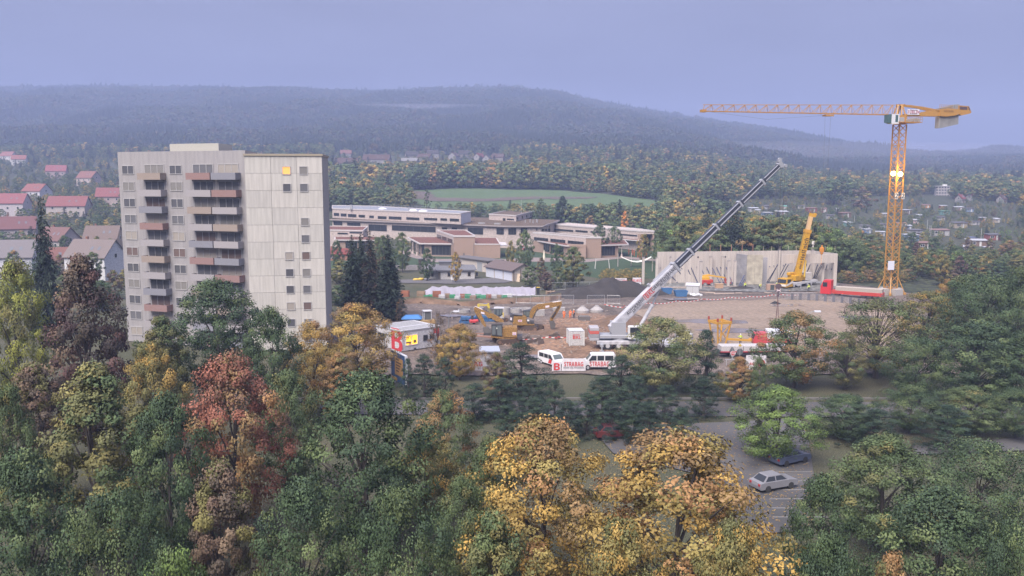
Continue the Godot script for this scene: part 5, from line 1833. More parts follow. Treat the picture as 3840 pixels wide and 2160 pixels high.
# ---------------------------------------------------------------- allotment huts
func build_allotments() -> void:
	var W := Color(0.42, 0.41, 0.42)
	var cols := {"w": [W, "white"], "b": [Color(0.2, 0.13, 0.1), "brown"], "t": [Color(0.45, 0.38, 0.3), "tan"], "r": [Color(0.3, 0.1, 0.08), "red"], "u": [Color(0.2, 0.28, 0.42), "blue"], "g": [Color(0.16, 0.3, 0.27), "teal"], "o": [Color(0.5, 0.24, 0.07), "orange"], "p": [Color(0.55, 0.36, 0.36), "pink"]}
	var roofs := {"d": [Color(0.1, 0.095, 0.1), "dark"], "l": [Color(0.36, 0.37, 0.4), "pale"], "n": [Color(0.2, 0.12, 0.1), "brown"], "s": [Color(0.08, 0.09, 0.13), "solar covered"], "e": [Color(0.14, 0.3, 0.24), "green"]}
	var list := []
	for q in [[120, 530, 100, "w", "d"], [285, 510, 130, "b", "n"], [325, 620, 90, "g", "l"], [530, 660, 110, "w", "d"], [565, 705, 80, "u", "l"], [725, 740, 100, "w", "l"], [765, 640, 80, "w", "d"], [985, 630, 100, "t", "n"], [1072, 660, 60, "u", "l"], [1040, 470, 120, "b", "l"], [785, 505, 70, "w", "l"], [1140, 735, 180, "w", "d"], [1240, 755, 100, "b", "d"], [1095, 800, 170, "u", "l"], [985, 815, 60, "w", "d"], [1168, 585, 60, "p", "l"], [1207, 525, 50, "w", "l"], [1455, 735, 200, "w", "n"], [1468, 545, 90, "w", "d"], [1515, 480, 110, "g", "e"], [1288, 395, 90, "o", "n"], [1500, 402, 80, "r", "l"], [1690, 640, 190, "t", "d"], [1895, 605, 100, "w", "d"], [1985, 556, 80, "b", "l"], [2110, 790, 160, "r", "d"], [1850, 815, 100, "b", "s"], [1905, 872, 220, "b", "l"], [1790, 935, 90, "u", "l"], [2050, 938, 90, "w", "l"], [1260, 900, 180, "b", "n"], [1690, 428, 100, "b", "l"], [1820, 440, 90, "u", "d"], [2160, 575, 60, "t", "l"], [30, 440, 60, "r", "n"], [205, 440, 40, "w", "l"], [300, 405, 40, "w", "d"]]:
		list.append([3080.0 + q[0] / 3.293, 660.0 + q[1] / 3.293, q[2] / 3.293, q[3], q[4]])
	for q in [[640, 75, 110, "b", "s"], [800, 95, 110, "w", "n"], [640, 120, 80, "w", "l"], [812, 130, 60, "w", "e"], [470, 95, 140, "b", "s"], [412, 160, 100, "w", "l"], [1190, 205, 90, "w", "d"], [1400, 180, 110, "w", "l"], [1445, 198, 70, "t", "l"], [1570, 240, 120, "u", "l"], [1745, 235, 140, "b", "l"], [1555, 145, 60, "w", "d"], [1990, 140, 80, "w", "d"], [2115, 185, 120, "r", "n"], [2362, 268, 110, "w", "d"], [2250, 185, 50, "r", "n"], [1770, 150, 70, "t", "e"]]:
		list.append([2400.0 + q[0] / 3.293, 740.0 + q[1] / 3.293, q[2] / 3.293, q[3], q[4]])
	list.sort_custom(func(x, y): return x[0] < y[0])
	var ranks := {}
	for q in list:
		var p := ter(q[0], q[1]) if q[1] < 905.0 else at(q[0], q[1])
		var row := "top row" if q[1] < 790.0 else ("upper middle row" if q[1] < 830.0 else ("lower middle row" if q[1] < 880.0 else "lowest row"))
		ranks[row] = ranks.get(row, -1) + 1
		var wall: Array = cols[q[3]]
		var rf: Array = roofs[q[4]]
		var w: float = q[2] * -p.z / FPX
		var h := clampf(w * 0.42, 1.9, 2.7)
		var d := clampf(w * 0.6, 2.2, 4.0)
		var turn := rnd(-0.35, 0.35)
		var o := thing("garden_hut", "%s hut with %s roof, %s from the left in the allotments' %s" % [wall[1], rf[1], rank(ranks[row]), row], "hut", p, turn, "allotment huts")
		var b := MB.new()
		b.box(-w / 2, w / 2, -1.2, h, -d / 2, d / 2)
		part(b, "wall", M(wall[0], 0.85, 0.0, "soft", 0.5), o)
		b = MB.new()
		var tilt := rnd(0.15, 0.6)
		b.hexa([V(-w / 2 - 0.3, h + 0.003, d / 2 + 0.4), V(w / 2 + 0.3, h + 0.003, d / 2 + 0.4), V(w / 2 + 0.3, h + 0.01 + tilt, -d / 2 - 0.3), V(-w / 2 - 0.3, h + 0.01 + tilt, -d / 2 - 0.3), V(-w / 2 - 0.3, h + 0.16, d / 2 + 0.4), V(w / 2 + 0.3, h + 0.16, d / 2 + 0.4), V(w / 2 + 0.3, h + 0.16 + tilt, -d / 2 - 0.3), V(-w / 2 - 0.3, h + 0.16 + tilt, -d / 2 - 0.3)])
		part(b, "roof", M(rf[0], 0.6 if q[4] != "s" else 0.2), o)
		var f := Transform3D(Basis(Vector3.UP, turn), p).translated_local(V(0, 0, d / 2))
		window_at(o, f, -w * 0.36, -w * 0.06, h * 0.4, h * 0.82, 2, "window", M(Color(0.6, 0.6, 0.6), 0.5))
		b = MB.new()
		b.box(w * 0.12, w * 0.12 + 0.8, 0, h * 0.88, d / 2 + 0.004, d / 2 + 0.06)
		part(b, "door", M(Color(0.5, 0.5, 0.5) if q[3] != "w" else Color(0.12, 0.12, 0.13), 0.7), o)
	# flag and lamp poles in the gardens
	for i in 9:
		var px: float = [3476, 3485, 3490, 3678, 3732, 2487, 2697, 2536, 3203][i]
		var py: float = [870, 888, 890, 905, 905, 778, 790, 772, 842][i]
		var p := ter(px, py) if py < 900.0 else at(px, py)
		var b := MB.new()
		b.cyl(V(0, -0.5, 0), V(0, rnd(5, 7), 0), 0.08, 0.05, 5)
		solo(b, "garden_pole", M(Color(0.6, 0.6, 0.6), 0.6), "thin pale pole among the allotment huts, %s" % ["left of three beside the big white hut", "middle of three beside the big white hut", "right of three beside the big white hut", "left of the red hut", "at the red hut's wall", "at the meadow's right corner", "below the big crane's boom", "left of the solar roofs", "left of the mast"][i], "pole", p, 0.0, "poles in the allotments")

# ---------------------------------------------------------------- the concrete hall under construction
func lift(p: Vector3, px: float, py: float) -> float:     # height of the sight line above a place at the same distance ahead
	return deep(px, py, -p.z).y

func build_hall() -> void:
	var conc := [streaky(M(Color(0.5, 0.45, 0.41), 0.9, 0.0, "faint", 0.25), 0.25), streaky(M(Color(0.53, 0.48, 0.435), 0.9, 0.0, "faint", 0.21), 0.21), streaky(M(Color(0.475, 0.43, 0.395), 0.9, 0.0, "faint", 0.33), 0.33)]
	var A := at(2463, 1064)
	var B := gp(3035, 235)
	var C := gp(3133, 224.6)
	var o := thing("concrete_hall", "unfinished hall of tall precast concrete wall panels without a roof", "building", A)
	var H := 8.75
	var f := face(A, B)
	var len_ := A.distance_to(B)
	var n := 17
	for k in n:
		var b := MB.new()
		b.box(len_ * k / n + 0.02, len_ * (k + 1) / n - 0.02, 0, H, -0.3, 0)
		set_on(part(b, "wall_panel", conc[(k * 2 + k / 3) % 3], o), f)
		if k % 3 == 1:
			b = MB.new()
			var x := len_ * (k + 0.45) / n
			b.cyl(V(x, 7.2, 0.002), V(x, 7.2, 0.05), 0.25, 0.25, 8)
			set_on(part(b, "wall_opening", M(Color(0.05, 0.05, 0.055), 0.9), o), f)
	var fr := face(B, C)
	var l2 := B.distance_to(C)
	for k in 5:
		var b := MB.new()
		b.box(l2 * k / 5 + 0.02, l2 * (k + 1) / 5 - 0.02, 0, H, -0.3, 0)
		set_on(part(b, "wall_panel", conc[(k + 1) % 3], o), fr)
	# front frame of the right bay
	var Fa := gp(2925, 223.2)
	var ff := face(Fa, C)
	var l3 := Fa.distance_to(C)
	for k in 4:
		var b := MB.new()
		b.box(l3 * k / 4 + 0.015, l3 * (k + 1) / 4 - 0.015, 6.35, H - 0.05, 0.05, 0.4)
		set_on(part(b, "lintel_panel", conc[(k + 2) % 3], o), ff)
	var b := MB.new()
	b.box(l3 - 0.9, l3 - 0.02, 0, 6.34, 0.05, 0.5)
	set_on(part(b, "corner_post", conc[0], o), ff)
	# stair core of beige panels
	var Pa := gp(2798, 226.7)
	var Pb := gp(2858, 226.5)
	var Pl := gp(2757, 231.5)
	var fc := face(Pa, Pb)
	var w := Pa.distance_to(Pb)
	for k in 2:
		b = MB.new()
		b.box(w * k / 2 + 0.015, w * (k + 1) / 2 - 0.015, 0.25, 8.25, -0.3, 0)
		set_on(part(b, "core_panel", M(Color(0.47, 0.43, 0.345), 0.9, 0.0, "soft", 0.06), o), fc)
	b = MB.new()
	b.box(0, Pl.distance_to(Pa) - 0.02, 0.1, 8.2, -0.3, 0)
	set_on(part(b, "core_panel", M(Color(0.33, 0.32, 0.33), 0.9, 0.0, "soft", 0.06), o), face(Pl, Pa))
	b = MB.new()
	b.box(-1.0, 0.2, 0.1, 7.3, -0.3, 0)
	set_on(part(b, "core_panel", M(Color(0.33, 0.32, 0.34), 0.9), o), face(gp(2872, 229), gp(2880, 229)))
	# columns
	var i := 0
	for q in [[2411, 967, 1066, 0.62], [2461, 967, 1067, 0.55], [2513, 965, 1066, 0.5], [2573, 980, 1076, 0.55], [2616, 965, 1061, 0.6], [2626, 980, 1085, 0.6], [2664, 963, 1062, 0.6], [2708, 963, 1062, 0.55], [2730, 978, 1074, 0.62], [2754, 978, 1073, 0.6], [2918, 938, 1064, 0.45], [2962, 987, 1064, 0.5], [3042, 938, 1064, 0.55], [3083, 986, 1071, 0.55]]:
		var p := at(q[0], q[2])
		var h := lift(p, q[0], q[1])
		b = MB.new()
		b.box(-q[3] / 2, q[3] / 2, 0, h, -q[3] / 2, q[3] / 2)
		var col := thing("concrete_column", ["lone precast column left of the hall near the mirrored banners", "column at the hall's left end", "column behind the crane's white boom", "front column left of the grey cabinet", "rear column behind the red boom lift", "front column at the grey cabinet", "column rising behind the boom lift's platform", "column right above the boom lift's arm", "front column left of the two before the grey core panel", "front column right of the two before the grey core panel", "thin tall column beside the yellow crane's cab", "short column behind the yellow crane's cab", "column right of the yellow crane's boom", "front column under the lintel at right"][i], "column", p, 0.1, "precast columns in the hall")
		part(b, "shaft", conc[i % 3], col)
		b = MB.new()
		b.box(-q[3] * 0.62, q[3] * 0.62, h + 0.003, h + 0.1, -q[3] * 0.62, q[3] * 0.62)
		for s in [-0.15, 0.15]:
			b.cyl(V(s, h + 0.1, 0), V(s, h + 0.6, 0), 0.03, 0.03, 4)
		part(b, "column_head", M(Color(0.3, 0.28, 0.27), 0.8), col)
		i += 1
	# slanting blue props that hold the panels
	var blue := M(Color(0.045, 0.065, 0.15), 0.5)
	i = 0
	for q in [[250, 870, 312, 965], [385, 965, 455, 1047], [480, 905, 552, 1042], [512, 870, 590, 1030], [592, 890, 660, 1042], [632, 868, 708, 1045], [700, 860, 740, 950], [752, 868, 830, 1040], [822, 862, 900, 1045], [892, 864, 985, 1057], [946, 862, 1030, 1052], [992, 858, 1080, 1045], [1062, 858, 1138, 1060], [1112, 860, 1165, 965], [1187, 905, 1236, 1022], [1600, 850, 1690, 995], [1650, 842, 1720, 990], [1556, 872, 1610, 1000], [1772, 840, 1862, 965], [1870, 845, 1940, 960]]:
		var foot := at(2400 + q[2] / 3.293, 740 + q[3] / 3.293, 0.35)
		var wall_d := lerpf(-A.z, 235.0, clampf((q[0] - 200.0) / 1880.0, 0, 1)) - 0.35
		var top := deep(2400 + q[0] / 3.293, 740 + q[1] / 3.293, wall_d)
		b = MB.new()
		b.cyl(foot - foot, top - foot, 0.1, 0.1, 6)
		b.box(-0.2, 0.2, -0.1, 0.05, -0.2, 0.2)
		solo(b, "wall_prop", blue, "slanting blue prop against the back wall panels, %s from the left" % rank(i), "prop", foot, 0.0, "blue props against the back wall")
		i += 1
	i = 0
	for q in [[1290, 962, 1215, 1075], [1292, 1012, 1240, 1078], [1700, 830, 1588, 1022], [1685, 860, 1572, 1015], [1802, 820, 1690, 1012], [1832, 830, 1722, 1002], [1932, 832, 1862, 925], [2062, 822, 1992, 925], [2102, 832, 2012, 955], [2090, 872, 2002, 985], [2192, 832, 2132, 962], [2242, 822, 2132, 992], [2242, 852, 2152, 985], [2312, 832, 2252, 925], [2366, 882, 2312, 955]]:
		var foot := at(2400 + q[2] / 3.293, 740 + maxf(q[3], 1000.0) / 3.293 + 8.0, 0.35)
		var top := deep(2400 + q[0] / 3.293, 740 + q[1] / 3.293, 226.0)
		b = MB.new()
		b.cyl(Vector3.ZERO, top - foot, 0.11, 0.11, 6)
		b.box(-0.2, 0.2, -0.1, 0.05, -0.2, 0.2)
		solo(b, "wall_prop", blue, "blue prop leaning right under the front frame, %s from the left" % rank(i), "prop", foot, 0.0, "blue props under the front frame")
		i += 1
	# starter bars and orange edge posts on the wall's top
	for k in 13:
		var x := [865, 998, 1130, 1262, 1395, 1525, 1626, 1730, 1832, 1932, 2125, 2290, 2410][k] as float
		var px := 2400 + x / 3.293
		var d := lerpf(-A.z, 235.0, clampf((x - 200.0) / 1880.0, 0, 1))
		var p := deep(px, 940, d)
		b = MB.new()
		b.cyl(V(0, 0, 0), V(0, 1.9 if k < 5 else 1.3, 0), 0.09 if k < 5 else 0.06, 0.09 if k < 5 else 0.05, 5)
		solo(b, "edge_post", M(Color(0.35, 0.18, 0.12), 0.7) if k < 5 else M(Color(0.42, 0.36, 0.3), 0.7), "%s post on the hall's wall top, %s from the left" % ["rust red" if k < 5 else "pale", rank(k)], "post", V(p.x, H - 0.05, p.z - 0.15), 0.0, "posts on the wall top")

# ---------------------------------------------------------------- the tower crane
func z4(f: Transform3D, x: float, y: float) -> Vector2:
	return onf(f, 3160.0 + x / 3.715, 320.0 + y / 3.715)

func shape4(f: Transform3D, a: Array) -> PackedVector2Array:
	var p := PackedVector2Array()
	for i in range(0, a.size(), 2):
		p.append(z4(f, a[i], a[i + 1]))
	return p

func build_tower_crane() -> void:
	var yellow := M(Color(0.5, 0.26, 0.055), 0.5, 0.0, "soft", 0.4)
	var grey := M(Color(0.3, 0.31, 0.33), 0.6)
	var base := at(3338, 1104)
	var D := -base.z
	var tip := deep(2640, 417, D * 0.953)
	var end := deep(3632, 436, D * 1.028)
	var o := thing("tower_crane", "tall yellow tower crane with long lattice jib and concrete counterweights", "crane", base)
	var f := face(V(tip.x, 0, tip.z), V(end.x, 0, end.z))
	f.origin = base
	var fo := Transform3D(f.basis, Vector3.ZERO)
	var az := atan2(base.x, D)
	# mast
	var top := z4(f, 780, 548).y
	var mast := Transform3D(Basis(Vector3.UP, -az + PI / 4), Vector3.ZERO)
	var secs := 8
	var hw := 1.06
	var y0 := 1.5
	for s in secs:
		var b := MB.new()
		b.xf = mast
		var a := lerpf(y0, top, float(s) / secs)
		var c := lerpf(y0, top, float(s + 1) / secs)
		for sx in [-1, 1]:
			for sz in [-1, 1]:
				b.bar(V(sx * hw, a, sz * hw), V(sx * hw, c, sz * hw), 0.24)
		var bays := 3
		for k in bays:
			var ya := lerpf(a, c, float(k) / bays)
			var yb := lerpf(a, c, float(k + 1) / bays)
			for side in 4:
				var r := Basis(Vector3.UP, side * PI / 2)
				var p := r * V(-hw, 0, hw)
				var q := r * V(hw, 0, hw)
				b.bar(p + V(0, ya, 0), q + V(0, yb, 0), 0.1)
				b.bar(q + V(0, ya, 0), p + V(0, yb, 0), 0.1)
				if k == 0:
					b.bar(p + V(0, ya + 0.06, 0), q + V(0, ya + 0.06, 0), 0.12)
		part(b, "mast_section", yellow, o)
		b = MB.new()
		b.xf = mast
		for sx in [-0.25, 0.25]:
			b.bar(V(-0.4 + sx, a, 0.3), V(-0.4 + sx, c, 0.3), 0.05)
		for k in 12:
			b.bar(V(-0.65, lerpf(a, c, k / 12.0), 0.3), V(-0.15, lerpf(a, c, k / 12.0), 0.3), 0.04)
		part(b, "ladder", grey, o)
	var b := MB.new()
	b.xf = mast
	for side in 4:
		var r := Basis(Vector3.UP, side * PI / 2 + PI / 4)
		b.bar(r * V(0, 0.5, 0), r * V(3.6, 0.35, 0), 0.5, 0.5)
		b.bar(r * V(3.2, 0.6, 0), r * V(1.5, 4.4, 0), 0.2)
	b.box(-1.3, 1.3, 0.6, 1.5, -1.3, 1.3)
	part(b, "crane_base", yellow, o)
	for k in 4:
		b = MB.new()
		b.xf = Transform3D(mast.basis.rotated(Vector3.UP, k * PI / 2), Vector3.ZERO)
		b.box(1.35, 2.9, 0.0, 1.6, -1.2, 1.2)
		part(b, "ballast_block", M(Color(0.36, 0.34, 0.32), 0.9), o)
	# slewing part, cab, platform
	b = MB.new()
	b.xf = fo
	var sl := z4(f, 780, 545)
	b.cyl(V(0, sl.y + 0.02, 0), V(0, sl.y + 1.0, 0), 1.5, 1.4, 14)
	var jb := z4(f, 780, 418).y
	b.box(-1.2, 1.2, sl.y + 1.0, jb, -0.9, 0.9)
	var jt := z4(f, 745, 275).y
	for s in [-0.7, 0.7]:
		b.bar(V(-1.4, jb, s), V(-0.9, jt, s * 0.3), 0.28)
		b.bar(V(0.9, jb, s), V(0.2, jt + 0.1, s * 0.3), 0.3)
		b.bar(V(-0.2, jb, s), V(0.1, jt + 0.1, s * 0.3), 0.25)
	b.bar(V(-1.2, jt, 0), V(1.1, jt + 0.05, 0), 0.4)
	part(b, "slewing_head", yellow, o)
	b = MB.new()
	b.xf = fo
	var ca := z4(f, 542, 410)
	var cc := z4(f, 690, 545)
	b.box(ca.x + 1.0, cc.x, cc.y, ca.y, 1.0, 2.5)
	var cab := part(b, "driver_cab", M(Color(0.62, 0.62, 0.64), 0.5), o)
	b = MB.new()
	b.xf = fo
	b.hexa([V(ca.x, cc.y + 0.3, 2.45), V(ca.x + 0.99, cc.y + 0.05, 2.45), V(ca.x + 0.99, cc.y + 0.05, 1.05), V(ca.x, cc.y + 0.3, 1.05), V(ca.x, ca.y - 0.1, 2.45), V(ca.x + 0.99, ca.y, 2.45), V(ca.x + 0.99, ca.y, 1.05), V(ca.x, ca.y - 0.1, 1.05)])
	b.box(ca.x + 2.0, ca.x + 2.7, cc.y + 0.4, ca.y - 0.2, 2.505, 2.53)
	part(b, "cab_glass", M(Color(0.06, 0.11, 0.105), 0.12), cab)
	b = MB.new()
	b.xf = fo
	var pa := z4(f, 700, 545)
	var pb := z4(f, 1010, 520)
	b.box(pa.x - 0.4, pb.x, pb.y - 0.15, pb.y, -1.2, 2.6)
	for k in 9:
		var x := lerpf(pa.x + 1.5, pb.x - 0.05, k / 8.0)
		b.bar(V(x, pb.y, 2.55), V(x, pb.y + 1.1, 2.55), 0.05)
	for yy in [0.55, 1.1]:
		b.bar(V(pa.x + 1.5, pb.y + yy, 2.55), V(pb.x, pb.y + yy, 2.55), 0.05)
		b.bar(V(pb.x - 0.03, pb.y + yy, -1.2), V(pb.x - 0.03, pb.y + yy, 2.55), 0.05)
	part(b, "platform", yellow, o)
	for q in [[708, 455, 775, 535], [910, 460, 960, 515], [840, 480, 900, 515], [965, 470, 995, 520]]:
		b = MB.new()
		b.xf = fo
		var a := z4(f, q[0], q[1])
		var c := z4(f, q[2], q[3])
		b.bbox(a.x, c.x, pb.y + 0.003, a.y, 0.8, 2.2, 0.06)
		part(b, "switch_cabinet", grey, o)
	# jib
	var jt0 := z4(f, 720, 412)
	var jtop0 := z4(f, 740, 275)
	var te := onf(f, 2636, 417)
	var tt := onf(f, 2642, 393)
	var n := 18
	for k in n:
		b = MB.new()
		b.xf = fo
		var t0 := float(k) / n
		var t1 := float(k + 1) / n
		var xa := lerpf(-1.6, te.x, t0)
		var xb := lerpf(-1.6, te.x, t1)
		var ya := lerpf(jt0.y, te.y, t0)
		var yb := lerpf(jt0.y, te.y, t1)
		var za := lerpf(0.75, 0.55, t0)
		var ua := lerpf(jtop0.y, tt.y, t0)
		var ub := lerpf(jtop0.y, tt.y, t1)
		for s in [-1, 1]:
			b.bar(V(xa, ya, za * s), V(xb, yb, za * s), 0.16)
			b.bar(V(xa, ya, za * s), V(lerpf(xa, xb, 0.25), lerpf(ua, ub, 0.25), 0), 0.075)
			b.bar(V(xb, yb, za * s), V(lerpf(xa, xb, 0.25), lerpf(ua, ub, 0.25), 0), 0.085)
			b.bar(V(lerpf(xa, xb, 0.5), lerpf(ya, yb, 0.5), za * s), V(lerpf(xa, xb, 0.25), lerpf(ua, ub, 0.25), 0), 0.06)
		b.bar(V(xa, ya, -za), V(xb, yb, za), 0.06)
		b.bar(V(xa, ya, -za), V(xa, ya, za), 0.08)
		b.bar(V(lerpf(xa, xb, 0.25 if k > 0 else 0.0), lerpf(ua, ub, 0.25 if k > 0 else 0.0), 0), V(lerpf(xb, xb + (xb - xa), 0.25 if k < n - 1 else 0.0), lerpf(ub, ub + ub - ua, 0.25 if k < n - 1 else 0.0), 0), 0.15)
		part(b, "jib_section", yellow, o)
	b = MB.new()
	b.xf = fo
	b.bar(V(te.x, te.y, 0), V(tt.x, tt.y, 0), 0.1)
	b.box(te.x - 0.5, te.x + 0.6, te.y - 0.25, te.y + 0.35, -0.6, 0.6)
	part(b, "jib_tip", yellow, o)
	# counter jib
	b = MB.new()
	b.xf = fo
	for s in [[-1.0, -0.65], [0.65, 1.0]]:
		b.ext(shape4(f, [840, 275, 900, 278, 1080, 302, 1220, 330, 1310, 345, 1310, 378, 1200, 352, 1060, 318, 900, 296, 840, 296]), s[0], s[1])
		b.ext(shape4(f, [850, 402, 1060, 386, 1215, 352, 1310, 352, 1310, 432, 850, 430]), s[0], s[1])
	part(b, "counter_jib", yellow, o)
	b = MB.new()
	b.xf = fo
	b.ext(shape4(f, [1310, 338, 1420, 326, 1585, 338, 1585, 402, 1520, 425, 1400, 440, 1310, 432]), -1.15, -0.8)
	b.ext(shape4(f, [1310, 338, 1420, 326, 1585, 338, 1585, 402, 1520, 425, 1400, 440, 1310, 432]), 0.8, 1.15)
	var cb := part(b, "counterweight_frame", yellow, o)
	b = MB.new()
	b.xf = fo
	b.ext(shape4(f, [1580, 285, 1715, 296, 1748, 380, 1735, 396, 1610, 425, 1580, 405]), -1.1, 1.1)
	part(b, "winch_housing", yellow, o)
	b = MB.new()
	b.xf = fo
	b.ext(shape4(f, [1584, 300, 1690, 305, 1690, 345, 1584, 340]), 1.103, 1.14)
	b.ext(shape4(f, [1697, 300, 1715, 310, 1732, 352, 1715, 350]), 1.103, 1.14)
	part(b, "winch_grille", M(Color(0.09, 0.06, 0.07), 0.6), o)
	for k in 9:
		b = MB.new()
		b.xf = fo
		var xa := lerpf(1327, 1582, k / 9.0)
		var xb := lerpf(1327, 1582, (k + 1) / 9.0) - 2.0
		var pt := z4(f, xa, lerpf(322, 268, k / 8.0))
		var pd := z4(f, xb, lerpf(597, 545, k / 8.0))
		b.box(pt.x, pd.x, pd.y, pt.y, -0.72, 0.72)
		part(b, "counterweight_slab", M(Color(0.29, 0.285, 0.285) * (0.85 + 0.06 * (k % 4)), 0.9), o)
	b = MB.new()
	b.xf = fo
	for k in 8:
		var p := z4(f, 1305 + k * 26, 328)
		b.bar(V(p.x, p.y, 1.1), V(p.x, p.y + 0.9, 1.1), 0.05)
	var ra := z4(f, 1305, 276)
	var rb := z4(f, 1490, 284)
	b.bar(V(ra.x, ra.y, 1.1), V(rb.x, rb.y, 1.1), 0.06)
	b.bar(V(ra.x, ra.y - 0.45, 1.1), V(rb.x, rb.y - 0.45, 1.1), 0.05)
	part(b, "walkway_railing", yellow, o)
	b = MB.new()
	b.xf = fo
	var sa := z4(f, 862, 338)
	var sb := z4(f, 1022, 416)
	b.box(sa.x, sb.x, sb.y, sa.y, 1.1, 1.18)
	var sign := part(b, "company_sign", M(Color(0.68, 0.68, 0.7), 0.5), o)
	b = MB.new()
	b.xf = fo
	for yy in [0.16, 0.84]:
		b.box(lerpf(sa.x, sb.x, 0.2), lerpf(sa.x, sb.x, 0.82), lerpf(sb.y, sa.y, yy) - 0.05, lerpf(sb.y, sa.y, yy) + 0.05, 1.183, 1.2)
	part(b, "sign_bar", M(Color(0.06, 0.05, 0.09), 0.6), sign)
	var m4 := M(Color(0.3, 0.04, 0.08), 0.6)
	words_on("ZÜBLIN", 0.72, m4, sign, fo * V((sa.x + sb.x) / 2, (sa.y + sb.y) / 2, 1.19), f.basis.get_euler(), false, 0.95)
	words_on("POTAIN", 0.5, M(Color(0.12, 0.06, 0.02), 0.6), cb, fo * V(z4(f, 1430, 368).x, z4(f, 1430, 368).y, 1.16), f.basis.get_euler(), false, 1.1)
	for q in [[876, 245], [955, 245]]:
		b = MB.new()
		b.xf = fo
		var p := onf(f, 3080 + q[0] / 3.293, 660 + q[1] / 3.293)
		b.box(p.x - 0.42, p.x + 0.42, p.y - 0.75, p.y + 0.75, 1.62, 1.66)
		var pl := part(b, "number_plate", M(Color(0.66, 0.64, 0.6), 0.6), o)
		words_on("2", 1.2, M(Color(0.05, 0.05, 0.05), 0.6), pl, fo * V(p.x, p.y, 1.67), f.basis.get_euler())
	b = MB.new()
	b.xf = fo
	var np := onf(f, 3327, 993)
	b.box(np.x - 1.0, np.x + 0.75, np.y - 1.1, np.y + 1.1, 1.62, 1.67)
	part(b, "notice_board", M(Color(0.62, 0.63, 0.7), 0.6), o)
	# trolley, ropes and hook block
	var tr := onf(f, 3105, 432)
	b = MB.new()
	b.xf = fo
	b.box(tr.x - 1.0, tr.x + 1.0, tr.y - 0.25, tr.y + 0.1, -0.75, 0.75)
	for s in [-0.98, 0.98]:
		b.bar(V(tr.x + s, tr.y - 0.4, 0.75), V(tr.x + s, tr.y + 0.6, 0.75), 0.1)
	part(b, "trolley", yellow, o)
	var hk := Vector2(tr.x, onf(f, 3071, 928).y)
	b = MB.new()
	b.xf = fo
	for s in [-0.75, 0.75]:
		b.cyl(V(tr.x + s, tr.y - 0.25, 0), V(hk.x + s * 0.3, hk.y, 0), 0.022, 0.022, 4)
	b.cyl(V(te.x + 0.5, te.y, 0.2), V(lerpf(te.x, tr.x, 0.5), te.y - 1.6, 0.2), 0.02, 0.02, 4)
	b.cyl(V(lerpf(te.x, tr.x, 0.5), te.y - 1.6, 0.2), V(tr.x, tr.y, 0.2), 0.02, 0.02, 4)
	part(b, "hoist_rope", M(Color(0.12, 0.12, 0.14), 0.6), o)
	b = MB.new()
	b.xf = fo.translated_local(V(hk.x, hk.y, 0))
	b.cyl(V(0, 0.55, 0), V(0, 0.0, 0), 0.18, 0.2, 8)
	b.bbox(-0.5, 0.5, -1.1, 0.0, -0.3, 0.3, 0.1)
	b.ball(V(0, -1.35, 0), V(0.42, 0.42, 0.3), 8, 5)
	b.cyl(V(0, -1.5, 0), V(0, -4.2, 0), 0.05, 0.05, 4)
	part(b, "hook_block", M(Color(0.55, 0.22, 0.03), 0.5), o)
	# floodlights on the mast
	for q in [[640, 1230], [737, 1237]]:
		var p := z4(f, q[0], q[1])
		var head := fo * V(p.x, p.y, 1.75)
		var to := (V(0, 12, 0) - (base + head)).normalized()
		b = MB.new()
		b.cyl(head - to * 0.35, head, 0.45, 0.62, 12)
		b.bar(head - to * 0.35, head - to * 1.2 + V(0, -0.2, 0), 0.12)
		var lamp := part(b, "floodlight", M(Color(0.1, 0.1, 0.1), 0.6), o)
		b = MB.new()
		b.cyl(head + to * 0.01, head + to * 0.16, 0.58, 0.5, 16)
		part(b, "lamp_glass", glow(Color(1.0, 0.88, 0.55), 2.4), lamp)
		var l := OmniLight3D.new()
		l.name = "floodlight_beam"
		l.light_color = Color(1.0, 0.8, 0.42)
		l.light_energy = 13.0
		l.light_size = 0.5
		l.omni_range = 60.0
		l.omni_attenuation = 2.0
		l.shadow_enabled = true
		lamp.add_child(l, true)
		l.position = head + to * 0.75

# ---------------------------------------------------------------- mobile cranes
func carrier(o: Node3D, length: float, width: float, axles: Array, body: Material, dark: Material) -> void:   # chassis along +x, nose at +x
	var b := MB.new()
	b.bbox(-length / 2, length / 2 - 2.6, 0.95, 1.55, -width / 2, width / 2, 0.08)
	b.box(-length / 2, length / 2 - 0.5, 0.7, 0.947, -0.6, 0.6)
	part(b, "chassis", body, o)
	for x in axles:
		for s in [-1, 1]:
			b = MB.new()
			b.wheel(V(x, 0.68, s * (width / 2 - 0.25)), 0.68, 0.45, 16)
			var wh := part(b, "wheel", M(Color(0.03, 0.03, 0.033), 0.85), o)
			b = MB.new()
			b.wheel(V(x, 0.68, s * (width / 2 - 0.03)), 0.36, 0.08, 12)
			part(b, "rim", M(Color(0.4, 0.4, 0.42), 0.5), wh)
	for x in [-length / 2 + 0.7, length / 2 - 4.6]:
		for s in [-1, 1]:
			b = MB.new()
			b.box(x - 0.25, x + 0.25, 0.75, 1.15, s * width / 2, s * (width / 2 + 1.4))
			b.cyl(V(x, 0.12, s * (width / 2 + 1.3)), V(x, 1.2, s * (width / 2 + 1.3)), 0.12, 0.12, 8)
			b.cyl(V(x, 0.03, s * (width / 2 + 1.3)), V(x, 0.14, s * (width / 2 + 1.3)), 0.4, 0.4, 10)
			part(b, "outrigger", dark, o)

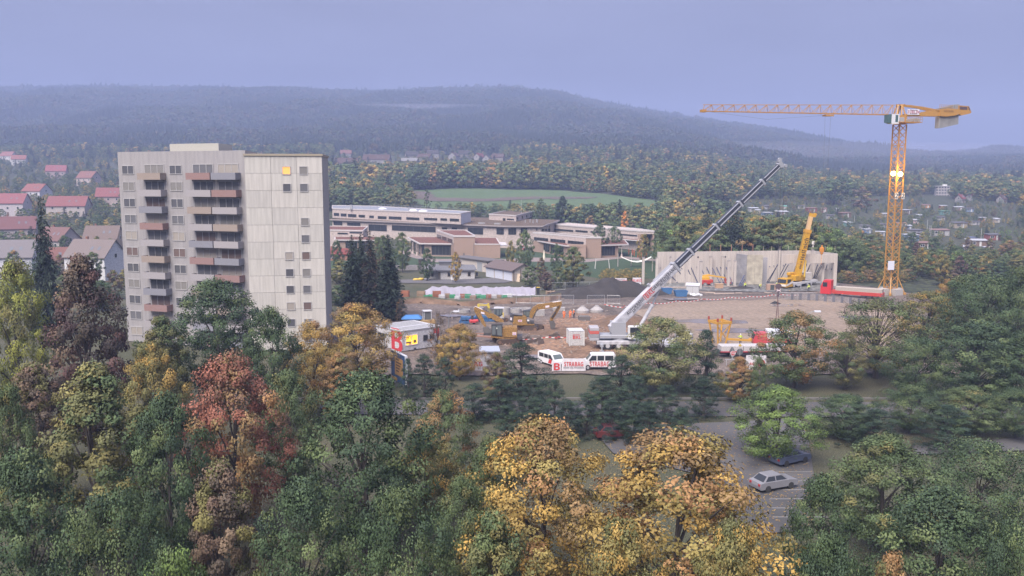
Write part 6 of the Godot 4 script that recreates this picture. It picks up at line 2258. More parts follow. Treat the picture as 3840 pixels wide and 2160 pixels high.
func build_cranes() -> void:
	var white := M(Color(0.52, 0.52, 0.56), 0.4, 0.0, "soft", 0.15)
	var dark := M(Color(0.04, 0.045, 0.06), 0.4)
	var mid := M(Color(0.3, 0.31, 0.34), 0.4)
	var steel := M(Color(0.5, 0.51, 0.54), 0.25, 0.7)
	# --- the big white one
	var Pa := gp(2235, 140)
	var Pb := gp(2592, 140)
	var o := thing("white_mobile_crane", "large white mobile crane with long dark telescopic boom raised to the right", "crane", (Pa + Pb) / 2.0)
	carrier(o, Pa.distance_to(Pb), 2.9, [-6.2, -4.4, -2.2, 2.6, 4.6], white, mid)
	var L := Pa.distance_to(Pb)
	var b := MB.new()
	b.bbox(L / 2 - 2.6, L / 2, 0.7, 2.9, -1.4, 1.4, 0.2)
	var cab := part(b, "driver_cab", white, o)
	b = MB.new()
	b.box(L / 2 - 0.05, L / 2 + 0.02, 1.75, 2.65, -1.15, 1.15)
	b.box(L / 2 - 1.7, L / 2 - 0.35, 1.75, 2.6, 1.38, 1.42)
	part(b, "cab_window", GLASS, cab)
	var f := face(Pa, Pb)
	f.origin = (Pa + Pb) / 2.0
	# plane of the boom
	var base := deep(2300, 1222, 140.0)
	var tipw := deep(2914, 600, 148.0)
	var fb := face(V(base.x, 0, base.z), V(tipw.x, 0, tipw.z))
	fb.origin = V(base.x, 0, base.z)
	var rel := Transform3D(Basis.IDENTITY, -o.position) * fb
	b = MB.new()
	b.xf = Transform3D(Basis(Vector3.UP, f.basis.get_euler().y), Vector3.ZERO)
	b.cyl(V(-4.2, 1.55, 0), V(-4.2, 1.95, 0), 1.3, 1.3, 16)
	b.bbox(-7.6, -1.6, 1.95, 2.5, -1.3, 1.3, 0.1)
	b.box(-5.6, -3.2, 2.5, 4.6, -1.2, -0.85)
	b.box(-5.6, -3.2, 2.5, 4.6, 0.85, 1.2)
	b.cyl(V(-5.2, 3.4, -0.8), V(-5.2, 3.4, 0.8), 0.7, 0.7, 14)
	part(b, "slewing_platform", mid, o)
	for k in 4:
		b = MB.new()
		b.bbox(-9.2, -7.65, 1.6 + k * 0.55, 2.1 + k * 0.55, -1.4, 1.4, 0.06)
		part(b, "counterweight_slab", M([Color(0.32, 0.32, 0.34), Color(0.24, 0.24, 0.26), Color(0.45, 0.1, 0.08), Color(0.34, 0.33, 0.35)][k], 0.7), o)
	b = MB.new()
	b.bbox(-2.9, -0.9, 1.95, 4.1, 0.9, 1.95, 0.12)
	var oc := part(b, "operator_cab", M(Color(0.55, 0.56, 0.58), 0.5), o)
	b = MB.new()
	b.box(-2.6, -0.95, 2.7, 3.9, 1.94, 1.97)
	b.box(-0.92, -0.88, 2.5, 3.9, 1.0, 1.85)
	part(b, "cab_window", GLASS, oc)
	var bt := onf(fb, 2519, 991)
	var bb := onf(fb, 2540, 1013)
	var c0 := onf(fb, 2300, 1225)
	var c1 := (bt + bb) / 2.0
	var ax := (c1 - c0).normalized()
	var tip := onf(fb, 2914, 603)
	var ang := atan2(ax.y, ax.x)
	var bf := rel * Transform3D(Basis(Vector3.BACK, ang), V(c0.x, c0.y, 0))   # x along the boom
	var lb := c0.distance_to(c1)
	b = MB.new()
	b.xf = bf
	b.ext(PackedVector2Array([Vector2(-0.8, -0.5), Vector2(2.0, -0.8), Vector2(lb, -0.7), Vector2(lb, 0.66), Vector2(-0.5, 0.62)]), -0.62, 0.62)
	for s in [-0.66, 0.62]:
		b.ext(PackedVector2Array([Vector2(0.6, -0.62), Vector2(lb - 0.3, -0.6), Vector2(lb - 0.3, 0.58), Vector2(0.6, 0.5)]), s, s + 0.04)
	var bs := part(b, "boom_base_section", white, o)
	b = MB.new()
	b.xf = bf
	b.box(lb - 0.1, lb + 0.35, -0.95, 0.9, -0.75, 0.75)
	b.box(lb * 0.7, lb - 0.1, 0.95, 1.05, -0.1, 0.1)
	b.cyl(V(lb * 0.63, 0.7, 0), V(lb * 0.63, 1.2, 0), 0.25, 0.25, 8)
	part(b, "boom_collar", mid, o)
	var total := c0.distance_to(tip)
	var stops := [lb + 0.3, lerpf(lb, total, 0.155), lerpf(lb, total, 0.395), lerpf(lb, total, 0.62), lerpf(lb, total, 0.835), total]
	for k in 5:
		var h := 0.62 - 0.055 * k
		b = MB.new()
		b.xf = bf
		b.ext(PackedVector2Array([Vector2(stops[k] - 0.3, -h * 0.6), Vector2(stops[k] - 0.3 + 0.01, -h), Vector2(stops[k + 1], -h), Vector2(stops[k + 1], h * 0.9), Vector2(stops[k] - 0.3, h * 0.9)]), -0.5 + 0.04 * k, 0.5 - 0.04 * k)
		var sec := part(b, "boom_section", dark, o)
		b = MB.new()
		b.xf = bf
		var z := 0.5 - 0.04 * k
		b.box(stops[k] + 0.4, stops[k + 1] - 0.1, -h * 0.72, -h * 0.3, z + 0.003, z + 0.03)
		b.box(stops[k] + 0.4, stops[k + 1] - 0.1, h * 0.78, h * 0.9 + 0.03, z - 0.1, z + 0.04)
		part(b, "side_stripe", M(Color(0.36, 0.37, 0.41), 0.4), sec)
		b = MB.new()
		b.xf = bf
		b.box(stops[k + 1] - 0.35, stops[k + 1], -h - 0.1, h * 0.9 + 0.1, -z - 0.1, z + 0.1)
		part(b, "section_collar", mid, sec)
	b = MB.new()
	b.xf = bf
	b.box(total, total + 0.5, -0.7, 0.75, -0.3, 0.3)
	b.wheel(V(total + 0.5, 0.75, 0), 0.32, 0.4)
	b.wheel(V(total + 0.65, -0.8, 0), 0.32, 0.5)
	part(b, "boom_head", mid, o)
	var eu := bf.basis.get_euler()
	var red := M(Color(0.5, 0.05, 0.04), 0.5)
	var ink := M(Color(0.05, 0.05, 0.06), 0.5)
	words_on("TURMDREHKRANE", 0.62, ink, bs, bf * V(lb * 0.79, 0.12, 0.67), eu, false, 0.8)
	words_on("0800 255 255 1", 0.3, ink, bs, bf * V(lb * 0.8, -0.34, 0.67), eu, false, 0.9)
	words_on("AUTOKRANE", 0.62, ink, bs, bf * V(lb * 0.34, 0.12, 0.67), eu, false, 0.8)
	words_on("0800 255 255 1", 0.3, ink, bs, bf * V(lb * 0.35, -0.34, 0.67), eu, false, 0.8)
	words_on("BKL", 0.9, red, bs, bf * V(lb * 0.565, 0.0, 0.67), eu, false, 0.85)
	b = MB.new()
	b.xf = bf
	b.box(lb * 0.565 - 1.2, lb * 0.565 + 1.0, 0.52, 0.62, 0.664, 0.69)
	b.box(lb * 0.565 - 1.2, lb * 0.565 - 1.1, -0.45, 0.517, 0.664, 0.69)
	part(b, "logo_bracket", red, bs)
	# lift cylinder
	b = MB.new()
	b.xf = rel
	var r0 := onf(fb, 2474, 1084)
	var r1 := onf(fb, 2447, 1142)
	var r2 := onf(fb, 2393, 1236)
	b.cyl(V(r0.x, r0.y, 0), V(r1.x, r1.y, 0), 0.17, 0.17, 10)
	part(b, "cylinder_rod", steel, o)
	b = MB.new()
	b.xf = rel
	b.cyl(V(r1.x, r1.y, 0), V(r2.x, r2.y, 0), 0.3, 0.32, 10)
	b.cyl(V(r1.x, r1.y, 0), V(r1.x - 0.2, r1.y - 0.4, 0), 0.36, 0.36, 10)
	part(b, "lift_cylinder", white, o)
	# ropes, striped hook block and slings
	var hang := rel * V(onf(fb, 2937, 622).x, onf(fb, 2937, 622).y, 0)
	var hp := rel * V(onf(fb, 2937, 622).x, onf(fb, 2907, 1072).y, 0)
	b = MB.new()
	for s in [-0.35, 0.35]:
		b.cyl(hang + V(s, 0, 0), hp + V(s * 0.5, 0, 0), 0.03, 0.03, 4)
	part(b, "hoist_rope", M(Color(0.08, 0.08, 0.09), 0.6), o)
	b = MB.new()
	b.bbox(hp.x - 0.42, hp.x + 0.42, hp.y - 1.1, hp.y, hp.z - 0.25, hp.z + 0.25, 0.12)
	b.cyl(hp + V(0, -0.1, -0.27), hp + V(0, -0.1, 0.27), 0.5, 0.5, 14)
	b.cyl(hp + V(0, -1.1, 0), hp + V(0, -1.5, 0), 0.12, 0.12, 6)
	b.ball(hp + V(0, -1.7, 0), V(0.28, 0.3, 0.15), 8, 5)
	var hb := part(b, "hook_block", M(Color(0.1, 0.07, 0.08), 0.5), o)
	for k in 3:
		for s in [-1, 1]:
			b = MB.new()
			b.xf = Transform3D(Basis.IDENTITY, hp)
			b.hexa([V(0, -0.82 + 0.3 * k, 0.263), V(s * 0.38, -1.02 + 0.3 * k, 0.263), V(s * 0.38, -1.02 + 0.3 * k, 0.256), V(0, -0.82 + 0.3 * k, 0.256), V(0, -0.66 + 0.3 * k, 0.263), V(s * 0.38, -0.86 + 0.3 * k, 0.263), V(s * 0.38, -0.86 + 0.3 * k, 0.256), V(0, -0.66 + 0.3 * k, 0.256)])
			part(b, "chevron", M(Color(0.72, 0.62, 0.64), 0.5), hb)
	b = MB.new()
	var burden := at(2893, 1296) + V(0, 1.9, 0) - o.position
	for q in [[-0.9, -0.4], [0.9, -0.4], [-0.9, 0.6], [0.9, 0.6]]:
		b.cyl(hp + V(0, -1.9, 0), V(hp.x + q[0] * 0.3, burden.y, hp.z + q[1] * 0.4), 0.035, 0.035, 4)
	part(b, "sling", M(Color(0.12, 0.06, 0.06), 0.7), o)
	# --- the yellow one in the hall
	var yel := M(Color(0.6, 0.33, 0.015), 0.45, 0.0, "soft", 0.4)
	var nose := at(2930, 1084)
	var tail := at(3050, 1068)
	var cen := (nose + tail) / 2.0
	var turn := atan2(-(nose.z - tail.z), nose.x - tail.x)
	o = thing("yellow_mobile_crane", "yellow mobile crane with steep short boom in front of the concrete hall", "crane", cen, turn)
	var ln := nose.distance_to(tail)
	carrier(o, ln, 2.8, [ln / 2 - 3.6, ln / 2 - 5.4, -2.4, -4.2], M(Color(0.5, 0.5, 0.52), 0.5), mid)
	b = MB.new()
	b.ext(PackedVector2Array([Vector2(ln / 2 - 3.0, 0.6), Vector2(ln / 2 - 0.15, 0.5), Vector2(ln / 2, 1.2), Vector2(ln / 2 - 0.35, 2.75), Vector2(ln / 2 - 3.0, 2.75)]), -1.4, 1.4)
	cab = part(b, "driver_cab", yel, o)
	b = MB.new()
	b.hexa([V(ln / 2 - 0.1, 1.55, 1.2), V(ln / 2 - 0.02, 1.55, 1.2), V(ln / 2 - 0.02, 1.55, -1.2), V(ln / 2 - 0.1, 1.55, -1.2), V(ln / 2 - 0.35, 2.55, 1.2), V(ln / 2 - 0.27, 2.55, 1.2), V(ln / 2 - 0.27, 2.55, -1.2), V(ln / 2 - 0.35, 2.55, -1.2)])
	for s in [-1.43, 1.4]:
		b.box(ln / 2 - 2.0, ln / 2 - 0.6, 1.55, 2.5, s, s + 0.03)
	part(b, "cab_window", GLASS, cab)
	b = MB.new()
	b.box(ln / 2 - 0.08, ln / 2 + 0.04, 0.75, 1.3, -1.3, 1.3)
	for s in [-1.44, 1.403]:
		b.ext(PackedVector2Array([Vector2(ln / 2 - 3.0, 1.5), Vector2(ln / 2 - 0.1, 0.8), Vector2(ln / 2 - 0.05, 1.25), Vector2(ln / 2 - 3.0, 2.1)]), s, s + 0.04)
	part(b, "white_band", M(Color(0.66, 0.62, 0.58), 0.5), cab)
	var wi := Transform3D(Basis(Vector3.UP, turn), cen)
	var sp := onf(Transform3D(Basis.IDENTITY, V(0, 0, cen.z)), 2992, 1030)
	var sw := wi.affine_inverse() * V(sp.x, 0, cen.z)
	b = MB.new()
	b.cyl(V(sw.x, 1.55, 0), V(sw.x, 1.95, 0), 1.1, 1.1, 14)
	b.bbox(sw.x - 1.6, sw.x + 3.0, 1.95, 3.3, -1.25, 1.25, 0.1)
	b.bbox(sw.x + 0.6, sw.x + 3.4, 3.3, 4.0, 0.2, 1.3, 0.1)
	part(b, "slewing_platform", yel, o)
	b = MB.new()
	b.box(sw.x + 0.9, sw.x + 2.9, 3.35, 3.95, 1.303, 1.34)
	part(b, "name_board", M(Color(0.6, 0.56, 0.5), 0.6), o)
	for k in 4:
		b = MB.new()
		b.bbox(sw.x - 4.6, sw.x - 1.65, 1.75 + k * 0.5, 2.22 + k * 0.5, -1.3, 1.3, 0.05)
		part(b, "counterweight_slab", M(Color(0.62, 0.58, 0.52), 0.7), o)
	var fbp := Transform3D(Basis.IDENTITY, V(0, 0, -222.0))
	var inv := wi.affine_inverse() * fbp
	var q0 := onf(fbp, 2988, 1042)
	var q1 := onf(fbp, 3028, 866)
	var q2 := onf(fbp, 3047, 806)
	var a2 := atan2(q1.y - q0.y, q1.x - q0.x)
	var lf := q0.distance_to(q1)
	bf = inv * Transform3D(Basis(Vector3.BACK, a2), V(q0.x, q0.y, 0))
	b = MB.new()
	b.xf = bf
	b.ext(PackedVector2Array([Vector2(-0.6, -0.5), Vector2(1.2, -0.85), Vector2(lf, -0.72), Vector2(lf, 0.72), Vector2(-0.3, 0.8)]), -0.6, 0.6)
	bs = part(b, "boom_base_section", yel, o)
	b = MB.new()
	b.xf = bf
	b.box(lf - 0.5, lf + 0.35, -0.85, 0.85, -0.75, 0.75)
	for k in 2:
		b.box(lf * (0.3 + 0.3 * k), lf * (0.3 + 0.3 * k) + 0.25, -0.85, 0.8, -0.66, 0.66)
	part(b, "boom_collar", M(Color(0.5, 0.26, 0.02), 0.5), o)
	b = MB.new()
	b.xf = bf
	var l5 := q0.distance_to(q2)
	b.box(lf + 0.35, l5 - 0.5, -0.5, 0.5, -0.45, 0.45)
	part(b, "boom_section", M(Color(0.55, 0.38, 0.2), 0.5), o)
	b = MB.new()
	b.xf = bf
	b.box(l5 - 0.5, l5 + 0.4, -1.2, 0.5, -0.35, 0.35)
	b.wheel(V(l5 + 0.2, -1.0, 0), 0.4, 0.5)
	part(b, "boom_head", yel, o)
	b = MB.new()
	b.xf = bf
	b.cyl(V(0.6, -1.9, 0), V(5.0, -1.3, 0), 0.22, 0.22, 10)
	part(b, "lift_cylinder", M(Color(0.62, 0.42, 0.06), 0.5), o)
	words_on("Hellmich", 1.1, M(Color(0.05, 0.035, 0.02), 0.5), bs, bf * V(lf * 0.62, -0.1, 0.62), bf.basis.get_euler(), false, 0.95)
	words_on("KRANE", 0.5, M(Color(0.05, 0.035, 0.02), 0.5), bs, bf * V(lf * 0.28, -0.1, 0.62), bf.basis.get_euler(), false, 1.0)
	var hy := inv * V(onf(fbp, 3052, 820).x, onf(fbp, 3052, 820).y, 0)
	var hz := inv * V(onf(fbp, 3050, 905).x, onf(fbp, 3050, 905).y, 0)
	b = MB.new()
	b.cyl(hy, hz, 0.03, 0.03, 4)
	part(b, "hoist_rope", M(Color(0.1, 0.1, 0.1), 0.6), o)
	b = MB.new()
	b.bbox(hz.x - 0.28, hz.x + 0.28, hz.y - 0.8, hz.y, hz.z - 0.3, hz.z + 0.3, 0.08)
	b.cyl(hz + V(0, -0.8, 0), hz + V(0, -1.5, 0), 0.1, 0.16, 6)
	hb = part(b, "hook_block", M(Color(0.66, 0.64, 0.62), 0.5), o)
	b = MB.new()
	for k in 2:
		b.box(hz.x - 0.25, hz.x + 0.25, hz.y - 0.65 + k * 0.35, hz.y - 0.5 + k * 0.35, hz.z - 0.303, hz.z + 0.303)
	part(b, "dark_band", M(Color(0.06, 0.05, 0.06), 0.5), hb)

# ---------------------------------------------------------------- excavators
func zshape(f: Transform3D, ox: float, oy: float, sc: float, a: Array) -> PackedVector2Array:
	var p := PackedVector2Array()
	for i in range(0, a.size(), 2):
		p.append(onf(f, ox + a[i] / sc, oy + a[i + 1] / sc))
	return p

func tracks(o: Node3D, cx: float, len_: float, gauge: float, turn: float, h: float, m: Material) -> void:
	for s in [-1, 1]:
		var b := MB.new()
		b.xf = Transform3D(Basis(Vector3.UP, turn), Vector3(cx, 0, 0))
		var r := h / 2
		var pl := PackedVector2Array()
		for k in 9:
			var a := PI / 2 + PI * k / 8.0
			pl.append(Vector2(-len_ / 2 + r + cos(a) * r, r + sin(a) * r))
		for k in 9:
			var a := -PI / 2 + PI * k / 8.0
			pl.append(Vector2(len_ / 2 - r + cos(a) * r, r + sin(a) * r))
		b.ext(pl, s * gauge / 2 - 0.3, s * gauge / 2 + 0.3)
		var t := part(b, "crawler_track", m, o)
		b = MB.new()
		b.xf = Transform3D(Basis(Vector3.UP, turn), Vector3(cx, 0, 0))
		for e in [-1, 1]:
			b.wheel(Vector3(e * (len_ / 2 - r), r, s * (gauge / 2 + 0.27)), r * 0.62, 0.12, 14)
		for k in 5:
			b.wheel(Vector3(lerpf(-len_ / 2 + h, len_ / 2 - h, k / 4.0), r * 0.45, s * (gauge / 2 + 0.27)), r * 0.28, 0.12, 10)
		part(b, "track_wheel", M(Color(0.17, 0.1, 0.07), 0.8), t)
		b = MB.new()
		b.xf = Transform3D(Basis(Vector3.UP, turn), Vector3(cx, 0, 0))
		for k in int(len_ / 0.22):
			var x := -len_ / 2 + r + k * 0.22
			if x < len_ / 2 - r:
				b.box(x, x + 0.12, h, h + 0.04, s * gauge / 2 - 0.31, s * gauge / 2 + 0.31)
		part(b, "track_pad", M(Color(0.1, 0.075, 0.06), 0.9), t)
	var c := MB.new()
	c.xf = Transform3D(Basis(Vector3.UP, turn), Vector3(cx, 0, 0))
	c.box(-len_ * 0.3, len_ * 0.3, h * 0.35, h * 0.95, -gauge / 2 + 0.3, gauge / 2 - 0.3)
	c.cyl(Vector3(0, h * 0.95, 0), Vector3(0, h + 0.25, 0), 0.75, 0.75, 14)
	part(c, "undercarriage", M(Color(0.09, 0.07, 0.06), 0.85), o)

func build_excavators() -> void:
	var cat := M(Color(0.5, 0.28, 0.075), 0.6, 0.0, "dirt", 0.35)
	var steel := M(Color(0.055, 0.052, 0.055), 0.6)
	var mud := M(Color(0.15, 0.1, 0.075), 0.9, 0.0, "dirt", 0.8)
	var chrome := M(Color(0.5, 0.5, 0.53), 0.25, 0.6)
	var plate := M(Color(0.66, 0.6, 0.66), 0.6)
	# --- front one, short tail, arm to the left
	var P := at(1893, 1287)
	var f := Transform3D(Basis.IDENTITY, P)
	var o := thing("excavator", "front yellow excavator with rounded tail, arm folded down to the left", "excavator", P, 0.0, "excavators")
	var g := Transform3D(Basis.IDENTITY, Vector3(0, 0, P.z))
	g = f
	var sh := func(a: Array) -> PackedVector2Array: return zshape(g, 1760.0, 1120.0, 8.05, a)
	var ext_part := func(a: Array, z0: float, z1: float, called: String, m: Material, par: Node3D) -> MeshInstance3D:
		var b := MB.new()
		b.ext(sh.call(a), z0, z1)
		return part(b, called, m, par)
	tracks(o, 0.35, 4.4, 2.4, 0.32, 0.95, mud)
	ext_part.call([655, 1080, 1000, 1110, 1000, 870, 1075, 838, 1250, 830, 1440, 850, 1452, 900, 1440, 1150, 1300, 1188, 1000, 1175, 655, 1128], -1.25, 1.15, "house", cat, o)
	var tail: MeshInstance3D = ext_part.call([1040, 862, 1440, 862, 1436, 1120, 1040, 1120], 1.153, 1.3, "engine_cover", cat, o)
	for k in 7:
		ext_part.call([1010, 880 + k * 32, 1075, 880 + k * 32, 1075, 892 + k * 32, 1010, 892 + k * 32], 1.303, 1.32, "grille_slat", M(Color(0.2, 0.11, 0.03), 0.7), tail)
	ext_part.call([1303, 972, 1412, 972, 1412, 1058, 1303, 1058], 1.303, 1.33, "company_plate", plate, tail)
	ext_part.call([1320, 990, 1395, 990, 1395, 1000, 1320, 1000], 1.334, 1.345, "plate_print", M(Color(0.45, 0.06, 0.1), 0.6), tail)
	ext_part.call([1320, 1020, 1395, 1020, 1395, 1040, 1320, 1040], 1.334, 1.345, "plate_print", M(Color(0.3, 0.12, 0.3), 0.6), tail)
	var cab: MeshInstance3D = ext_part.call([672, 770, 700, 748, 1000, 745, 1000, 1105, 672, 1075], 0.1, 1.25, "cab", M(Color(0.03, 0.032, 0.035), 0.4), o)
	for q in [[700, 775, 800, 775, 795, 1050, 690, 1045], [825, 772, 975, 770, 985, 1085, 850, 1060]]:
		ext_part.call(q, 1.253, 1.27, "cab_window", M(Color(0.12, 0.135, 0.14), 0.12), cab)
	ext_part.call([820, 838, 845, 838, 845, 872, 820, 872], 1.275, 1.3, "work_light", M(Color(0.8, 0.85, 0.75), 0.3), cab)
	ext_part.call([670, 742, 1010, 735, 1010, 750, 670, 757], 0.05, 1.3, "cab_roof", steel, cab)
	ext_part.call([160, 245, 390, 345, 560, 420, 720, 470, 900, 575, 1035, 670, 1035, 720, 900, 715, 700, 640, 690, 600, 560, 600, 490, 510, 350, 450, 225, 385, 135, 340], -0.85, -0.35, "boom", cat, o)
	ext_part.call([165, 242, 395, 335, 385, 350, 158, 258], -0.8, -0.4, "boom_light_strip", M(Color(0.7, 0.62, 0.62), 0.4), o)
	ext_part.call([345, 400, 455, 425, 452, 480, 348, 455], -0.347, -0.33, "company_plate", plate, o)
	ext_part.call([135, 300, 200, 315, 245, 340, 330, 430, 420, 620, 520, 865, 450, 868, 380, 760, 240, 540, 150, 400], -0.78, -0.42, "stick", cat, o)
	ext_part.call([400, 880, 470, 855, 560, 865, 655, 960, 640, 1060, 560, 1030, 480, 1040, 410, 985], -1.1, 0.0, "bucket", M(Color(0.12, 0.11, 0.105), 0.7), o)
	ext_part.call([440, 1045, 655, 1020, 655, 1110, 420, 1110], -1.2, 0.1, "quick_coupler", steel, o)
	var b := MB.new()
	for q in [[400, 365, 690, 470], [560, 560, 880, 690], [200, 480, 320, 740]]:
		var p := sh.call([q[0], q[1], q[2], q[3]])
		b.cyl(Vector3(p[0].x, p[0].y, -0.6), Vector3(p[1].x, p[1].y, -0.6), 0.1, 0.1, 8)
	part(b, "hydraulic_cylinder", steel, o)
	ext_part.call([300, 730, 330, 740, 355, 800, 335, 805], -0.7, -0.5, "cylinder_rod", chrome, o)
	ext_part.call([1440, 1105, 1600, 1100, 1600, 1195, 1450, 1200], -1.3, 1.3, "dozer_blade", steel, o)
	b = MB.new()
	for q in [[1165, 770], [1300, 780]]:
		var p := sh.call([q[0], q[1], q[0], 850])
		b.bar(Vector3(p[0].x, p[0].y, 0.4), Vector3(p[1].x, p[1].y, 0.4), 0.06)
	var pr := sh.call([1100, 790, 1420, 770])
	b.bar(Vector3(pr[0].x, pr[0].y, 0.4), Vector3(pr[1].x, pr[1].y, 0.4), 0.05)
	part(b, "handrail", steel, o)
	# --- second one, long tail, arm reaching right
	P = at(1985, 1238)
	o = thing("excavator", "rear yellow excavator with arm reaching right and bucket on the clay", "excavator", P, 0.0, "excavators")
	g = Transform3D(Basis.IDENTITY, P)
	sh = func(a: Array) -> PackedVector2Array: return zshape(g, 1760.0, 1120.0, 8.05, a)
	var p2 := func(a: Array, z0: float, z1: float, called: String, m: Material, par: Node3D) -> MeshInstance3D:
		var bb := MB.new()
		bb.ext(zshape(g, 1760.0, 1120.0, 8.05, a), z0, z1)
		return part(bb, called, m, par)
	var p3 := func(a: Array, z0: float, z1: float, called: String, m: Material, par: Node3D) -> MeshInstance3D:
		var bb := MB.new()
		bb.ext(zshape(g, 1700.0, 1100.0, 4.674, a), z0, z1)
		return part(bb, called, m, par)
	tracks(o, 0.1, 4.5, 2.5, -0.45, 1.0, mud)
	var hs: MeshInstance3D = p2.call([1300, 690, 1320, 505, 1690, 512, 1735, 560, 1745, 730, 1960, 733, 1960, 770, 1300, 770], -1.3, 1.3, "house", cat, o)
	p2.call([1215, 655, 1228, 452, 1300, 470, 1340, 500, 1312, 690], -1.3, 1.32, "counterweight", steel, o)
	p2.call([1238, 530, 1290, 540, 1285, 620, 1232, 610], 1.323, 1.34, "company_plate", plate, o)
	p2.call([1470, 605, 1588, 605, 1588, 665, 1470, 665], 1.303, 1.33, "company_plate", plate, hs)
	p2.call([1485, 622, 1575, 622, 1575, 648, 1485, 648], 1.334, 1.345, "plate_print", M(Color(0.4, 0.07, 0.16), 0.6), hs)
	p2.call([1470, 540, 1590, 540, 1590, 565, 1470, 565], 1.303, 1.34, "handle_recess", M(Color(0.24, 0.12, 0.02), 0.7), hs)
	p2.call([1715, 575, 1820, 580, 1815, 720, 1760, 715, 1720, 650], 1.303, 1.34, "side_panel", M(Color(0.05, 0.05, 0.055), 0.5), hs)
	var np: MeshInstance3D = p2.call([1740, 595, 1805, 595, 1805, 645, 1740, 645], 1.344, 1.36, "number_plate", M(Color(0.65, 0.64, 0.66), 0.5), hs)
	p2.call([1830, 640, 1950, 650, 1950, 725, 1830, 720], 0.2, 1.3, "tool_box", steel, hs)
	for k in 3:
		b = MB.new()
		var a := onf(g, 1760 + 1310 / 8.05, 1120 + (440 + k * 18) / 8.05)
		var c := onf(g, 1760 + 1600 / 8.05, 1120 + (470 + k * 10) / 8.05)
		b.cyl(Vector3(a.x, a.y, 0.9 - k * 0.5), Vector3(c.x, c.y, 0.9 - k * 0.5), 0.22, 0.22, 8)
		part(b, "engine_hood", M(Color(0.1, 0.1, 0.115), 0.4), hs)
	cab = p2.call([1628, 370, 1845, 372, 1832, 560, 1700, 560, 1690, 510, 1628, 505], -1.3, -0.2, "cab", M(Color(0.03, 0.035, 0.035), 0.4), o)
	p2.call([1650, 392, 1700, 392, 1700, 500, 1650, 495], -0.197, -0.18, "cab_window", M(Color(0.12, 0.14, 0.14), 0.12), cab)
	p2.call([1715, 392, 1825, 392, 1812, 540, 1715, 535], -0.197, -0.18, "cab_window", M(Color(0.12, 0.14, 0.14), 0.12), cab)
	p3.call([1330, 425, 1345, 320, 1395, 245, 1480, 192, 1750, 158, 1898, 135, 1898, 190, 1850, 222, 1620, 268, 1500, 282, 1430, 340, 1385, 430], -0.35, 0.25, "boom", cat, o)
	p3.call([1740, 152, 1895, 130, 1895, 142, 1740, 166], -0.3, 0.2, "boom_light_strip", M(Color(0.7, 0.66, 0.66), 0.4), o)
	p3.call([1610, 215, 1680, 205, 1682, 240, 1615, 250], 0.253, 0.27, "company_plate", plate, o)
	p3.call([1898, 140, 1898, 210, 1850, 300, 1765, 430, 1745, 475, 1690, 475, 1705, 420, 1780, 300, 1825, 230], -0.25, 0.15, "stick", cat, o)
	p3.call([1675, 478, 1760, 480, 1792, 540, 1775, 612, 1705, 612, 1690, 540], -0.6, 0.5, "bucket", M(Color(0.1, 0.09, 0.085), 0.7), o)
	b = MB.new()
	for q in [[1475, 262, 1390, 440], [1850, 215, 1720, 420]]:
		var p := zshape(g, 1700.0, 1100.0, 4.674, q)
		b.cyl(Vector3(p[0].x, p[0].y, 0.36), Vector3(p[0].lerp(p[1], 0.5).x, p[0].lerp(p[1], 0.5).y, 0.36), 0.07, 0.07, 8)
		b.cyl(Vector3(p[0].lerp(p[1], 0.5).x, p[0].lerp(p[1], 0.5).y, 0.36), Vector3(p[1].x, p[1].y, 0.36), 0.13, 0.13, 8)
	part(b, "hydraulic_cylinder", steel, o)
	# --- small wheeled digger behind
	P = at(1872, 1205)
	o = thing("excavator", "small yellow and grey excavator with round cab behind the front one", "excavator", P, 0.0, "excavators")
	g = Transform3D(Basis.IDENTITY, P)
	p2 = func(a: Array, z0: float, z1: float, called: String, m: Material, par: Node3D) -> MeshInstance3D:
		var bb := MB.new()
		bb.ext(zshape(g, 1760.0, 1120.0, 8.05, a), z0, z1)
		return part(bb, called, m, par)
	tracks(o, 0.0, 2.9, 1.9, 0.5, 0.75, mud)
	var wy := M(Color(0.55, 0.42, 0.06), 0.5)
	p2.call([690, 500, 860, 500, 1010, 470, 1050, 420, 1050, 580, 690, 600], -0.95, 0.9, "house", M(Color(0.42, 0.42, 0.45), 0.5), o)
	p2.call([1005, 395, 1040, 400, 1035, 540, 1010, 540], 0.903, 0.93, "side_panel", wy, o)
	cab = p2.call([728, 480, 750, 280, 1010, 275, 1000, 420, 960, 500, 870, 530, 800, 510], -0.5, 0.95, "cab", M(Color(0.03, 0.035, 0.045), 0.3), o)
	p2.call([745, 258, 860, 250, 1045, 262, 1045, 282, 745, 285], -0.6, 1.0, "cab_roof", M(Color(0.5, 0.5, 0.53), 0.5), cab)
	for q in [[745, 300, 800, 300, 785, 470, 740, 470], [830, 300, 900, 300, 890, 490, 825, 480], [920, 300, 995, 300, 985, 410, 950, 470, 915, 480]]:
		p2.call(q, 0.953, 0.97, "cab_window", M(Color(0.12, 0.145, 0.15), 0.12), cab)
	p2.call([240, 175, 300, 150, 590, 150, 622, 250, 612, 300, 560, 270, 540, 212, 310, 212, 300, 285, 250, 262], -0.35, 0.05, "boom", wy, o)
	p2.call([300, 152, 540, 148, 540, 165, 300, 168], -0.3, 0.053, "boom_plate", M(Color(0.2, 0.22, 0.36), 0.5), o)
	p2.call([515, 262, 585, 262, 720, 480, 690, 540, 640, 480], -0.32, 0.02, "stick", M(Color(0.2, 0.17, 0.08), 0.6), o)

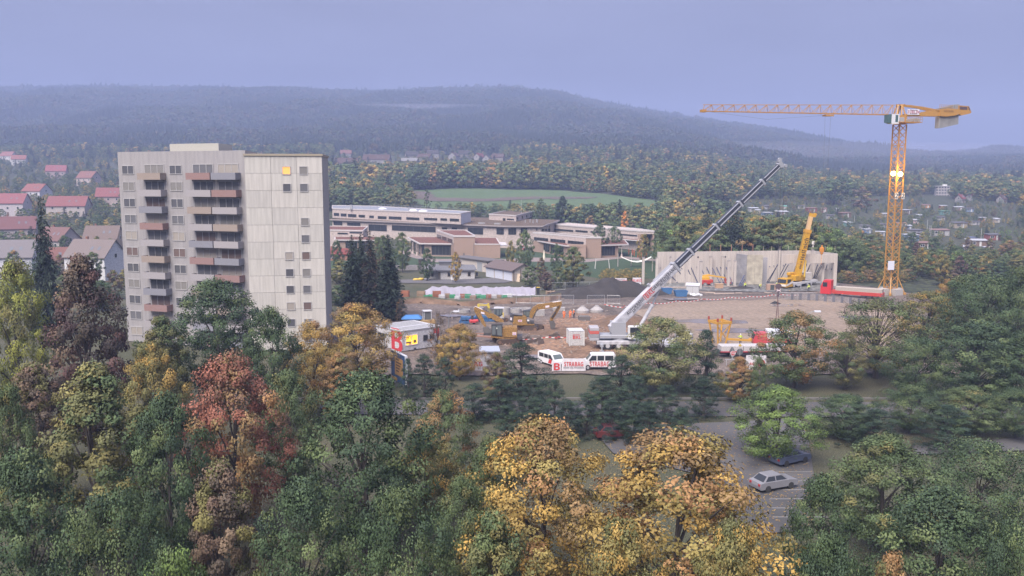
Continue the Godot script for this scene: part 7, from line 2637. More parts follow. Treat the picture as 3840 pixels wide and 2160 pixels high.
# ---------------------------------------------------------------- people
const BONES := [[0, 1, 0.145, 0.15], [1, 2, 0.15, 0.175], [2, 3, 0.07, 0.06], [3, 4, 0.095, 0.085], [5, 6, 0.075, 0.06], [6, 7, 0.055, 0.042], [8, 9, 0.075, 0.06], [9, 10, 0.055, 0.042], [11, 12, 0.1, 0.075], [12, 13, 0.07, 0.05], [14, 15, 0.1, 0.075], [15, 16, 0.07, 0.05], [13, 17, 0.055, 0.045], [16, 18, 0.055, 0.045], [7, 19, 0.045, 0.03], [10, 20, 0.045, 0.03]]
# joints: pelvis, waist, chest, neck, head top; shoulder/elbow/wrist (two); hip/knee/ankle (two); toes (two); finger ends (two)
func body_mesh(j: Array, top: Color, legs: Color, skin: Color) -> ArrayMesh:
	var tones := [legs, top, skin, skin, top, top, top, top, legs, legs, legs, legs, Color(0.04, 0.035, 0.03), Color(0.04, 0.035, 0.03), skin, skin]
	var cell := 0.045
	var lo := Vector3(9, 9, 9)
	var hi := -lo
	for p in j:
		lo = lo.min(p - Vector3.ONE * 0.25)
		hi = hi.max(p + Vector3.ONE * 0.25)
	var n := Vector3i(((hi - lo) / cell).ceil()) + Vector3i.ONE
	var val := PackedFloat32Array()
	val.resize(n.x * n.y * n.z)
	var who := PackedInt32Array()
	who.resize(val.size())
	for z in n.z:
		for y in n.y:
			for x in n.x:
				var p := lo + Vector3(x, y, z) * cell
				var best := 9.0
				var sm := 0.0
				var id := 0
				for k in BONES.size():
					var bn: Array = BONES[k]
					var a: Vector3 = j[bn[0]]
					var d: Vector3 = j[bn[1]] - a
					var t := clampf((p - a).dot(d) / maxf(d.length_squared(), 1e-6), 0, 1)
					var q := p - a - d * t
					if k < 2:
						q.z *= 1.35
					var e: float = q.length() - lerpf(bn[2], bn[3], t)
					sm += exp(-e * 38.0)
					if e < best:
						best = e
						id = k
				var at_ := (z * n.y + y) * n.x + x
				val[at_] = -log(maxf(sm, 1e-30)) / 38.0
				who[at_] = id
	var vid := {}
	var v := PackedVector3Array()
	var col := PackedColorArray()
	var idx := PackedInt32Array()
	var st := [1, n.x, n.x * n.y]
	for z in n.z - 1:
		for y in n.y - 1:
			for x in n.x - 1:
				var b := (z * n.y + y) * n.x + x
				var sum := Vector3.ZERO
				var cnt := 0
				for e in 12:
					var ax := e / 4
					var u := (ax + 1) % 3
					var w := (ax + 2) % 3
					var o0 := Vector3i.ZERO
					o0[u] = e % 2
					o0[w] = (e / 2) % 2
					var i0: int = b + o0.x + o0.y * n.x + o0.z * n.x * n.y
					var i1: int = i0 + st[ax]
					if (val[i0] < 0.0) != (val[i1] < 0.0):
						var f := val[i0] / (val[i0] - val[i1])
						var q := Vector3(o0)
						q[ax] += f
						sum += q
						cnt += 1
				if cnt > 0:
					vid[b] = v.size()
					v.append(lo + (Vector3(x, y, z) + sum / cnt) * cell)
					col.append(tones[who[b]])
	for b in vid:
		for ax in 3:
			var s0: int = st[(ax + 1) % 3]
			var s1: int = st[(ax + 2) % 3]
			if (val[b] < 0.0) != (val[b + st[ax]] < 0.0) and vid.has(b - s0) and vid.has(b - s1) and vid.has(b - s0 - s1):
				var q := [vid[b], vid[b - s0], vid[b - s0 - s1], vid[b - s1]]
				if val[b] < 0.0:
					q.reverse()
				for k in [0, 1, 2, 0, 2, 3]:
					idx.append(q[k])
	var nn := PackedVector3Array()
	nn.resize(v.size())
	for i in range(0, idx.size(), 3):
		var fnr := (v[idx[i + 2]] - v[idx[i]]).cross(v[idx[i + 1]] - v[idx[i]])
		for k in 3:
			nn[idx[i + k]] += fnr
	for i in nn.size():
		nn[i] = nn[i].normalized()
	var arr := []
	arr.resize(Mesh.ARRAY_MAX)
	arr[Mesh.ARRAY_VERTEX] = v
	arr[Mesh.ARRAY_NORMAL] = nn
	arr[Mesh.ARRAY_COLOR] = col
	arr[Mesh.ARRAY_INDEX] = idx
	var m := ArrayMesh.new()
	m.add_surface_from_arrays(Mesh.PRIMITIVE_TRIANGLES, arr)
	return m

func pose(kind: String) -> Array:
	var j := [Vector3(0, 0.95, 0), Vector3(0, 1.12, 0), Vector3(0, 1.36, 0), Vector3(0, 1.54, 0), Vector3(0, 1.68, 0), Vector3(-0.19, 1.42, 0), Vector3(-0.25, 1.15, 0.02), Vector3(-0.25, 0.9, 0.08), Vector3(0.19, 1.42, 0), Vector3(0.25, 1.15, 0.02), Vector3(0.25, 0.9, 0.08), Vector3(-0.1, 0.92, 0), Vector3(-0.12, 0.5, 0.03), Vector3(-0.13, 0.08, 0), Vector3(0.1, 0.92, 0), Vector3(0.12, 0.5, 0.03), Vector3(0.13, 0.08, 0), Vector3(-0.15, 0.05, 0.17), Vector3(0.15, 0.05, 0.17), Vector3(-0.24, 0.78, 0.11), Vector3(0.24, 0.78, 0.11)]
	if kind == "reach":
		j[9] = Vector3(0.33, 1.22, 0.15)
		j[10] = Vector3(0.3, 1.2, 0.4)
		j[20] = Vector3(0.28, 1.22, 0.52)
		j[12] = Vector3(-0.13, 0.5, 0.14)
		j[13] = Vector3(-0.15, 0.08, 0.2)
		j[17] = Vector3(-0.16, 0.05, 0.36)
	elif kind == "bend":
		j[1] = Vector3(0, 1.05, 0.1)
		j[2] = Vector3(0, 1.16, 0.32)
		j[3] = Vector3(0, 1.22, 0.5)
		j[4] = Vector3(0, 1.26, 0.64)
		j[5] = Vector3(-0.19, 1.2, 0.36)
		j[6] = Vector3(-0.22, 0.94, 0.4)
		j[7] = Vector3(-0.15, 0.72, 0.5)
		j[8] = Vector3(0.19, 1.2, 0.36)
		j[9] = Vector3(0.22, 0.94, 0.4)
		j[10] = Vector3(0.15, 0.72, 0.5)
		j[19] = Vector3(-0.12, 0.62, 0.55)
		j[20] = Vector3(0.12, 0.62, 0.55)
	return j

func worker(where: Vector3, turn: float, kind: String, top: Color, legs: Color, hat: Color, label: String) -> void:
	var o := thing("person", label, "person", where, turn, "workers on the site")
	var j := pose(kind)
	part(body_mesh(j, top, legs, Color(0.42, 0.26, 0.19)), "body", M(Color.WHITE, 0.8), o)
	var b := MB.new()
	var hd: Vector3 = (j[3] as Vector3).lerp(j[4], 0.75)
	var up: Vector3 = (j[4] - j[3]).normalized()
	b.xf = Transform3D(Basis(Quaternion(Vector3.UP, up)), hd)
	b.ball(Vector3(0, 0.045, 0), Vector3(0.125, 0.115, 0.14), 12, 6)
	b.box(-0.1, 0.1, 0.03, 0.05, 0.08, 0.2)
	part(b, "helmet", M(hat, 0.4), o)
	b = MB.new()
	b.xf = Transform3D(Basis(Quaternion(Vector3.UP, (j[2] - j[1]).normalized())), (j[1] as Vector3).lerp(j[2], 0.2))
	b.cyl(Vector3(0, -0.02, 0), Vector3(0, 0.04, 0), 0.185, 0.188, 12)
	part(b, "reflective_band", M(Color(0.7, 0.7, 0.66), 0.4), o)

func build_people() -> void:
	var orange := Color(0.72, 0.16, 0.03)
	var lime := Color(0.5, 0.62, 0.08)
	var navy := Color(0.04, 0.045, 0.06)
	worker(at(2115, 1195), 0.2, "stand", orange, orange, Color(0.6, 0.58, 0.55), "worker in orange jacket and trousers right of the excavator bucket")
	worker(at(2139, 1194), -0.4, "reach", orange, Color(0.6, 0.14, 0.03), Color(0.65, 0.3, 0.1), "second worker in orange, to the right of the first one")
	worker(at(2152, 1192), 0.9, "stand", orange, navy, Color(0.6, 0.6, 0.6), "third worker in orange jacket beside the concrete cones")
	worker(at(2794, 1084), 0.1, "stand", lime, navy, Color(0.62, 0.34, 0.05), "worker in lime vest before the grey core panel")
	worker(at(2847, 1085), 0.5, "bend", lime, navy, Color(0.65, 0.5, 0.05), "worker bending down at the foot of the beige panels")
	worker(at(2913, 1083), 0.0, "stand", lime, navy, Color(0.66, 0.6, 0.5), "worker beside the striped hook block")
	worker(at(3032, 1093), -0.6, "reach", lime, navy, Color(0.62, 0.62, 0.1), "worker in bright vest beside the yellow crane's wheels")
	worker(at(3072, 1060), 0.6, "reach", Color(0.2, 0.42, 0.25), navy, Color(0.4, 0.42, 0.4), "worker in green below the orange hook block")
	worker(at(2776, 1298) + Vector3(0, 0.35, 0), PI, "reach", lime, navy, Color(0.7, 0.7, 0.7), "worker with white helmet behind the flatbed trailer")

# ---------------------------------------------------------------- things standing on the site
func fence_panel() -> Node3D:
	var zinc := M(Color(0.4, 0.41, 0.43), 0.4, 0.5)
	var o := thing("wire_fence", "", "fence")
	var b := MB.new()
	for x in [0.0, 3.4]:
		b.cyl(V(x, 0, 0), V(x, 2.0, 0), 0.035, 0.035, 5)
	b.cyl(V(0, 1.98, 0), V(3.4, 1.98, 0), 0.03, 0.03, 5)
	b.cyl(V(0, 0.15, 0), V(3.4, 0.15, 0), 0.03, 0.03, 5)
	part(b, "frame", zinc, o)
	b = MB.new()
	for k in 20:
		b.bar(V(0.16 * k + 0.16, 0.18, 0), V(0.16 * k + 0.16, 1.95, 0), 0.006)
	for k in 8:
		b.bar(V(0.03, 0.2 + 0.22 * k, 0), V(3.37, 0.2 + 0.22 * k, 0), 0.006)
	part(b, "wire_mesh", zinc, o)
	for x in [-0.02, 3.42]:
		b = MB.new()
		b.bbox(x - 0.11, x + 0.11, 0.0, 0.14, -0.33, 0.33, 0.03)
		part(b, "foot", M(Color(0.3, 0.29, 0.28), 0.9), o)
	return o

func fence_line(proto: Node3D, pts: Array, label: String, group: String) -> void:
	var k := 0
	for i in pts.size() - 1:
		var a: Vector3 = pts[i]
		var c: Vector3 = pts[i + 1]
		var n := maxi(1, roundi(a.distance_to(c) / 3.5))
		for s in n:
			var p := a.lerp(c, float(s) / n)
			var q := a.lerp(c, float(s + 1) / n)
			var d := q - p
			var o := copy_of(proto, p, atan2(-d.z, d.x), "wire fence panel %s, %s from the left" % [label, rank(k)], V(d.length() / 3.44, 1, 1))
			o.set_meta("group", group)
			k += 1

func tape(pts: Array, label: String) -> void:
	var b := MB.new()
	var run := 0.0
	for i in pts.size() - 1:
		var a: Vector3 = pts[i]
		var c: Vector3 = pts[i + 1]
		var n := int(a.distance_to(c) / 0.5)
		for s in n:
			var t0 := float(s) / n
			var t1 := float(s + 1) / n
			var sag0 := -0.35 * sin(PI * fmod(t0 * n / 14.0, 1.0))
			var sag1 := -0.35 * sin(PI * minf(1.0, fmod(t0 * n / 14.0, 1.0) + 1.0 / 14.0))
			b.col = Color(0.55, 0.07, 0.06) if s % 2 == 0 else Color(0.72, 0.7, 0.7)
			var p := a.lerp(c, t0) + V(0, 1.0 + sag0, 0)
			var q := a.lerp(c, t1) + V(0, 1.0 + sag1, 0)
			b.bar(p, q, 0.015, 0.14)
	solo(b, "barrier_tape", M(Color.WHITE, 0.6), label, "tape")
	for i in pts.size():
		var m := MB.new()
		m.cyl(Vector3.ZERO, V(0, 1.1, 0), 0.025, 0.025, 5)
		solo(m, "tape_stake", M(Color(0.3, 0.24, 0.2), 0.8), "thin stake holding the tape %s, %s from the left" % [label.split("tape ")[1], rank(i)], "stake", pts[i], 0.0, "stakes of the barrier tape")

func banner(px0: float, px1: float, py_top: float, base_y: float, called: String, label: String) -> Array:
	var a := at(px0, base_y)
	var c := at(px1, base_y)
	var f := face(a, c)
	var o := thing(called, label, "banner", a, f.basis.get_euler().y, "banners on the fences")
	var w := a.distance_to(c)
	var h := onf(f, px0, py_top).y
	var b := MB.new()
	for k in 12:
		var x0 := w * k / 12.0
		var x1 := w * (k + 1) / 12.0
		var z0 := 0.05 + 0.03 * sin(k * 1.9)
		var z1 := 0.05 + 0.03 * sin((k + 1) * 1.9)
		b.hexa([V(x0, 0.1, z0), V(x1, 0.1, z1), V(x1, 0.1, z1 - 0.01), V(x0, 0.1, z0 - 0.01), V(x0, h, z0), V(x1, h, z1), V(x1, h, z1 - 0.01), V(x0, h, z0 - 0.01)])
	part(b, "cloth", M(Color(0.62, 0.6, 0.64), 0.7), o)
	return [o, w, h]

func build_site_things() -> void:
	var proto := fence_panel()
	proto.position = at(2023, 1087)
	proto.set_meta("label", "wire fence panel behind the dark heap, first at its left end")
	proto.set_meta("group", "wire fences round the site")
	var g := "wire fences round the site"
	fence_line(proto, [at(2028, 1088), at(2210, 1086), at(2330, 1074)], "behind the dark heap", g)
	fence_line(proto, [at(2041, 1140), at(2152, 1139)], "in front of the dark heap's left shoulder", g)
	fence_line(proto, [at(2202, 1140), at(2268, 1139)], "in front of the dark heap", g)
	fence_line(proto, [at(2277, 1139), at(2325, 1141)], "slightly askew at the heap's right end", g)
	fence_line(proto, [at(1719, 1140), at(1884, 1136), at(2041, 1140)], "above the earth bank", g)
	fence_line(proto, [at(2920, 1128), at(3060, 1130)], "at the sand's far right", g)
	var red := M(Color(0.5, 0.05, 0.05), 0.6)
	var grey := M(Color(0.25, 0.25, 0.27), 0.6)
	# banners seen from behind
	var bn := banner(2302, 2350, 1043, 1072, "fence_banner", "white banner with mirrored red company name behind the dark heap")
	words_on("STRABAG", 0.75, red, bn[0], V(bn[1] / 2, bn[2] * 0.55, 0.1), Vector3.ZERO, true, 0.85)
	var b := MB.new()
	for y in [0.28, 0.86]:
		b.box(bn[1] * 0.15, bn[1] * 0.85, bn[2] * y, bn[2] * y + 0.09, 0.09, 0.11)
	part(b, "printed_bar", M(Color(0.2, 0.06, 0.1), 0.6), bn[0])
	bn = banner(2372, 2404, 1041, 1069, "fence_banner", "white banner with mirrored red name beside the lone column")
	words_on("ZÜBLIN", 0.7, red, bn[0], V(bn[1] / 2, bn[2] * 0.6, 0.1), Vector3.ZERO, true, 0.8)
	words_on("TEAMS WORK.", 0.2, grey, bn[0], V(bn[1] / 2, bn[2] * 0.3, 0.1), Vector3.ZERO, true, 0.9)
	# banners along the street
	bn = banner(1770, 1809, 1344, 1391, "fence_banner", "white banner with the cut off red letters AG left of the transformer house")
	words_on("AG", 0.72, red, bn[0], V(bn[1] * 0.62, bn[2] * 0.56, 0.1))
	words_on("ESS", 0.24, grey, bn[0], V(bn[1] * 0.75, bn[2] * 0.24, 0.1))
	bn = banner(2106.5, 2196, 1344, 1393, "fence_banner", "white banner with red name and grey slogan in full")
	words_on("STRABAG", 0.68, red, bn[0], V(bn[1] * 0.5, bn[2] * 0.57, 0.1), Vector3.ZERO, false, 0.72)
	words_on("WORK ON PROGRESS", 0.26, grey, bn[0], V(bn[1] * 0.5, bn[2] * 0.3, 0.1), Vector3.ZERO, false, 0.9)
	bn = banner(2070, 2104, 1357, 1393, "fence_banner", "narrow banner with a big red letter B in front of the white van")
	words_on("B", 1.1, red, bn[0], V(bn[1] * 0.5, bn[2] * 0.5, 0.1), Vector3.ZERO, false, 1.2)
	bn = banner(2796, 2872, 1332, 1385, "fence_banner", "white banner with red round mark right of the stop sign")
	words_on("STRABAG", 0.3, grey, bn[0], V(bn[1] * 0.5, bn[2] * 0.86, 0.1))
	words_on("AG", 0.4, red, bn[0], V(bn[1] * 0.3, bn[2] * 0.4, 0.1))
	b = MB.new()
	b.cyl(V(bn[1] * 0.76, bn[2] * 0.45, 0.09), V(bn[1] * 0.76, bn[2] * 0.45, 0.12), 0.55, 0.55, 16)
	part(b, "red_mark", red, bn[0])
	words_on("A", 0.7, M(Color(0.7, 0.68, 0.7), 0.6), bn[0], V(bn[1] * 0.76, bn[2] * 0.45, 0.13))
	# barrier tapes
	tape([at(2265, 1158), at(2338, 1164)], "red and white tape by the concrete cones")
	tape([at(2338, 1164), at(2440, 1152), at(2640, 1137), at(2800, 1126), at(2925, 1119), at(3000, 1116)], "red and white tape along the sand's far edge")
	tape([at(1900, 1288), at(2090, 1284), at(2225, 1282)], "red and white tape along the clay spoil")
	# white fleece screen with its posts, bins at its right end
	var o := thing("fleece_screen", "long sagging white fleece screen in front of the garages", "screen", at(1572, 1108))
	var fl := face(at(1572, 1108), at(2007, 1106))
	var tot := at(1572, 1108).distance_to(at(2007, 1106))
	var cloth := M(Color(0.35, 0.335, 0.41), 0.9)
	for k in 9:
		var x0 := tot * k / 9.0
		var x1 := tot * (k + 1) / 9.0
		b = MB.new()
		var prev := []
		for i in 13:
			var t := i / 12.0
			var x := lerpf(x0, x1, t)
			var topy := (2.35 if k > 0 else lerpf(0.4, 2.35, t)) - 0.5 * sin(PI * t) * (0.4 + 0.6 * fmod(k * 0.37, 1.0)) + 0.35 * fn.get_noise_2d(x * 40.0, 3.0)
			var col := []
			for j in 5:
				var s := j / 4.0
				col.append(V(x, topy * s, 0.75 * (1.0 - s) + 0.22 * sin(t * 9.0 + k * 2.0 + s * 3.0) * (1.0 - s * 0.6)))
			if not prev.is_empty():
				for j in 4:
					b.quad(prev[j], col[j], col[j + 1], prev[j + 1])
			prev = col
		part(b, "fleece_sheet", cloth, o)
		b = MB.new()
		b.cyl(V(x1, 0, -0.1), V(x1 + 0.1, 2.3, -0.1), 0.05, 0.05, 5)
		part(b, "post", M(Color(0.1, 0.09, 0.1), 0.8), o)
	for k in 2:
		o = thing("wheeled_bin", ["black wheeled bin left of the one with yellow lid", "black wheeled bin with yellow lid"][k], "bin", at(2004 + k * 14, 1107), 0.1 * k, "bins at the fleece screen")
		b = MB.new()
		b.hexa([V(-0.26, 0.08, 0.3), V(0.26, 0.08, 0.3), V(0.26, 0.08, -0.3), V(-0.26, 0.08, -0.3), V(-0.38, 1.9, 0.4), V(0.38, 1.9, 0.4), V(0.38, 1.9, -0.4), V(-0.38, 1.9, -0.4)])
		part(b, "bin_body", M(Color(0.035, 0.036, 0.04), 0.6), o)
		b = MB.new()
		b.box(-0.41, 0.41, 1.903, 2.0, -0.43, 0.43)
		part(b, "lid", M(Color(0.05, 0.05, 0.05), 0.6) if k == 0 else M(Color(0.6, 0.42, 0.05), 0.6), o)
		for s in [-0.25, 0.25]:
			b = MB.new()
			b.cyl(V(s - 0.04, 0.12, -0.36), V(s + 0.04, 0.12, -0.36), 0.12, 0.12, 10)
			part(b, "wheel", M(Color(0.03, 0.03, 0.03), 0.8), o)
	# crates of fittings in front of the screen
	var tones := [[Color(0.05, 0.26, 0.13), "green"], [Color(0.3, 0.12, 0.07), "rust red"], [Color(0.5, 0.5, 0.52), "pale grey"], [Color(0.06, 0.3, 0.16), "bright green"], [Color(0.28, 0.2, 0.14), "brown"]]
	for k in 19:
		var px := 1520.0 if k == 0 else 1560.0 + k * 19.5
		var tn: Array = tones[1] if k == 0 else tones[[0, 4, 0, 3, 1, 2, 4, 0, 2, 1][k % 10]]
		var big := k in [0, 1, 4]
		var w := 1.9 if big else rnd(1.0, 1.5)
		var h := 1.8 if big else rnd(0.7, 1.15)
		var p := at(px, 1117.0 + (k % 3) * 2.0)
		o = thing("crate", "%s slatted crate in the row before the fleece screen, %s from the left" % [tn[1], rank(k)], "crate", p, rnd(-0.2, 0.2), "crates in front of the fleece screen")
		var cm := M(tn[0], 0.7)
		var n := int(h / 0.26) + 1
		for i in n:
			b = MB.new()
			var y0 := h * i / n
			for s in [-1, 1]:
				b.box(-w / 2, w / 2, y0 + 0.02, y0 + h / n - 0.05, s * 0.5 - 0.03, s * 0.5 + 0.03)
				b.box(s * w / 2 - 0.03, s * w / 2 + 0.03, y0 + 0.02, y0 + h / n - 0.05, -0.465, 0.465)
			part(b, "slat", cm, o)
		b = MB.new()
		for s in [-1, 1]:
			for z in [-0.44, 0.44]:
				b.box(s * (w / 2 - 0.07) - 0.04, s * (w / 2 - 0.07) + 0.04, 0, h, z - 0.02, z + 0.02)
		b.box(-w / 2 + 0.05, w / 2 - 0.05, 0.06, h * 0.6, -0.4, 0.4)
		part(b, "corner_posts", M(Color(tn[0].r * 0.7, tn[0].g * 0.7, tn[0].b * 0.7), 0.8), o)
	o = thing("pallet", "wooden pallet stack under the fence left of the dark heap", "pallet", at(2064, 1105), 0.15)
	for i in 5:
		b = MB.new()
		b.box(-1.1, 1.1, i * 0.2, i * 0.2 + 0.05, -0.6, 0.6)
		for s in [-1.0, 0.0, 1.0]:
			b.box(s - 0.09, s + 0.09, i * 0.2 + 0.052, i * 0.2 + 0.198, -0.6, 0.6)
		part(b, "plank", M(Color(0.33, 0.24, 0.17), 0.85), o)
	# precast rings, cones and blocks behind the excavators
	var conc := M(Color(0.4, 0.38, 0.375), 0.9, 0.0, "soft", 0.5)
	for q in [[2185, 1172, 0.9, "left concrete manhole cone"], [2238, 1170, 1.0, "right concrete manhole cone"]]:
		o = thing("manhole_cone", q[3] + " behind the workers in orange", "concrete cone", at(q[0], q[1]), 0.0, "manhole cones")
		b = MB.new()
		b.cyl(Vector3.ZERO, V(0, 0.55, 0), 1.4, 1.4, 20)
		b.cyl(V(0, 0.55, 0), V(0, 1.25, 0), 1.35, 0.45, 20)
		part(b, "cone", conc, o)
		b = MB.new()
		b.cyl(V(0, 1.25, 0), V(0, 1.42, 0), 0.45, 0.45, 16)
		part(b, "neck", conc, o)
	for q in [[1893, 1181, 1.1, 1.6, "upright concrete ring right of the small excavator's cab"], [1935, 1172, 1.2, 0.9, "wide concrete ring left of the rear excavator's boom"], [1740, 1172, 1.3, 0.7, "low concrete ring at the left behind the small excavator"], [1795, 1166, 1.1, 0.8, "pale ring above the small excavator's arm"], [1965, 1165, 1.5, 0.6, "flat concrete lid ring behind the rear excavator"]]:
		o = thing("concrete_ring", q[4], "concrete ring", at(q[0], q[1]), 0.0, "concrete shaft rings")
		b = MB.new()
		for i in 20:
			var a := TAU * i / 20
			var c := TAU * (i + 1) / 20
			var r0: float = q[2]
			var r1: float = q[2] * 0.84
			b.hexa([V(cos(c) * r0, 0, sin(c) * r0), V(cos(a) * r0, 0, sin(a) * r0), V(cos(a) * r1, 0, sin(a) * r1), V(cos(c) * r1, 0, sin(c) * r1), V(cos(c) * r0, q[3], sin(c) * r0), V(cos(a) * r0, q[3], sin(a) * r0), V(cos(a) * r1, q[3], sin(a) * r1), V(cos(c) * r1, q[3], sin(c) * r1)])
		part(b, "ring_wall", conc, o)
		b = MB.new()
		b.cyl(V(0, 0.02, 0), V(0, q[3] * 0.5, 0), q[2] * 0.82, q[2] * 0.82, 16)
		part(b, "ring_floor", M(Color(0.15, 0.14, 0.14), 0.9), o)
	for q in [[2020, 1183, 2.4, 1.3, 1.2, "pale concrete block under the rear excavator's boom"], [2190, 1201, 2.2, 0.9, 1.6, "dark concrete basin on the clay right of the workers"], [2095, 1164, 2.6, 0.7, 1.2, "flat concrete slab stack behind the workers"]]:
		b = MB.new()
		b.bbox(-q[2] / 2, q[2] / 2, 0, q[3], -q[4] / 2, q[4] / 2, 0.04)
		solo(b, "concrete_block", conc if q[0] != 2190 else M(Color(0.13, 0.12, 0.115), 0.9), q[5], "concrete block", at(q[0], q[1]), 0.12)
	# blue trench shields, red compactor
	var blue := M(Color(0.055, 0.15, 0.32), 0.5, 0.0, "soft", 0.6)
	for k in 4:
		o = thing("trench_shield", ["lowest left blue trench shield", "second blue trench shield stacked on the left", "long blue trench shield behind the front arm", "upper blue trench shield behind the front arm"][k] + " near the red compactor", "trench shield", at([1757, 1757, 1818, 1818][k], [1212, 1212, 1204, 1204][k]) + V(0, [0, 0.75, 0, 0.6][k], 0), -0.05, "blue trench shields")
		var w: float = [3.6, 3.0, 4.2, 3.8][k]
		b = MB.new()
		b.box(-w / 2, w / 2, 0.08, 0.55, -0.9, 0.9)
		part(b, "shield_plate", blue, o)
		for i in 4:
			b = MB.new()
			var x := lerpf(-w / 2 + 0.15, w / 2 - 0.15, i / 3.0)
			b.box(x - 0.1, x + 0.1, 0.0, 0.62, -1.0, 1.0)
			part(b, "rib", M(Color(0.04, 0.11, 0.25), 0.5), o)
	o = thing("plate_compactor", "small red compactor roller beside the blue trench shields", "roller", at(1777, 1217), 0.1)
	b = MB.new()
	b.bbox(-0.9, 0.9, 0.45, 1.0, -0.5, 0.5, 0.12)
	part(b, "cover", M(Color(0.5, 0.05, 0.06), 0.5), o)
	for s in [-0.6, 0.6]:
		b = MB.new()
		b.wheel(V(s, 0.36, 0), 0.36, 1.0, 14)
		part(b, "drum", M(Color(0.13, 0.1, 0.09), 0.7), o)
	b = MB.new()
	b.cyl(V(-0.3, 1.0, 0), V(-0.3, 1.8, 0), 0.22, 0.26, 8)
	part(b, "exhaust_guard", M(Color(0.06, 0.055, 0.055), 0.7), o)
	# steel plates, boards and buckets
	for q in [[1800, 1265, 5.0, 0.7, 0.25, "long timber beam left of the front excavator"], [1815, 1255, 4.0, 0.3, 0.2, "reddish timber beam beside the long one"], [2715, 1103, 5.2, 0.35, 0.12, "pale plank on the haul road before the hall"], [2640, 1098, 5.5, 0.3, 0.12, "thin plank lying left of the pale one"], [2770, 1101, 1.6, 0.3, 0.12, "short plank on the haul road"], [2880, 1099, 1.8, 0.25, 0.1, "small plank in front of the beige panels"], [2700, 1078, 9.0, 0.2, 0.1, "reinforcing bar bundle on the hall floor"], [2540, 1082, 8.0, 0.5, 0.15, "timber boards on the hall floor at the left"]]:
		b = MB.new()
		b.box(-q[2] / 2, q[2] / 2, 0.28 if q[1] < 1090 else 0.1, (0.28 if q[1] < 1090 else 0.1) + q[4], -q[3] / 2, q[3] / 2)
		solo(b, "plank", M(Color(0.5, 0.4, 0.33) if q[0] > 2000 else Color(0.28, 0.16, 0.12), 0.8), q[5], "plank", at(q[0], q[1]), [-0.45, -0.3, 0.08, 0.12, 0.05, 0.02, 0.1, -0.05][int(q[0]) % 8])
	for q in [[2017, 1290, "digging bucket lying in front of the clay spoil"], [2080, 1272, "digging bucket tipped up left of the white container"], [1975, 1286, "flat grading bucket behind the broad yew"]]:
		b = MB.new()
		b.ext(PackedVector2Array([Vector2(-0.7, 0.0), Vector2(0.5, 0.0), Vector2(0.8, 0.35), Vector2(0.5, 1.0), Vector2(0.35, 1.0), Vector2(0.55, 0.4), Vector2(0.4, 0.15), Vector2(-0.7, 0.12)]), -0.8, 0.8)
		b.box(-0.7, 0.6, 0.0, 0.75, 0.8, 0.86)
		b.box(-0.7, 0.6, 0.0, 0.75, -0.86, -0.8)
		b.box(0.3, 0.55, 1.0, 1.3, -0.3, 0.3)
		solo(b, "digging_bucket", M(Color(0.15, 0.12, 0.105), 0.8), q[2], "bucket", at(q[0], q[1]), 0.7)
	# skips, cabinet, bags
	for q in [[2500, 1103, "small blue skip left of the grey cabinet"], [2552, 1112, "larger blue skip beside the grey cabinet"]]:
		o = thing("skip", q[2], "skip", at(q[0], q[1]), 0.06, "blue skips")
		var w := 2.6 if q[0] < 2520 else 3.2
		b = MB.new()
		for s in [-1, 1]:
			b.ext(PackedVector2Array([Vector2(-w / 2 + 0.4, 0.1), Vector2(w / 2 - 0.4, 0.1), Vector2(w / 2, 1.5), Vector2(-w / 2, 1.5)]), s * 0.9 - 0.04, s * 0.9 + 0.04)
			b.hexa([V(s * (w / 2 - 0.43), 0.1, 0.86), V(s * (w / 2 - 0.37), 0.1, 0.86), V(s * (w / 2 - 0.37), 0.1, -0.86), V(s * (w / 2 - 0.43), 0.1, -0.86), V(s * (w / 2 - 0.03), 1.5, 0.86), V(s * (w / 2 + 0.03), 1.5, 0.86), V(s * (w / 2 + 0.03), 1.5, -0.86), V(s * (w / 2 - 0.03), 1.5, -0.86)])
		b.box(-w / 2 + 0.4, w / 2 - 0.4, 0.1, 0.2, -0.86, 0.86)
		part(b, "skip_body", M(Color(0.06, 0.17, 0.36), 0.5, 0.0, "soft", 0.7), o)
		b = MB.new()
		b.box(-w / 2 + 0.2, w / 2 - 0.2, 0.9, 1.2, -0.84, 0.84)
		part(b, "rubble_fill", M(Color(0.24, 0.22, 0.2), 0.9, 0.0, "dirt", 1.0), o)
		b = MB.new()
		for s in [-0.93, 0.93]:
			b.box(-w / 2 - 0.05, w / 2 + 0.05, 1.45, 1.55, s - 0.03, s + 0.03)
		part(b, "rim", M(Color(0.05, 0.13, 0.28), 0.5), o)
	o = thing("site_cabinet", "pale grey steel cabinet with sloping lid before the hall", "cabinet", at(2597, 1104), -0.25)
	b = MB.new()
	b.box(-1.6, 1.6, 0.1, 2.3, -1.3, 1.3)
	part(b, "cabinet_body", M(Color(0.4, 0.4, 0.4), 0.6, 0.0, "soft", 0.6), o)
	b = MB.new()
	b.hexa([V(-1.7, 2.303, 1.4), V(1.7, 2.303, 1.4), V(1.7, 2.303, -1.4), V(-1.7, 2.303, -1.4), V(-1.7, 2.4, 1.4), V(1.7, 2.4, 1.4), V(1.7, 2.75, -1.4), V(-1.7, 2.75, -1.4)])
	part(b, "lid", M(Color(0.55, 0.55, 0.58), 0.5), o)
	for k in 2:
		b = MB.new()
		b.box(-1.45 + k * 1.5, -0.05 + k * 1.5, 0.25, 2.1, 1.304, 1.34)
		part(b, "door", M(Color(0.44, 0.44, 0.45), 0.6), o)
	b = MB.new()
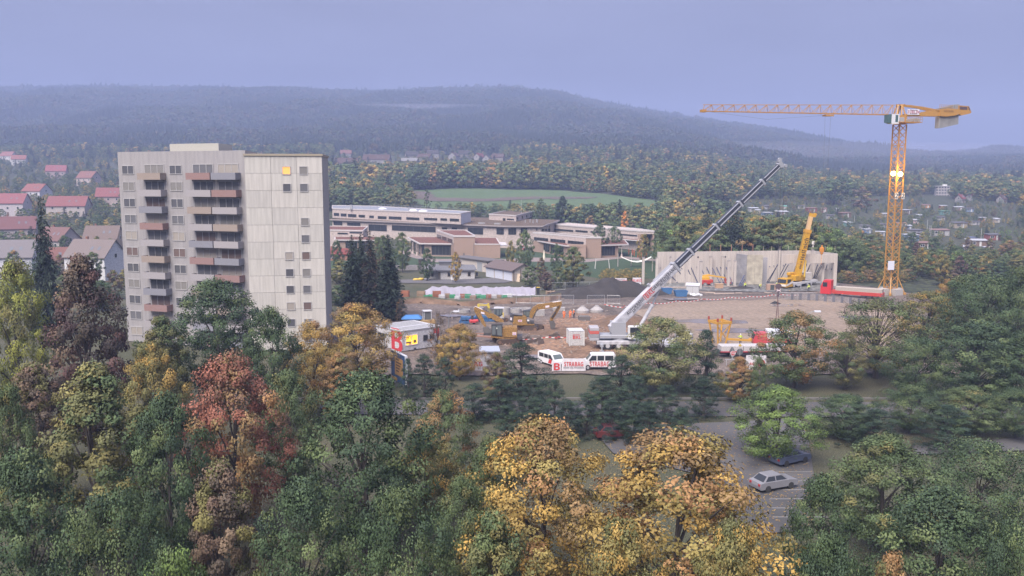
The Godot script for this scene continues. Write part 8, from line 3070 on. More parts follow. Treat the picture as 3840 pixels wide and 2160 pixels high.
	for k in 14:
		b.ball(V(rnd(-1.8, 1.8), rnd(0.15, 0.5), rnd(-0.6, 0.6)), V(rnd(0.25, 0.5), rnd(0.2, 0.4), rnd(0.2, 0.4)), 7, 4)
	solo(b, "rubble_bags", M(Color(0.55, 0.56, 0.58), 0.8), "heap of white and green bags right of the grey cabinet", "bags", at(2618, 1111))
	o = thing("toolbox", "wooden box on the edge of the hall floor", "box", at(2696, 1083), 0.1)
	b = MB.new()
	b.box(-1.0, 1.0, 0.2, 1.3, -0.5, 0.5)
	part(b, "box_body", M(Color(0.42, 0.27, 0.17), 0.8), o)
	b = MB.new()
	b.box(-1.1, 1.1, 1.303, 1.4, -0.55, 0.55)
	part(b, "lid", M(Color(0.45, 0.3, 0.19), 0.8), o)
	o = thing("wood_shuttering", "dark opening in a brown plywood box beside the hook block", "box", at(2893, 1090), 0.0)
	b = MB.new()
	b.box(-1.3, 1.3, 0, 1.7, -0.6, 0.6)
	part(b, "plywood", M(Color(0.36, 0.24, 0.18), 0.8), o)
	b = MB.new()
	b.box(-0.5, 0.5, 0.1, 1.6, 0.604, 0.64)
	part(b, "dark_panel", M(Color(0.05, 0.06, 0.055), 0.7), o)
	# red and yellow boom lift
	o = thing("boom_lift", "red articulated boom lift with yellow arm inside the hall", "boom lift", at(2652, 1072), 0.05)
	b = MB.new()
	b.bbox(-1.7, 1.3, 0.6, 1.75, -1.1, 1.1, 0.12)
	part(b, "chassis", M(Color(0.4, 0.04, 0.03), 0.5), o)
	b = MB.new()
	b.bbox(-1.6, 0.4, 1.75, 2.55, -0.9, 0.9, 0.12)
	b.bar(V(-1.3, 2.7, 0), V(0.6, 2.95, 0), 0.5, 0.45)
	b.bar(V(0.5, 2.85, 0.1), V(4.8, 2.2, 0.1), 0.34, 0.36)
	part(b, "arm", M(Color(0.6, 0.33, 0.03), 0.5), o)
	b = MB.new()
	b.box(4.8, 6.3, 0.7, 0.85, -0.9, 0.9)
	for x in [4.85, 6.25]:
		for z in [-0.85, 0.85]:
			b.bar(V(x, 0.85, z), V(x, 1.95, z), 0.07)
	for y in [1.4, 1.93]:
		b.bar(V(4.85, y, 0.85), V(6.25, y, 0.85), 0.06)
		b.bar(V(4.85, y, -0.85), V(6.25, y, -0.85), 0.06)
	b.bar(V(4.8, 2.2, 0.1), V(4.9, 1.0, 0.1), 0.25)
	part(b, "platform_basket", M(Color(0.4, 0.06, 0.04), 0.6), o)
	for x in [-0.9, 1.0]:
		for s in [-1, 1]:
			b = MB.new()
			b.wheel(V(x, 0.52, s * 1.1), 0.52, 0.36, 16)
			var wh := part(b, "wheel", M(Color(0.17, 0.16, 0.16), 0.8), o)
			b = MB.new()
			b.wheel(V(x, 0.52, s * 1.25), 0.27, 0.1, 12)
			part(b, "rim", M(Color(0.32, 0.3, 0.3), 0.6), wh)
	# wire baskets with dark boards along the sand's right edge
	var wire := M(Color(0.34, 0.33, 0.34), 0.6, 0.4)
	for k in 13:
		var t := k / 12.0
		var p := at(lerpf(2945, 3320, t), lerpf(1127, 1165, t * t) )
		var p2 := at(lerpf(2945, 3320, t + 1.0 / 12.0), lerpf(1127, 1165, (t + 1.0 / 12.0) * (t + 1.0 / 12.0)))
		o = thing("reinforcement_cage", "wire reinforcement cage with dark end board along the sand's right edge, %s from the left" % rank(k), "cage", p, atan2(-(p2 - p).z, (p2 - p).x), "reinforcement cages beside the sand")
		var w := p.distance_to(p2) - 0.15
		b = MB.new()
		for z in [0.0, -0.6]:
			for i in 9:
				b.bar(V(w * i / 8.0, 0, z), V(w * i / 8.0, 1.7, z), 0.025)
			for i in 6:
				b.bar(V(0, 0.1 + 0.32 * i, z), V(w, 0.1 + 0.32 * i, z), 0.025)
			b.bar(V(0, 0.1, z), V(w, 1.7, z), 0.03)
		part(b, "wire_grid", wire, o)
		b = MB.new()
		b.box(w - 0.55, w + 0.05, 0.0, 1.75, 0.03, 0.1)
		part(b, "end_board", M(Color(0.12, 0.12, 0.14), 0.7), o)
	# red lorry with flatbed
	var ta := at(3100, 1108)
	var tb := at(3298, 1122)
	o = thing("red_lorry", "red lorry with long flatbed loaded with concrete panels at the sand's far right", "lorry", ta, atan2(-(tb - ta).z, (tb - ta).x))
	var rp := M(Color(0.5, 0.03, 0.035), 0.4)
	b = MB.new()
	b.ext(PackedVector2Array([Vector2(-1.3, 0.55), Vector2(1.2, 0.55), Vector2(1.2, 3.9), Vector2(-0.6, 3.9), Vector2(-1.25, 2.4)]), -1.25, 1.25)
	cab_glass(part(b, "driver_cab", rp, o))
	b = MB.new()
	b.box(1.3, 13.0, 0.75, 1.55, -1.25, 1.25)
	part(b, "flatbed", M(Color(0.42, 0.045, 0.035), 0.5), o)
	for k in 3:
		b = MB.new()
		b.box(2.2, 12.8, 1.56 + k * 0.3, 1.84 + k * 0.3, -1.1, 1.1)
		part(b, "concrete_panel", M(Color(0.36, 0.32, 0.28), 0.9), o)
	for x in [-0.3, 2.6, 8.6, 10.0, 11.4]:
		for s in [-1, 1]:
			b = MB.new()
			b.wheel(V(x, 0.52, s * 1.05), 0.52, 0.35, 16)
			part(b, "wheel", M(Color(0.035, 0.033, 0.035), 0.8), o)
	# playground on the lawn
	var orange := M(Color(0.55, 0.13, 0.06), 0.6)
	for k in 8:
		var p := at([2358, 2371, 2378, 2392, 2398, 2405, 2416, 2424][k], [955, 957, 960, 966, 962, 968, 974, 972][k])
		b = MB.new()
		b.cyl(Vector3.ZERO, V(0, 2.3, 0), 0.16, 0.14, 7)
		b.bar(V(-0.45, 1.2, 0), V(0.45, 1.3, 0), 0.14)
		solo(b, "play_post", orange, "orange red climbing post on the school lawn, %s from the left" % rank(k), "play post", p, 0.3 * k, "orange play posts")
	o = thing("swing_frame", "pale wooden swing frame on the school lawn", "swing", at(2258, 1008))
	for s in [-1, 1]:
		for z in [-1, 1]:
			b = MB.new()
			b.cyl(V(s * 2.0 + s * 0.35, 0, z * 1.0), V(s * 2.0, 3.1, 0), 0.1, 0.09, 6)
			part(b, "leg", M(Color(0.42, 0.42, 0.4), 0.8), o)
	b = MB.new()
	b.cyl(V(-2.3, 3.1, 0), V(2.3, 3.1, 0), 0.1, 0.1, 6)
	part(b, "crossbar", M(Color(0.42, 0.42, 0.4), 0.8), o)
	o = thing("sun_sail", "white sun sail hanging between wooden poles above the lawn", "sun sail", at(2385, 1000))
	b = MB.new()
	var s0 := at(2330, 1000) - at(2385, 1000)
	var s1 := at(2442, 1000) - at(2385, 1000)
	for k in 10:
		var a := s0.lerp(s1, k / 10.0) + V(0, 3.2 - 1.5 * sin(PI * k / 10.0), 0)
		var c := s0.lerp(s1, (k + 1) / 10.0) + V(0, 3.2 - 1.5 * sin(PI * (k + 1) / 10.0), 0)
		b.quad(a + V(0, -0.1, 1.6 * sin(PI * k / 10.0)), c + V(0, -0.1, 1.6 * sin(PI * (k + 1) / 10.0)), c + V(0, 0.15, -0.6), a + V(0, 0.15, -0.6))
	part(b, "sail", M(Color(0.68, 0.67, 0.6), 0.8), o)
	for q in [[2317, 1000, "left of the sun sail"], [2367, 998, "in the middle of the sun sail"], [2446, 1018, "right of the sun sail"]]:
		b = MB.new()
		b.cyl(Vector3.ZERO, V(0, 4.4, 0), 0.17, 0.15, 7)
		solo(b, "timber_pole", M(Color(0.33, 0.3, 0.28), 0.85), "tall timber pole " + q[2], "pole", at(q[0], q[1]), 0.0, "timber poles on the lawn")
	o = thing("parasol", "closed cream parasol on the school terrace", "parasol", at(2040, 985))
	b = MB.new()
	b.cyl(V(0, 0.8, 0), V(0, 1.6, 0), 0.45, 0.5, 10)
	b.cyl(V(0, 1.6, 0), V(0, 4.4, 0), 0.5, 0.08, 10)
	part(b, "folded_cloth", M(Color(0.66, 0.6, 0.48), 0.8), o)
	b = MB.new()
	b.cyl(Vector3.ZERO, V(0, 0.8, 0), 0.06, 0.06, 6)
	part(b, "pole", M(Color(0.4, 0.4, 0.4), 0.6), o)
	for k in 2:
		o = thing("flagpole", ["left bare flagpole on the lawn", "right flagpole with small red and white flag"][k], "flagpole", at(1949 + k * 9, 990), 0.0, "flagpoles")
		b = MB.new()
		b.cyl(Vector3.ZERO, V(0, 8.2, 0), 0.08, 0.05, 6)
		part(b, "pole", M(Color(0.6, 0.6, 0.62), 0.5), o)
		if k == 1:
			for i in 5:
				b = MB.new()
				b.box(0.07, 0.62 - 0.05 * (i % 2), 5.0 + i * 0.45, 5.44 + i * 0.45, -0.03, 0.03)
				part(b, "flag_stripe", M(Color(0.55, 0.1, 0.12), 0.8) if i % 2 == 0 else M(Color(0.66, 0.64, 0.68), 0.8), o)
	o = thing("basketball_hoop", "white basketball backboard behind the hall's left end", "basketball hoop", gp(2552, 262))
	b = MB.new()
	b.cyl(V(0, 0, -0.4), V(0, 3.6, -0.4), 0.08, 0.08, 6)
	b.bar(V(0, 3.5, -0.4), V(0, 3.6, 0), 0.1)
	part(b, "post", M(Color(0.3, 0.3, 0.32), 0.6), o)
	b = MB.new()
	b.box(-0.95, 0.95, lift(gp(2552, 262), 2552, 934), lift(gp(2552, 262), 2552, 918), 0.0, 0.06)
	part(b, "backboard", M(Color(0.7, 0.7, 0.72), 0.5), o)

func cab_glass(cabin: MeshInstance3D) -> void:
	var b := MB.new()
	b.hexa([V(-1.27, 2.4, 1.1), V(-1.2, 2.4, 1.1), V(-1.2, 2.4, -1.1), V(-1.27, 2.4, -1.1), V(-0.72, 3.6, 1.1), V(-0.65, 3.6, 1.1), V(-0.65, 3.6, -1.1), V(-0.72, 3.6, -1.1)])
	for s in [-1.28, 1.253]:
		b.box(-0.75, 0.3, 2.3, 3.4, s, s + 0.03)
	part(b, "cab_window", GLASS, cabin)

# ---------------------------------------------------------------- things along the street
func van(called: String, label: String, where: Vector3, turn: float, stripe: Color) -> Node3D:
	var o := thing(called, label, "van", where, turn)
	var white := M(Color(0.66, 0.66, 0.69), 0.35)
	var side := PackedVector2Array([Vector2(-2.5, 0.4), Vector2(2.35, 0.4), Vector2(2.5, 0.7), Vector2(2.42, 1.05), Vector2(1.75, 1.22), Vector2(1.1, 1.88), Vector2(0.9, 1.95), Vector2(-2.3, 1.97), Vector2(-2.5, 1.8)])
	var b := MB.new()
	b.ext(side, -0.94, 0.94)
	var body := part(b, "body", white, o)
	b = MB.new()
	b.hexa([V(1.72, 1.27, 0.8), V(1.78, 1.25, 0.8), V(1.78, 1.25, -0.8), V(1.72, 1.27, -0.8), V(1.12, 1.84, 0.72), V(1.18, 1.85, 0.72), V(1.18, 1.85, -0.72), V(1.12, 1.84, -0.72)])
	part(b, "windscreen", M(Color(0.1, 0.12, 0.12), 0.1), body)
	for s in [-1, 1]:
		for q in [[0.35, 1.5], [-0.75, 0.22], [-2.1, -0.9]]:
			b = MB.new()
			b.ext(PackedVector2Array([Vector2(q[0], 1.2), Vector2(q[1], 1.2), Vector2(q[1] - (0.5 if q[0] > 0 else 0.0), 1.8), Vector2(q[0], 1.8)]), minf(s * 0.943, s * 0.96), maxf(s * 0.943, s * 0.96))
			part(b, "side_window", GLASS, body)
		b = MB.new()
		b.box(2.44, 2.5, 0.78, 0.98, s * 0.85 - 0.14, s * 0.85 + 0.14 - 0.06 * s)
		part(b, "headlight", M(Color(0.6, 0.6, 0.62), 0.15, 0.3), body)
		b = MB.new()
		b.bbox(1.2, 1.4, 1.2, 1.45, s * 1.05 - 0.08, s * 1.05 + 0.08, 0.03)
		part(b, "mirror", M(Color(0.04, 0.04, 0.045), 0.5), body)
		for x in [-1.55, 1.6]:
			b = MB.new()
			b.wheel(V(x, 0.34, s * 0.82), 0.34, 0.26, 16)
			var wh := part(b, "wheel", M(Color(0.03, 0.03, 0.03), 0.85), o)
			b = MB.new()
			b.wheel(V(x, 0.34, s * 0.93), 0.2, 0.06, 12)
			part(b, "rim", M(Color(0.4, 0.4, 0.42), 0.4), wh)
	b = MB.new()
	b.box(2.46, 2.53, 0.45, 0.62, -0.85, 0.85)
	part(b, "bumper", M(Color(0.06, 0.06, 0.065), 0.6), body)
	if stripe.a > 0.0:
		b = MB.new()
		for s in [-0.965, 0.945]:
			b.ext(PackedVector2Array([Vector2(0.3, 0.5), Vector2(1.1, 0.5), Vector2(1.3, 1.15), Vector2(0.6, 1.15)]), s, s + 0.02)
		part(b, "red_print", M(stripe, 0.5), body)
	return o

func street_lamp(where: Vector3, h: float, reach: float, label: String) -> void:
	var o := thing("street_lamp", label, "street lamp", where, 0.0, "street lamps")
	var m := M(Color(0.22, 0.23, 0.24), 0.5, 0.4)
	var b := MB.new()
	var p := V(0, 0, 0)
	b.cyl(p, V(0, h - 1.6, 0), 0.09, 0.065, 7)
	var last := V(0, h - 1.6, 0)
	for k in 6:
		var a := (k + 1) / 6.0 * PI / 2
		var q := V(reach * 0.7 * (1.0 - cos(a)), h - 1.6 + 1.5 * sin(a), 0)
		b.cyl(last, q, 0.055, 0.05, 6)
		last = q
	part(b, "pole", m, o)
	b = MB.new()
	b.bbox(last.x, last.x + signf(reach) * 0.0 + 0.9, h - 0.2, h + 0.0, -0.16, 0.16, 0.04)
	part(b, "lamp_head", M(Color(0.6, 0.62, 0.68), 0.4), o)

func build_front_things() -> void:
	var red := M(Color(0.5, 0.05, 0.05), 0.55)
	# site office container with the big red B
	var C := at(1508, 1322)
	var R := at(1650, 1300)
	var Lf := at(1412, 1297)
	var o := thing("office_container", "white flat roofed site office with big red letter B and a lit window", "container", C)
	var shell := M(Color(0.56, 0.55, 0.57), 0.6, 0.0, "soft", 0.4)
	var H := 3.35
	var back := R + (Lf - C)
	var b := MB.new()
	b.xf = Transform3D(Basis.IDENTITY, -C)
	prism(b, [C, R, back, Lf], 0.2, H)
	part(b, "wall", shell, o)
	b = MB.new()
	b.xf = Transform3D(Basis.IDENTITY, -C)
	prism(b, grown([C, R, back, Lf], 0.06), H + 0.003, H + 0.22)
	var rf := part(b, "roof", M(Color(0.34, 0.34, 0.35), 0.7, 0.0, "soft", 0.4), o)
	b = MB.new()
	b.xf = Transform3D(Basis.IDENTITY, -C)
	var ms := C.lerp(Lf, 0.42)
	b.bar(ms + V(0, H + 0.25, 0), ms + (R - C) + V(0, H + 0.25, 0), 0.22, 0.06)
	for e in [[C, R], [R, back], [back, Lf], [Lf, C]]:
		b.bar(e[0] + V(0, H + 0.25, 0), e[1] + V(0, H + 0.25, 0), 0.14, 0.1)
	part(b, "roof_edge", M(Color(0.6, 0.6, 0.64), 0.5), rf)
	b = MB.new()
	b.xf = Transform3D(Basis.IDENTITY, -C)
	prism(b, grown([C, R, back, Lf], -0.4), 0.0, 0.197)
	part(b, "base", M(Color(0.07, 0.07, 0.07), 0.9), o)
	var ff := face(C, R)
	var fl := face(Lf, C)
	var ll := Lf.distance_to(C)
	words_on("B", 4.1, M(Color(0.45, 0.04, 0.05), 0.55), o, Transform3D(Basis.IDENTITY, -C) * (fl * V(ll - 1.55, H * 0.52, 0.01)), fl.basis.get_euler(), false, 1.15)
	var wa := onf(ff, 1520, 1258)
	var wb := onf(ff, 1566, 1290)
	var warm := glow(Color(1.0, 0.72, 0.22), 0.3)
	var wn := window_at(o, ff, wa.x, wb.x, wb.y, wa.y, 2, "lit_window", M(Color(0.66, 0.64, 0.64), 0.5), warm)
	b = MB.new()
	var ww := wb.x - wa.x
	b.box(wa.x + ww * 0.04, wa.x + ww * 0.46, wb.y + 0.35, wb.y + 0.62, 0.055, 0.065)
	b.box(wa.x + ww * 0.26, wa.x + ww * 0.46, wb.y + 0.12, wb.y + 0.3, 0.055, 0.065)
	b.cyl(V(wa.x + ww * 0.76, wb.y + 0.55, 0.055), V(wa.x + ww * 0.76, wb.y + 0.55, 0.065), 0.3, 0.3, 10)
	var fur := part(b, "furniture_outline", M(Color(0.16, 0.1, 0.05), 0.8), wn)
	b = MB.new()
	b.box(wa.x + ww * 0.68, wa.x + ww * 0.85, wb.y - 0.95, wb.y - 0.55, 0.005, 0.06)
	set_on(part(b, "vent", M(Color(0.06, 0.06, 0.065), 0.6), o), ff)
	var al := AreaLight3D.new()
	al.name = "window_light"
	al.area_size = Vector2(ww, wa.y - wb.y)
	al.light_color = Color(1.0, 0.72, 0.3)
	al.light_energy = 0.5
	al.area_range = 30.0
	al.shadow_enabled = true
	o.add_child(al, true)
	al.transform = Transform3D(Basis.IDENTITY, -C) * ff * Transform3D(Basis(Vector3.UP, PI), V((wa.x + wb.x) / 2, (wa.y + wb.y) / 2, 0.14))
	var fw := C.distance_to(R)
	b = MB.new()
	b.box(fw - 1.3, fw - 0.1, H - 0.9, H - 0.1, 0.004, 0.02)
	b.box(fw - 0.6, fw - 0.1, H - 1.9, H - 0.903, 0.004, 0.02)
	set_on(part(b, "red_letter_piece", red, o), ff)
	for k in 2:
		window_at(o, ff, fw * 0.55 + k * 1.3, fw * 0.55 + 0.9 + k * 1.3, 1.4, 2.4, 1)
	window_at(o, fl, 0.6, 2.6, 1.3, 2.5, 2)
	# white storage container
	var K := at(2136, 1299)
	var K2 := at(2190, 1298)
	var kf := face(K, K2)
	var kw := K.distance_to(K2)
	o = thing("storage_container", "small white corrugated storage container with red company mark", "container", K, kf.basis.get_euler().y)
	var kd := 3.0
	var wm := M(Color(0.6, 0.6, 0.61), 0.5, 0.0, "soft", 0.5)
	b = MB.new()
	b.box(0, kw, 0.12, 2.6, -kd, 0)
	part(b, "box_body", wm, o)
	for k in 11:
		b = MB.new()
		var x := kw * (k + 0.5) / 11.0
		b.box(x - 0.05, x + 0.05, 0.25, 2.45, 0.003, 0.04)
		part(b, "corrugation", wm, o)
	for k in 11:
		b = MB.new()
		var z := -kd * (k + 0.5) / 11.0
		b.box(-0.04, -0.003, 0.25, 2.45, z - 0.06, z + 0.06)
		part(b, "corrugation", wm, o)
	b = MB.new()
	for x in [0.0, kw]:
		for z in [0.0, -kd]:
			b.box(x - 0.08, x + 0.08, 0, 2.66, z - 0.08, z + 0.08)
	part(b, "corner_castings", M(Color(0.55, 0.54, 0.53), 0.6), o)
	b = MB.new()
	b.box(-0.05, kw + 0.05, 2.603, 2.66, -kd - 0.05, 0.05)
	part(b, "roof", M(Color(0.48, 0.5, 0.52), 0.5), o)
	words_on("BKL", 0.62, red, o, V(kw * 0.5, 1.55, 0.05), Vector3.ZERO, false, 0.9)
	b = MB.new()
	b.box(kw * 0.22, kw * 0.7, 1.98, 2.05, 0.045, 0.06)
	b.box(kw * 0.22, kw * 0.25, 1.25, 1.977, 0.045, 0.06)
	part(b, "logo_bracket", red, o)
	# transformer house
	var T := at(1807, 1377)
	var T2 := at(1868, 1376)
	var tf := face(T, T2)
	var tw := T.distance_to(T2)
	o = thing("transformer_house", "small grey transformer house with flat roof and double doors", "hut", T, tf.basis.get_euler().y)
	b = MB.new()
	b.box(0, tw, 0, 2.35, -3.2, 0)
	part(b, "wall", M(Color(0.38, 0.37, 0.39), 0.8, 0.0, "soft", 0.5), o)
	b = MB.new()
	b.box(-0.35, tw + 0.3, 2.353, 2.55, -3.6, 0.4)
	part(b, "roof", M(Color(0.34, 0.37, 0.45), 0.6), o)
	for k in 2:
		b = MB.new()
		b.box(0.12 + k * tw / 2, tw / 2 - 0.04 + k * (tw / 2 - 0.06), 0.1, 2.2, 0.004, 0.06)
		var dr := part(b, "door", M(Color(0.36, 0.36, 0.39), 0.6), o)
		b = MB.new()
		b.box(tw / 2 - 0.25 + k * 0.4, tw / 2 - 0.15 + k * 0.4, 0.9, 1.3, 0.065, 0.11)
		part(b, "handle", M(Color(0.08, 0.08, 0.08), 0.5), dr)
	b = MB.new()
	b.tri(V(tw * 0.6, 1.65, 0.07), V(tw * 0.7, 1.65, 0.07), V(tw * 0.65, 1.85, 0.07))
	part(b, "warning_sign", M(Color(0.6, 0.45, 0.03), 0.6), o)
	b = MB.new()
	b.box(tw * 0.78, tw * 0.9, 1.7, 1.95, 0.065, 0.08)
	part(b, "white_label", M(Color(0.66, 0.66, 0.7), 0.6), o)
	# vans
	var v1 := van("white_van", "white van with red print facing the street behind the broad yew", at(2070, 1369), -1.0, Color(0.5, 0.04, 0.04))
	var v2 := van("white_van", "white van with long red lettering behind the slogan banner", at(2243, 1383), PI, Color(0, 0, 0, 0))
	v2.scale = V(1.02, 1.22, 1.05)
	words_on("STRABAG", 0.62, M(Color(0.48, 0.04, 0.05), 0.5), v2, V(-0.1, 0.78, -0.97), V(0, PI, 0), false, 0.8)
	# red and white truck below the slings
	var tp := at(2893, 1298)
	o = thing("crane_truck", "white and red truck under the white crane's slings", "truck", tp, PI - 0.1)
	b = MB.new()
	b.ext(PackedVector2Array([Vector2(1.0, 0.5), Vector2(3.2, 0.5), Vector2(3.3, 1.2), Vector2(2.9, 2.3), Vector2(1.0, 2.4)]), -1.2, 1.2)
	var tc := part(b, "driver_cab", M(Color(0.45, 0.06, 0.07), 0.4), o)
	b = MB.new()
	b.hexa([V(3.22, 1.35, 1.05), V(3.28, 1.35, 1.05), V(3.28, 1.35, -1.05), V(3.22, 1.35, -1.05), V(2.92, 2.15, 1.05), V(2.98, 2.15, 1.05), V(2.98, 2.15, -1.05), V(2.92, 2.15, -1.05)])
	part(b, "windscreen", GLASS, tc)
	b = MB.new()
	b.bbox(-3.0, 0.95, 1.0, 2.9, -1.2, 1.2, 0.1)
	part(b, "box_body", M(Color(0.6, 0.62, 0.68), 0.5), o)
	b = MB.new()
	b.box(-3.0, 0.95, 0.9, 1.5, -1.25, -1.203)
	b.box(-3.0, 0.95, 0.9, 1.5, 1.203, 1.25)
	part(b, "red_side_board", M(Color(0.45, 0.06, 0.07), 0.5), o)
	for x in [-2.0, 2.2]:
		for s in [-1, 1]:
			b = MB.new()
			b.wheel(V(x, 0.48, s * 1.0), 0.48, 0.3, 16)
			part(b, "wheel", M(Color(0.03, 0.03, 0.03), 0.85), o)
	# flatbed trailer with white slabs
	var F0 := at(2715, 1338)
	o = thing("flatbed_trailer", "long flatbed trailer with red side rail loaded with white slabs", "trailer", F0 + V(2.0, 0, 0), 0.03)
	b = MB.new()
	b.box(-3.0, 8.0, 0.95, 1.15, -1.25, 1.25)
	b.box(-3.0, 8.0, 0.6, 0.947, -0.5, 0.5)
	part(b, "frame", M(Color(0.07, 0.065, 0.07), 0.7), o)
	b = MB.new()
	b.box(-3.0, 8.0, 1.0, 1.14, 1.253, 1.3)
	part(b, "red_rail", M(Color(0.45, 0.06, 0.08), 0.5), o)
	for k in 3:
		b = MB.new()
		b.bbox(-2.8 + k * 3.6, 0.7 + k * 3.6, 1.16, 1.95, -1.15, 1.15, 0.03)
		part(b, "slab", M(Color(0.5, 0.48, 0.48), 0.9, 0.0, "soft", 0.6), o)
	for x in [-1.0, 3.6, 5.0]:
		for s in [-1, 1]:
			b = MB.new()
			b.wheel(V(x, 0.5, s * 1.0), 0.5, 0.34, 16)
			var wh := part(b, "wheel", M(Color(0.035, 0.035, 0.037), 0.85), o)
			b = MB.new()
			b.wheel(V(x, 0.5, s * 1.16), 0.25, 0.06, 12)
			part(b, "rim", M(Color(0.3, 0.3, 0.31), 0.5), wh)
	# yellow tower crane foot with red tips
	var yel := M(Color(0.5, 0.27, 0.045), 0.5)
	o = thing("crane_base_frame", "yellow four legged tower crane foot with red tips standing upright", "crane part", at(2697, 1290), 0.35)
	for sx in [-1, 1]:
		for sz in [-1, 1]:
			b = MB.new()
			b.cyl(V(sx * 0.75, 0, sz * 0.75), V(sx * 1.35, 4.2, sz * 1.35), 0.14, 0.15, 8)
			var lg := part(b, "leg", yel, o)
			b = MB.new()
			b.cyl(V(sx * 1.35, 4.2, sz * 1.35), V(sx * 1.36, 4.75, sz * 1.36), 0.17, 0.17, 8)
			part(b, "red_tip", M(Color(0.3, 0.06, 0.04), 0.6), lg)
	for s in [-1, 1]:
		b = MB.new()
		b.bar(V(-1.5, 3.9, s * 1.32), V(1.5, 3.9, s * 1.32), 0.2, 0.4)
		part(b, "top_beam", yel, o)
		b = MB.new()
		b.bar(V(s * 1.32, 3.9, -1.2), V(s * 1.32, 3.9, 1.2), 0.2, 0.4)
		part(b, "top_beam", yel, o)
		b = MB.new()
		b.bar(V(s * 0.9, 0.9, 0.85), V(-s * 1.2, 3.4, 1.15), 0.12)
		part(b, "diagonal", yel, o)
	b = MB.new()
	b.bar(V(-0.5, 0.4, 0), V(3.6, 0.2, 0.6), 0.3, 0.35)
	b.cyl(V(3.6, 0.0, 0.3), V(3.6, 0.5, 0.3), 0.3, 0.3, 10)
	solo(b, "crane_beam", yel, "yellow crane beam lying behind the flatbed trailer", "crane part", at(2732, 1306) + V(0, 1.2, 0), 0.1)
	# traffic signs beside the street
	o = thing("stop_sign", "round red stop sign with white rim beside the conifer", "sign", at(2746, 1402))
	b = MB.new()
	b.cyl(V(0, 0, -0.05), V(0, 3.2, -0.05), 0.035, 0.035, 6)
	part(b, "post", M(Color(0.42, 0.43, 0.45), 0.5, 0.4), o)
	var hgt := lift(at(2746, 1402), 2748, 1325)
	b = MB.new()
	b.cyl(V(0, hgt, 0.0), V(0, hgt, 0.03), 0.36, 0.36, 20)
	var disc := part(b, "rim", M(Color(0.68, 0.66, 0.68), 0.5), o)
	b = MB.new()
	b.cyl(V(0, hgt, 0.03), V(0, hgt, 0.045), 0.31, 0.31, 20)
	part(b, "red_face", M(Color(0.42, 0.03, 0.05), 0.5), disc)
	words_on("STOP", 0.26, M(Color(0.7, 0.68, 0.7), 0.5), disc, V(0, hgt, 0.05))
	o = thing("traffic_sign", "grey back of a triangular sign left of the octagonal one", "sign", at(2743, 1385), 0.0, "traffic signs seen from behind")
	b = MB.new()
	hgt = lift(at(2743, 1385), 2743, 1308)
	b.ext(PackedVector2Array([Vector2(-0.48, hgt - 0.45), Vector2(0.48, hgt - 0.45), Vector2(0, hgt + 0.42)]), -0.02, 0.0)
	part(b, "plate", M(Color(0.14, 0.145, 0.16), 0.5, 0.3), o)
	b = MB.new()
	b.cyl(V(0, 0, 0.03), V(0, hgt + 0.4, 0.03), 0.03, 0.03, 6)
	part(b, "post", M(Color(0.42, 0.43, 0.45), 0.5, 0.4), o)
	o = thing("traffic_sign", "grey back of an octagonal sign under a small yellow one", "sign", at(2772, 1392), 0.0, "traffic signs seen from behind")
	hgt = lift(at(2772, 1392), 2772, 1319)
	b = MB.new()
	var oc := PackedVector2Array()
	for k in 8:
		oc.append(Vector2(cos(TAU * (k + 0.5) / 8), sin(TAU * (k + 0.5) / 8)) * 0.5 + Vector2(0, hgt))
	b.ext(oc, -0.02, 0.0)
	part(b, "plate", M(Color(0.14, 0.145, 0.16), 0.5, 0.3), o)
	b = MB.new()
	b.cyl(V(0, 0, 0.03), V(0, hgt + 1.0, 0.03), 0.03, 0.03, 6)
	part(b, "post", M(Color(0.42, 0.43, 0.45), 0.5, 0.4), o)
	b = MB.new()
	b.ext(PackedVector2Array([Vector2(-0.25, hgt + 0.95), Vector2(0, hgt + 0.7), Vector2(0.25, hgt + 0.95), Vector2(0, hgt + 1.2)]), -0.02, 0.02)
	part(b, "yellow_plate", M(Color(0.6, 0.4, 0.03), 0.5), o)
	b = MB.new()
	b.bar(V(-2.5, 1.0, 0), V(3.6, 1.05, 0), 0.08, 0.12)
	for x in [-2.3, 1.6, 3.4]:
		b.cyl(V(x, 0, 0), V(x, 1.0, 0), 0.05, 0.05, 6)
	b.bar(V(1.6, 1.9, 0), V(3.4, 1.2, 0), 0.06)
	solo(b, "barrier_rail", M(Color(0.45, 0.45, 0.47), 0.5, 0.3), "grey tube barrier in front of the flatbed trailer", "barrier", at(2780, 1372), 0.02)
	# blue sign pylon
	var D2 := 112.0
	var D1 := 116.6
	var sa := deep(1466.5, 1312, D1)
	var sb := deep(1519, 1337, D2)
	o = thing("sign_pylon", "blue advertising board with orange panel facing the street", "sign", V(sa.x, 0, sa.z), face(sa, sb).basis.get_euler().y)
	var sw := Vector2(sa.x - sb.x, sa.z - sb.z).length()
	var shh := sa.y
	b = MB.new()
	b.bbox(0, sw, 0.4, shh, -0.25, 0, 0.04)
	part(b, "board", M(Color(0.03, 0.09, 0.26), 0.4), o)
	b = MB.new()
	b.box(-0.06, sw + 0.06, shh + 0.003, shh + 0.1, -0.3, 0.05)
	b.box(sw + 0.003, sw + 0.09, 0.4, shh, -0.3, 0.05)
	b.box(-0.09, -0.003, 0.4, shh, -0.3, 0.05)
	part(b, "frame", M(Color(0.6, 0.62, 0.68), 0.4), o)
	b = MB.new()
	b.box(sw * 0.27, sw * 0.84, shh * 0.3, shh * 0.85, 0.004, 0.03)
	var op := part(b, "orange_panel", M(Color(0.5, 0.28, 0.1), 0.5), o)
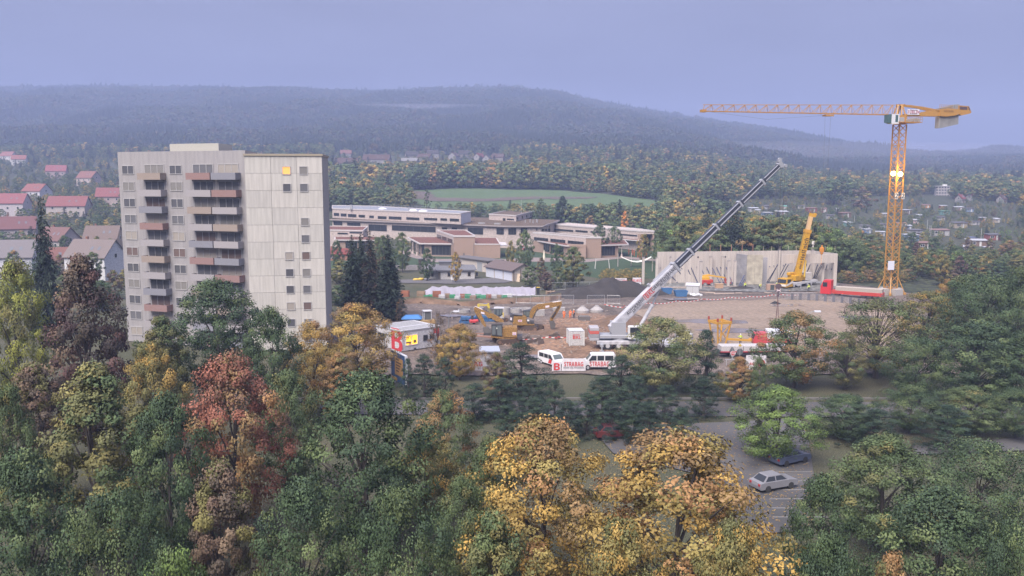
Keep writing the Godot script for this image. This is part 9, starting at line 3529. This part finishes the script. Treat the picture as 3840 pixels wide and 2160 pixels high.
	for k in 5:
		b = MB.new()
		var y := shh * (0.77 - 0.09 * k)
		var x := sw * 0.36
		b.box(x, x + sw * (0.2 + 0.06 * ((k * 3) % 4)), y, y + 0.2, 0.033, 0.045)
		part(b, "worn_print", M(Color(0.14, 0.08, 0.05), 0.6), op)
	b = MB.new()
	b.box(sw * 0.02, sw * 0.42, 0.5, shh * 0.2, 0.004, 0.03)
	part(b, "orange_panel", M(Color(0.52, 0.32, 0.08), 0.5), o)
	for x in [sw * 0.2, sw * 0.8]:
		b = MB.new()
		b.cyl(V(x, 0, -0.12), V(x, 0.4, -0.12), 0.12, 0.12, 8)
		part(b, "post", M(Color(0.3, 0.3, 0.32), 0.5), o)
	# lamps
	var l0 := deep(1682, 1165, 122)
	street_lamp(V(l0.x, 0, l0.z), l0.y, 1.0, "curved street lamp left of the excavators")
	l0 = deep(3024, 1165, 117)
	street_lamp(V(l0.x, 0, l0.z), l0.y, 1.6, "curved street lamp in front of the sand")
	# tipping trailer with blue sheet, roller cab
	o = thing("tipper_trailer", "dark tipper trailer covered with a bright blue tarpaulin", "trailer", at(1545, 1222), 0.05)
	b = MB.new()
	b.hexa([V(-1.6, 0.7, 1.1), V(1.6, 0.7, 1.1), V(1.6, 0.7, -1.1), V(-1.6, 0.7, -1.1), V(-1.9, 1.6, 1.3), V(1.9, 1.6, 1.3), V(1.9, 1.6, -1.3), V(-1.9, 1.6, -1.3)])
	part(b, "trailer_body", M(Color(0.12, 0.13, 0.14), 0.6), o)
	b = MB.new()
	b.hexa([V(-2.0, 1.5, 1.4), V(2.0, 1.5, 1.4), V(2.0, 1.5, -1.4), V(-2.0, 1.5, -1.4), V(-1.2, 2.1, 0.6), V(1.3, 2.15, 0.6), V(1.3, 2.15, -0.6), V(-1.2, 2.1, -0.6)])
	part(b, "tarpaulin", M(Color(0.06, 0.22, 0.52), 0.5), o)
	for x in [-0.9, 0.9]:
		for s in [-1, 1]:
			b = MB.new()
			b.wheel(V(x, 0.4, s * 0.9), 0.4, 0.3, 14)
			part(b, "wheel", M(Color(0.03, 0.03, 0.03), 0.85), o)
	o = thing("road_roller", "roller with white cab roof behind the office container", "roller", at(1602, 1222), 0.3)
	b = MB.new()
	b.bbox(-1.6, 1.6, 0.5, 1.3, -0.8, 0.8, 0.12)
	part(b, "body", M(Color(0.42, 0.28, 0.12), 0.6), o)
	b = MB.new()
	for sx in [-0.7, 0.7]:
		for sz in [-0.7, 0.7]:
			b.box(sx - 0.05, sx + 0.05, 1.303, 2.9, sz - 0.05, sz + 0.05)
	b.box(-0.85, 0.85, 2.903, 3.05, -0.85, 0.85)
	part(b, "cab_frame", M(Color(0.58, 0.58, 0.6), 0.5), o)
	b = MB.new()
	b.box(-0.62, 0.62, 1.35, 2.85, -0.62, 0.62)
	part(b, "cab_glass", M(Color(0.14, 0.15, 0.15), 0.12), o)
	for s in [-1.15, 1.15]:
		b = MB.new()
		b.wheel(V(s, 0.6, 0), 0.6, 1.5, 18)
		part(b, "drum", M(Color(0.2, 0.18, 0.17), 0.5, 0.4), o)
	# parked cars in the car park below
	for q in [[2300, 1640, 0.2, Color(0.12, 0.03, 0.03), "dark red"], [2960, 1735, 0.5, Color(0.08, 0.1, 0.16), "dark blue"], [2900, 1830, 0.4, Color(0.2, 0.2, 0.22), "grey"]]:
		o = thing("parked_car", "%s car parked %s" % [q[4], {2300: "left of the golden trees", 2960: "at the upper edge of the car park", 2900: "low in the car park"}[q[0]]], "car", at(q[0], q[1]) + V(0, 0.04, 0), q[2], "parked cars")
		b = MB.new()
		b.ext(PackedVector2Array([Vector2(-2.1, 0.3), Vector2(2.05, 0.3), Vector2(2.15, 0.55), Vector2(2.05, 0.78), Vector2(1.15, 0.92), Vector2(-1.7, 0.95), Vector2(-2.1, 0.88), Vector2(-2.15, 0.6)]), -0.86, 0.86)
		b.hexa([V(-1.75, 0.94, 0.8), V(1.1, 0.92, 0.8), V(1.1, 0.92, -0.8), V(-1.75, 0.94, -0.8), V(-1.15, 1.44, 0.6), V(0.3, 1.44, 0.6), V(0.3, 1.44, -0.6), V(-1.15, 1.44, -0.6)])
		var body := part(b, "body", M(q[3], 0.3), o)
		for s in [-1.0, 1.0]:
			for w in [[-1.55, -0.45], [-0.35, 0.85]]:
				b = MB.new()
				b.quad(V(w[0], 0.99, s * 0.79), V(w[1], 0.98, s * 0.79), V(minf(w[1], 0.3), 1.37, s * 0.64), V(maxf(w[0], -1.15), 1.37, s * 0.64))
				part(b, "side_window", GLASS, body)
		for w in [[1.07, 0.38], [-1.72, -1.23]]:
			b = MB.new()
			b.quad(V(w[0] + 0.02 * signf(w[0]), 0.97, 0.68), V(w[0] + 0.02 * signf(w[0]), 0.97, -0.68), V(w[1] + 0.04 * signf(w[0]), 1.4, -0.54), V(w[1] + 0.04 * signf(w[0]), 1.4, 0.54))
			part(b, "windscreen", GLASS, body)
		for s in [-0.6, 0.6]:
			b = MB.new()
			b.bbox(2.02, 2.14, 0.58, 0.74, s - 0.18, s + 0.18, 0.02)
			part(b, "headlight", M(Color(0.5, 0.5, 0.5), 0.2), body)
			b = MB.new()
			b.bbox(-2.17, -2.08, 0.62, 0.82, s - 0.14, s + 0.14, 0.02)
			part(b, "tail_light", M(Color(0.3, 0.02, 0.02), 0.3), body)
		for x in [-1.3, 1.3]:
			for s in [-1, 1]:
				b = MB.new()
				b.wheel(V(x, 0.32, s * 0.75), 0.32, 0.24, 14)
				part(b, "wheel", M(Color(0.03, 0.03, 0.03), 0.85), o)
